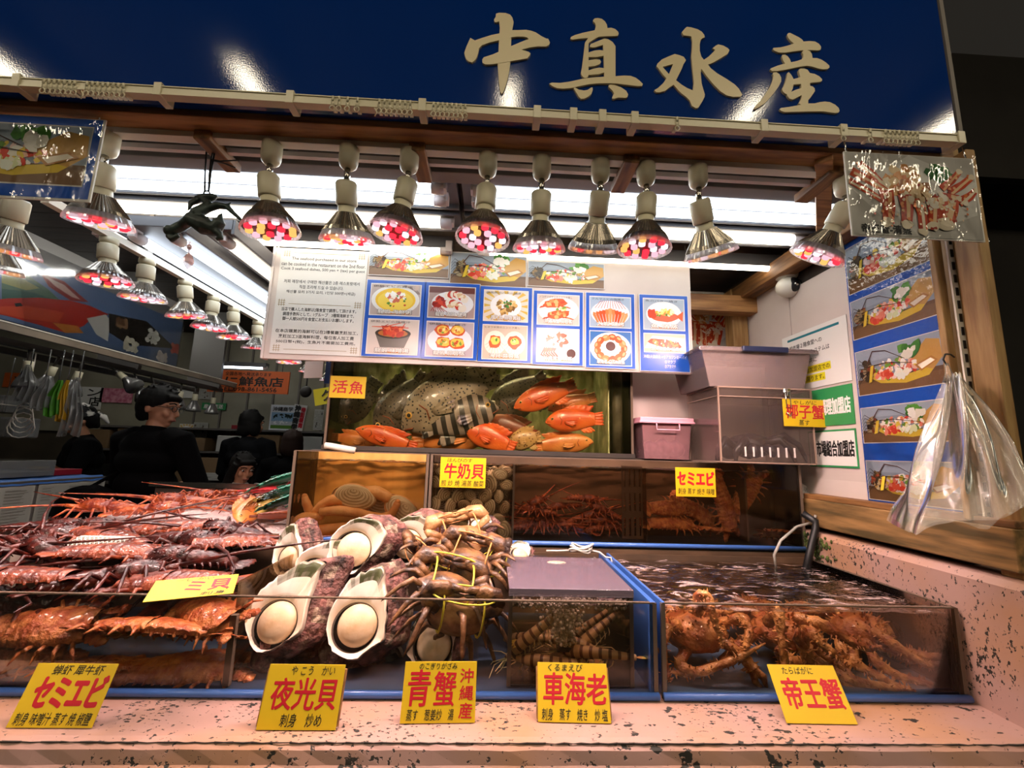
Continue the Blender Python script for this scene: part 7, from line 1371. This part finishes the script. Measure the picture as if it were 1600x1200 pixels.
# ================================================================ NEXT STALL AND HALL BEHIND
NX = -2.7
T_['alu'] = pm('stall_rail', '8a7a68', .5, c2='6e6052', scale=4); T_['greyrail'] = pm('grey_rail', '55504c', .5); T_['newsp'] = pm('newspaper', 'b0aca2', .7); T_['bluemat'] = pm('blue_mat', '2f62a8', .55, c2='264f8c', scale=8); T_['whitecab'] = pm('white_cabinet', '9c9a96', .5)
nr = thing('stall_rail', 'long brown rail of the next stall with grey bars beneath it', 'rail', (NX, 0, 0)); MB().box(-.03, 1.6, 1.985, .0, 4.55, 2.03).build('fascia', 'alu', nr, smooth=False); MB().box(-.003, 1.6, 2.027, .004, 4.55, 2.034).build('light_edge', 'white', nr, smooth=False)
for dx, z in ((-.12, 1.93), (-.24, 1.95), (-.36, 1.92)): MB().box(dx-.02, 1.6, z, dx+.02, 4.5, z+.035).build('bar', 'greyrail', nr, smooth=False)
for y in (2.4, 3.4, 4.4): MB().box(-.40, y, 1.955, -.08, y+.03, 2.75).build('hanger', 'greyrail', nr, smooth=False)
A0 = at(0, 470, X=NX-.03); bn = thing('fish_banner', 'large fish banner above the next stall with a red grouper and shellfish', 'banner', (NX-.05, 0, 0), (0, 0, PI/2))
ya, yb, z0, z1 = 1.9, 3.75, 2.04, 2.62
MB().add([(ya, 0, z0), (yb, 0, z0), (yb, 0, z1-.10), (ya, 0, z1)], [(0, 1, 2, 3)]).build('sheet', 'bluepanel', bn, smooth=False, solid=.004)
a = Art((ya+.01, z0+.01, yb-.01, z1-.03), -.004, 77)
a.rect(0, 0, 1, 1, '5a6f94'); a.rect(0, .72, 1, 1, '8a8684')
YZ = lambda px, py: ((lambda p: ((p.y-ya)/(yb-ya), (p.z-z0)/(z1-z0)))(at(px, py, X=NX-.05)))
def A_(pts, c): a.P([a.uv(*YZ(*q)) for q in pts], c)
A_([(0, 420), (40, 425), (75, 450), (95, 470), (60, 468), (0, 468)], '4c6a54'); A_([(0, 425), (30, 430), (60, 448), (40, 452), (0, 440)], '8a8a4a'); A_([(0, 450), (50, 455), (80, 466), (0, 467)], '2f5a50'); A_([(60, 420), (100, 436), (138, 470), (110, 468), (75, 445)], '8a2420'); A_([(70, 428), (100, 442), (125, 466), (112, 462), (85, 444)], 'c8a49a')
A_([(-20, 470), (10, 466), (60, 464), (110, 468), (140, 476), (170, 490), (140, 500), (130, 510), (100, 522), (60, 510), (10, 496), (-20, 490)], 'b02c22'); A_([(-10, 480), (40, 478), (100, 488), (90, 505), (40, 500), (-10, 490)], 'c84a2c'); A_([(80, 505), (120, 510), (130, 522), (100, 522)], 'c87a30'); A_([(20, 474), (30, 473), (34, 478), (22, 480)], '141414')
A_([(135, 497), (165, 490), (172, 500), (168, 535), (150, 524)], 'd0ccc4'); A_([(170, 488), (230, 500), (275, 545), (200, 540), (170, 520)], '2c2622')
for px, py, r_, cs in ((205, 540, 13, ('d8d0b8', 'e8e0c8')), (240, 525, 13, ('d8d4c8', 'eae6da')), (255, 560, 12, ('d8c8c0', 'eadcd4')), (275, 545, 10, ('c83a3a', 'd86a5a')), (190, 505, 8, ('6a4a34', '8a6a4a'))):
    u, v = YZ(px, py)
    for _ in range(16): a.ell(u+a.rn.uniform(-1, 1)*r_*.0022, v+a.rn.uniform(-1, 1)*r_*.006, .012, .04, a.rn.choice(cs), 8, a.rn.uniform(0, 3), .3)
a.done(bn, 'printed_fish'); bn.children[-1].data.materials[0] = T_['skinny']; T_['bangloss'] = clear('banner_gloss', 'ffffff', .35, .08, fres=1.45); MB().box(ya, -.012, z0, yb, -.010, z1-.10).build('gloss_film', 'bangloss', bn, smooth=False)
# unlit reflector lamps under the next stall's rail
T_['dullglass'] = pm('dull_reflector_bulb', '6e6c6a', .25, .5, c2='8a8886', scale=8)
def dull(label):
    t = thing('reflector_lamp', label, 'lamp', (0, 0, 0), (0, 0, 0), 'unlit lamps of the next stall'); MB().tube([(0, 0, 0), (0, 0, -.07)], .008, 8).build('stem', 'greyrail', t); MB().lathe([(0, -.05), (.022, -.052), (.024, -.11), (.02, -.115)], 14, T=TR((0, 0, -.02))).build('socket', 'ivory', t); MB().lathe([(.02, -.125), (.028, -.15), (.05, -.19), (.062, -.225), (.060, -.235), (0, -.240)], 20, T=TR((0, 0, 0))).build('bulb', 'dullglass', t); return t
dl = Proto(dull('unlit lamp'))
DLAB = ['unlit lamp under the next stall rail above the clear hanging bags', 'unlit lamp above the green hanging bags', 'unlit lamp above the long grey hanging bag', 'unlit lamp swung sideways left of the man', 'unlit lamp tilted just left of the man\'s head', 'small unlit lamp right above the man\'s head', 'unlit lamp right of the man in black', 'unlit lamp above the green sign', 'unlit lamp near the end of the next stall rail']
for i, (px, py, rx, ry) in enumerate(((45, 568, 0, .1), (95, 560, 0, -.3), (133, 565, 0, -.2), (178, 570, 0, .95), (213, 578, 0, .5), (238, 590, .3, .3), (288, 590, 0, 0), (308, 612, 0, 0), (338, 605, 0, 0))):
    p = at(px, py-14, X=NX-.12); dl.put((NX-.12, p.y, 1.93), (rx, -ry, 0), DLAB[i])
# hanging bags
def hang(label, px, py0, py1, wpx, mat, Y_, seed, name='hanging_bag', cat='bag'):
    o = at(px, py0, Y=Y_); b = at(px, py1, Y=Y_); w = at(px+wpx, py1, Y=Y_).x-b.x; H_ = o.z-b.z
    t = MB().grid(lambda u, v: ((u-.5)*w*(.25+.75*min(1, v*1.6))+.01*sin(v*5+seed), .015*sin(u*19+seed)*(.3+v)-.01*seed*0, -H_*v*(1-.06*sin(u*8+seed))), 30, 18).build(name, mat); t.location = o; return tag(t, label, cat)
T_['greenbag'] = pm('green_bag', '4f9a1e', .4, c2='3a7814', scale=12); T_['yelbag'] = pm('yellow_bag', 'b88a14', .4); T_['greybag'] = clear('grey_bag', 'c8c8c8', .6, .15, haze=.35, hazec='a8a8a6', fres=1.4)
Yb = 2.62
for (lb, px, y0, y1, w, m_, sd) in (('clear plastic bag hanging left of the green bags', 72, 588, 640, 34, 'greybag', 1), ('green plastic bags hanging from the next stall rail', 92, 594, 650, 30, 'greenbag', 2), ('yellow plastic bag hanging right of the green bags', 106, 594, 656, 16, 'yelbag', 3), ('long grey plastic bag hanging beside the vendor', 124, 590, 678, 32, 'greybag', 4), ('clear bag around a lamp at the left picture edge', 48, 570, 626, 30, 'greybag', 5)):
    o = hang(lb, px, y0, y1, w, m_, Yb, sd); s_ = MB().tube([(0, 0, 0), (0, 0, 1.93-o.location.z)], .003, 5).build('string', 'greybag', o)
mb = MB(); o = at(40, 632, Y=2.7)
for i in range(4): mb.tube([(.05*cos(a_)*(1+.2*i), 0, -.05-.03*i+.06*sin(a_)) for a_ in [j*PI/6 for j in range(13)]], .003, 5, cap=False)
mb.tube([(-.2, 0, .0), (-.05, 0, -.01), (.1, 0, -.02), (.22, 0, -.08)], .003, 5); mb.tube([(0, 0, 0), (0, 0, 1.92-o.z)], .003, 5); q = mb.build('white_cable', 'cordw'); q.location = o; tag(q, 'loose white cable coiled under the next stall rail', 'cable')
for i, (px, py, w, hh, lb) in enumerate(((8, 632, 40, 26, 'clear hanging box at the left edge, upper one'), (15, 668, 52, 30, 'clear hanging box at the left edge, lower one'))):
    o = at(px, py, Y=2.9); s_ = .0042; t = thing('clear_bin', lb, 'box', o); MB().box(-w*s_/2, -.08, -hh*s_/2, w*s_/2, .08, hh*s_/2).build('bin', 'greybag', t, smooth=False, bevel=.01); MB().tube([(0, 0, hh*s_/2), (0, 0, 1.92-o.z)], .003, 5).build('string', 'greybag', t)
# next stall counter
nc = thing('stall_counter', 'counter of the next stall with a white front and blue mat', 'counter', (NX, 0, 0)); MB().box(-.45, 1.9, 0, -.02, 3.18, 1.14).build('cabinet', 'whitecab', nc, smooth=False); MB().box(-.48, 1.88, 1.14, .0, 3.20, 1.155).build('worktop', 'greyrail', nc, smooth=False)
MB().grid(lambda u, v: (-.40+.41*v, 1.9+1.28*u, 1.162+.006*noise.noise(V((u*20, v*6, 1)))-(.0 if v < .93 else (v-.93)*.4)), 50, 14).build('blue_mat', 'bluemat', nc)
for i, (y0, y1) in enumerate(((1.92, 2.72), (2.74, 3.18))):
    t = thing('newspaper_sheet', ('newspaper sheet hanging on the next counter front, nearer the picture edge', 'newspaper sheet hanging on the next counter front, nearer the man')[i], 'newspaper', (NX+.004, (y0+y1)/2, .895), (0, 0, PI/2)); w = (y1-y0)/2
    MB().box(-w, -.003, 0, w, 0, .235).build('sheet', 'newsp', t, smooth=False); a = Art((-w+.01, .01, w-.01, .225), -.0035, 90+i); paint(a, 'news'); a.done(t, 'print')
def stuffbox(name, label, cat, px0, py0, px1, py1, Y_, mat, d=.12, bevel=.004):
    A = at(px0, py0, Y=Y_); B = at(px1, py1, Y=Y_); return onebox(name, (A.x, Y_, B.z), (B.x, Y_+d, A.z), mat, label, cat, bevel=bevel)
T_['redtray'] = pm('red_tray', '8a1420', .45); T_['plum'] = pm('plum_cloth', '4a1838', .7); T_['drk'] = pm('dark_goods', '2c2824', .7, c2='1c1916', scale=6); T_['card_b'] = pm('carton', '6a5236', .7); T_['greypl'] = pm('grey_plastic', '8e8e8a', .5); T_['tanwall'] = pm('tan_back_wall', '4c4234', .7, c2='3a3228', scale=3)
CT = 1.158
q = thing('clear_tray', 'clear plastic display tray on the next counter', 'tray', (-2.95, 2.72, CT+.01)); MB().box(-.2, -.22, 0, .14, .22, .10).build('tray', 'greybag', q, smooth=False, bevel=.006); MB().box(-.19, -.21, .004, .13, .21, .03).build('contents', 'greypl', q, smooth=False)
onebox('red_tray', (-3.02, 2.96, CT+.008), (-2.85, 3.17, CT+.045), 'redtray', 'red tray on the next counter beside the vendor', 'tray')
o = MB().ell((0, 0, 0), (.14, .24, .075), 18, 10, amp=.15).build('folded_cloth', 'plum'); o.location = (-2.93, 2.32, CT+.085); tag(o, 'plum and black folded cloth on the next counter', 'cloth')
for i, (px, py, lb) in enumerate(((43, 697, 'small yellow tag standing on the next counter, leftmost'), (65, 697, 'small yellow tag by the vendor\'s hand'), (150, 700, 'small yellow tag near the vendor\'s elbow'))):
    A = at(px, py, X=-3.12); t = MB().box(-.05, -.002, 0, .05, 0, .055).build('price_tag', 'yellow', None, smooth=False); t.location = (-3.12, min(A.y, 3.15), CT+.001); t.rotation_euler = (0, 0, rad(50)); tag(t, lb, 'price tag')
# things behind: cream partition, signs, shelves, posters
box('partition_1', (-6.5, 5.30, 1.50), (-1.25, 5.34, 2.75), 'cream')
for i in range(8): box(f'trim_{10+i}', (-3.6+.30*i, 5.285, 1.50), (-3.58+.30*i, 5.302, 2.75), 'greypaint', 0)
box('partition_2', (-6.5, 5.35, 0), (-1.2, 5.40, 2.75), 'tanwall')
T_['orange'] = pm('orange_sign', 'd0622a', .5)
A = at(328, 577, Y=4.6); B = at(449, 616, Y=4.6); t = thing('orange_sign', 'orange hanging sign with black characters and a telephone number', 'sign', ((A.x+B.x)/2, 4.6, (A.z+B.z)/2)); w, hh = (B.x-A.x)/2, (A.z-B.z)/2
MB().box(-w, 0, -hh, w, .02, hh).build('board', 'orange', t, smooth=False); txt(t, '全国各地へ発送承ります', (-w*.6, hh*.52, w*.55, hh*.86), 'black_ink', bold=.02); txt(t, 'くに鮮魚店', (-w*.92, -hh*.38, w*.86, hh*.44), 'black_ink', bold=.04); txt(t, 'TEL.098-861-5456', (-w*.7, -hh*.86, w*.72, -hh*.5), 'black_ink', bold=.03)
for x in (-w*.8, w*.8): MB().tube([(x, .01, hh), (x, .01, 2.75-t.location.z)], .004, 6).build('hanger', 'greyrail', t)
def poster(label, px0, py0, px1, py1, Y_, st, lines=(), ground='paper', name='poster', tilt=0):
    Y_ = 5.278 if Y_ > 3.5 else Y_
    A = at(px0, py0, Y=Y_); B = at(px1, py1, Y=Y_); t = thing(name, label, 'poster', ((A.x+B.x)/2, Y_, (A.z+B.z)/2), (0, tilt, 0)); w, hh = (B.x-A.x)/2, (A.z-B.z)/2
    MB().box(-w, 0, -hh, w, .006, hh).build('sheet', ground, t, smooth=False)
    if st: a = Art((-w*.97, -hh*.97, w*.97, hh*.97), -.002, int(px0)); paint(a, st); a.done(t, 'picture')
    for s, x0, z0, x1, z1, ink in lines: txt(t, s, (x0*w, z0*hh, x1*w, z1*hh), ink, y=-.006, bold=.03)
    if Y_ < 3.5: MB().tube([(0, .003, hh), (0, .003, 2.34-t.location.z)], .002, 5).build('string', 'greyrail', t)
    return t
poster('event poster with a landscape photo and black characters behind the woman', 424, 632, 458, 678, 4.5, 'hall', (('沖縄商学', -.8, .55, .8, .85, 'black_ink'),))
poster('tall poster with a column of black characters beside the event poster', 458, 632, 474, 674, 4.52, None, (('沖\n縄\n商\n学', -.7, -.9, .1, .9, 'black_ink'), ('特\n別\n販\n売', .3, -.7, .85, .8, 'red_ink')), tilt=rad(6))
poster('green strip sign under the end of the next stall rail', 316, 629, 352, 641, 4.4, None, (('産地直送', -.8, -.6, .8, .6, 'white_ink'),), 'signgreen')
poster('white shop placard partly hidden by the vendor', 124, 604, 156, 640, 4.6, None, (('店', .0, -.7, .9, .1, 'black_ink'), ('ン', -.2, .2, .9, .8, 'black_ink')))
T_['pinkprint'] = pm('pink_print', 'b0506a', .6, c2='d89aa8', scale=22)
poster('pink patterned poster behind the unlit lamps', 158, 606, 205, 630, 4.7, None, (), 'pinkprint'); poster('orange panel behind clear bags at the left edge', 8, 582, 45, 606, 4.4, None, (('ン', -.2, -.5, .3, .5, 'black_ink'),), 'orange')
poster('small white poster with a drawing right of the man', 281, 662, 300, 690, 4.9, 'stirfry'); poster('sheet of small photos right of the man', 303, 660, 322, 684, 4.9, 'news'); poster('small red and white card behind the woman', 362, 664, 378, 682, 4.4, None, (('Pay', -.6, -.5, .6, .1, 'white_ink'),), 'redtray'); poster('small white notice on the right of the hall shelves', 492, 640, 503, 672, 3.8, 'news'); poster('white card near the hall ceiling above the man', 262, 606, 300, 622, 4.9, None); poster('white card with photos near the green sign', 312, 608, 330, 624, 4.9, 'news')
T_['yelsign'] = pm('yellow_sign', 'c8c020', .5); poster('yellow sign with a black curl, half hidden by the fish tank', 492, 605, 526, 632, 2.6, None, (('ク', -.3, -.6, .5, .7, 'black_ink'),), 'yelsign', tilt=rad(-12))
o = at(478, 612, Y=3.2); pan = thing('hanging_pan', 'dark round pan hanging by its handle on the cream partition', 'pan', o); MB().lathe([(0, .012), (.03, .010), (.042, 0), (.044, .004), (.03, .016), (0, .02)], 18, T=TR(rot=(PI/2, 0, 0))).build('pan', 'drk', pan); MB().tube([(0, 0, .04), (0, 0, .10)], .005, 6).build('handle', 'drk', pan); MB().tube([(0, 0, .10), (0, 0, 2.75-o.z)], .002, 5).build('string', 'greyrail', pan)
# shelving with goods
sv = thing('back_shelf', 'dark shelving against the hall partition behind the customers', 'shelf', (-2.6, 5.03, 0))
for z in (.55, .95, 1.30, 1.55): MB().box(-1.9, -.17, z, 1.25, .25, z+.02).build('shelf_board', 'greyrail', sv, smooth=False)
for x in (-1.9, 1.22): MB().box(x, .1, 0, x+.03, .25, 1.57).build('upright', 'greyrail', sv, smooth=False)
GOOD = [('card_b', 'carton'), ('greypl', 'plastic case'), ('drk', 'crate'), ('whitecab', 'white box'), ('card_b', 'flat carton'), ('drk', 'dark bin')]
rg = random.Random(3); kk = 0
for z, zn in ((.97, 'middle'), (1.32, 'upper'), (.57, 'lower')):
    x = -4.4
    while x < -1.5:
        w = rg.uniform(.14, .34); hh = rg.uniform(.10, .24); m_, nm_ = GOOD[rg.randint(0, 5)]
        onebox('goods_'+nm_.split()[-1], (x, 4.88, z), (x+w, 5.08, z+hh), m_, f'{nm_} stored among the goods on the {zn} board of the dark shelving', 'box', bevel=.006, group=f'{nm_}s on the {zn} shelf board'); x += w+rg.uniform(.03, .14); kk += 1
cn = thing('service_counter', 'low glass-fronted counter behind the man in black', 'counter', (-2.0, 4.62, 0)); MB().box(-.75, -.2, 0, .85, .2, 1.05).build('cabinet', 'drk', cn, smooth=False); MB().box(-.78, -.23, 1.05, .88, .22, 1.075).build('worktop', 'whitecab', cn, smooth=False); MB().box(-.75, -.21, .85, .85, -.2, .88).build('front_rail', 'whitecab', cn, smooth=False)
stuffbox('white_case', 'white rounded case low behind the man, by the lobsters on ice', 'box', 266, 771, 299, 800, 2.9, 'greypl', .2, .03); onebox('case_stand', (-2.05, 2.88, 0), (-1.75, 3.12, at(280, 800, Y=2.9).z), 'drk', 'dark stand under the white rounded case', 'stand')
for i, (px0, py0, px1, py1, m_, lb) in enumerate(((316, 683, 352, 690, 'whitecab', 'white slim box on the counter behind the man'), (300, 690, 345, 712, 'card_b', 'brown carton on the counter behind the man'), (330, 705, 352, 716, 'greypl', 'grey bundle on the counter near the woman'))):
    A = at(px0, py0, Y=4.5); B = at(px1, py1, Y=4.5); hgt = A.z-B.z; onebox('parcel', (A.x, 4.45+.05*i, 1.077), (B.x, 4.7, 1.077+hgt+.05*i), m_, lb, 'box')
# far right behind the posts
onebox('striped_goods', (1.50, 1.85, 1.18), (1.75, 2.2, 1.42), 'pinkprint', 'striped goods glimpsed right of the big pine post', 'goods'); onebox('goods_table', (1.45, 1.8, 0), (2.4, 2.25, 1.18), 'drk', 'dark table right of the stall in the shadow', 'table')
box('partition_4', (1.12, 1.9, at(1570, 278, Y=1.9).z), (7, 1.95, 3.6), 'hallwall', 0)
for i, (y, lb) in enumerate(((2.6, 'unlit-looking tube light over the next stall, near'), (3.9, 'tube light over the next stall, far'))): fixture('fluorescent_fixture', lb, -3.6, -3.52, y-.5, y+.5, 2.69, [-3.56], 'tube_far', .014, along='Y', hold=.05)  # unseen tubes added to brighten the dark background
fixture('fluorescent_fixture', 'tube light over the customers in the hall behind', -2.2, -1.2, 3.3, 3.36, 2.69, [3.33], 'tube_far', .014)  # one more unseen tube added for background light
fixture('fluorescent_fixture', 'tube light over the aisle between the two stalls', -1.98, -1.90, 1.9, 3.3, 2.66, [-1.94], 'tube_far', .014, along='Y', hold=.05)
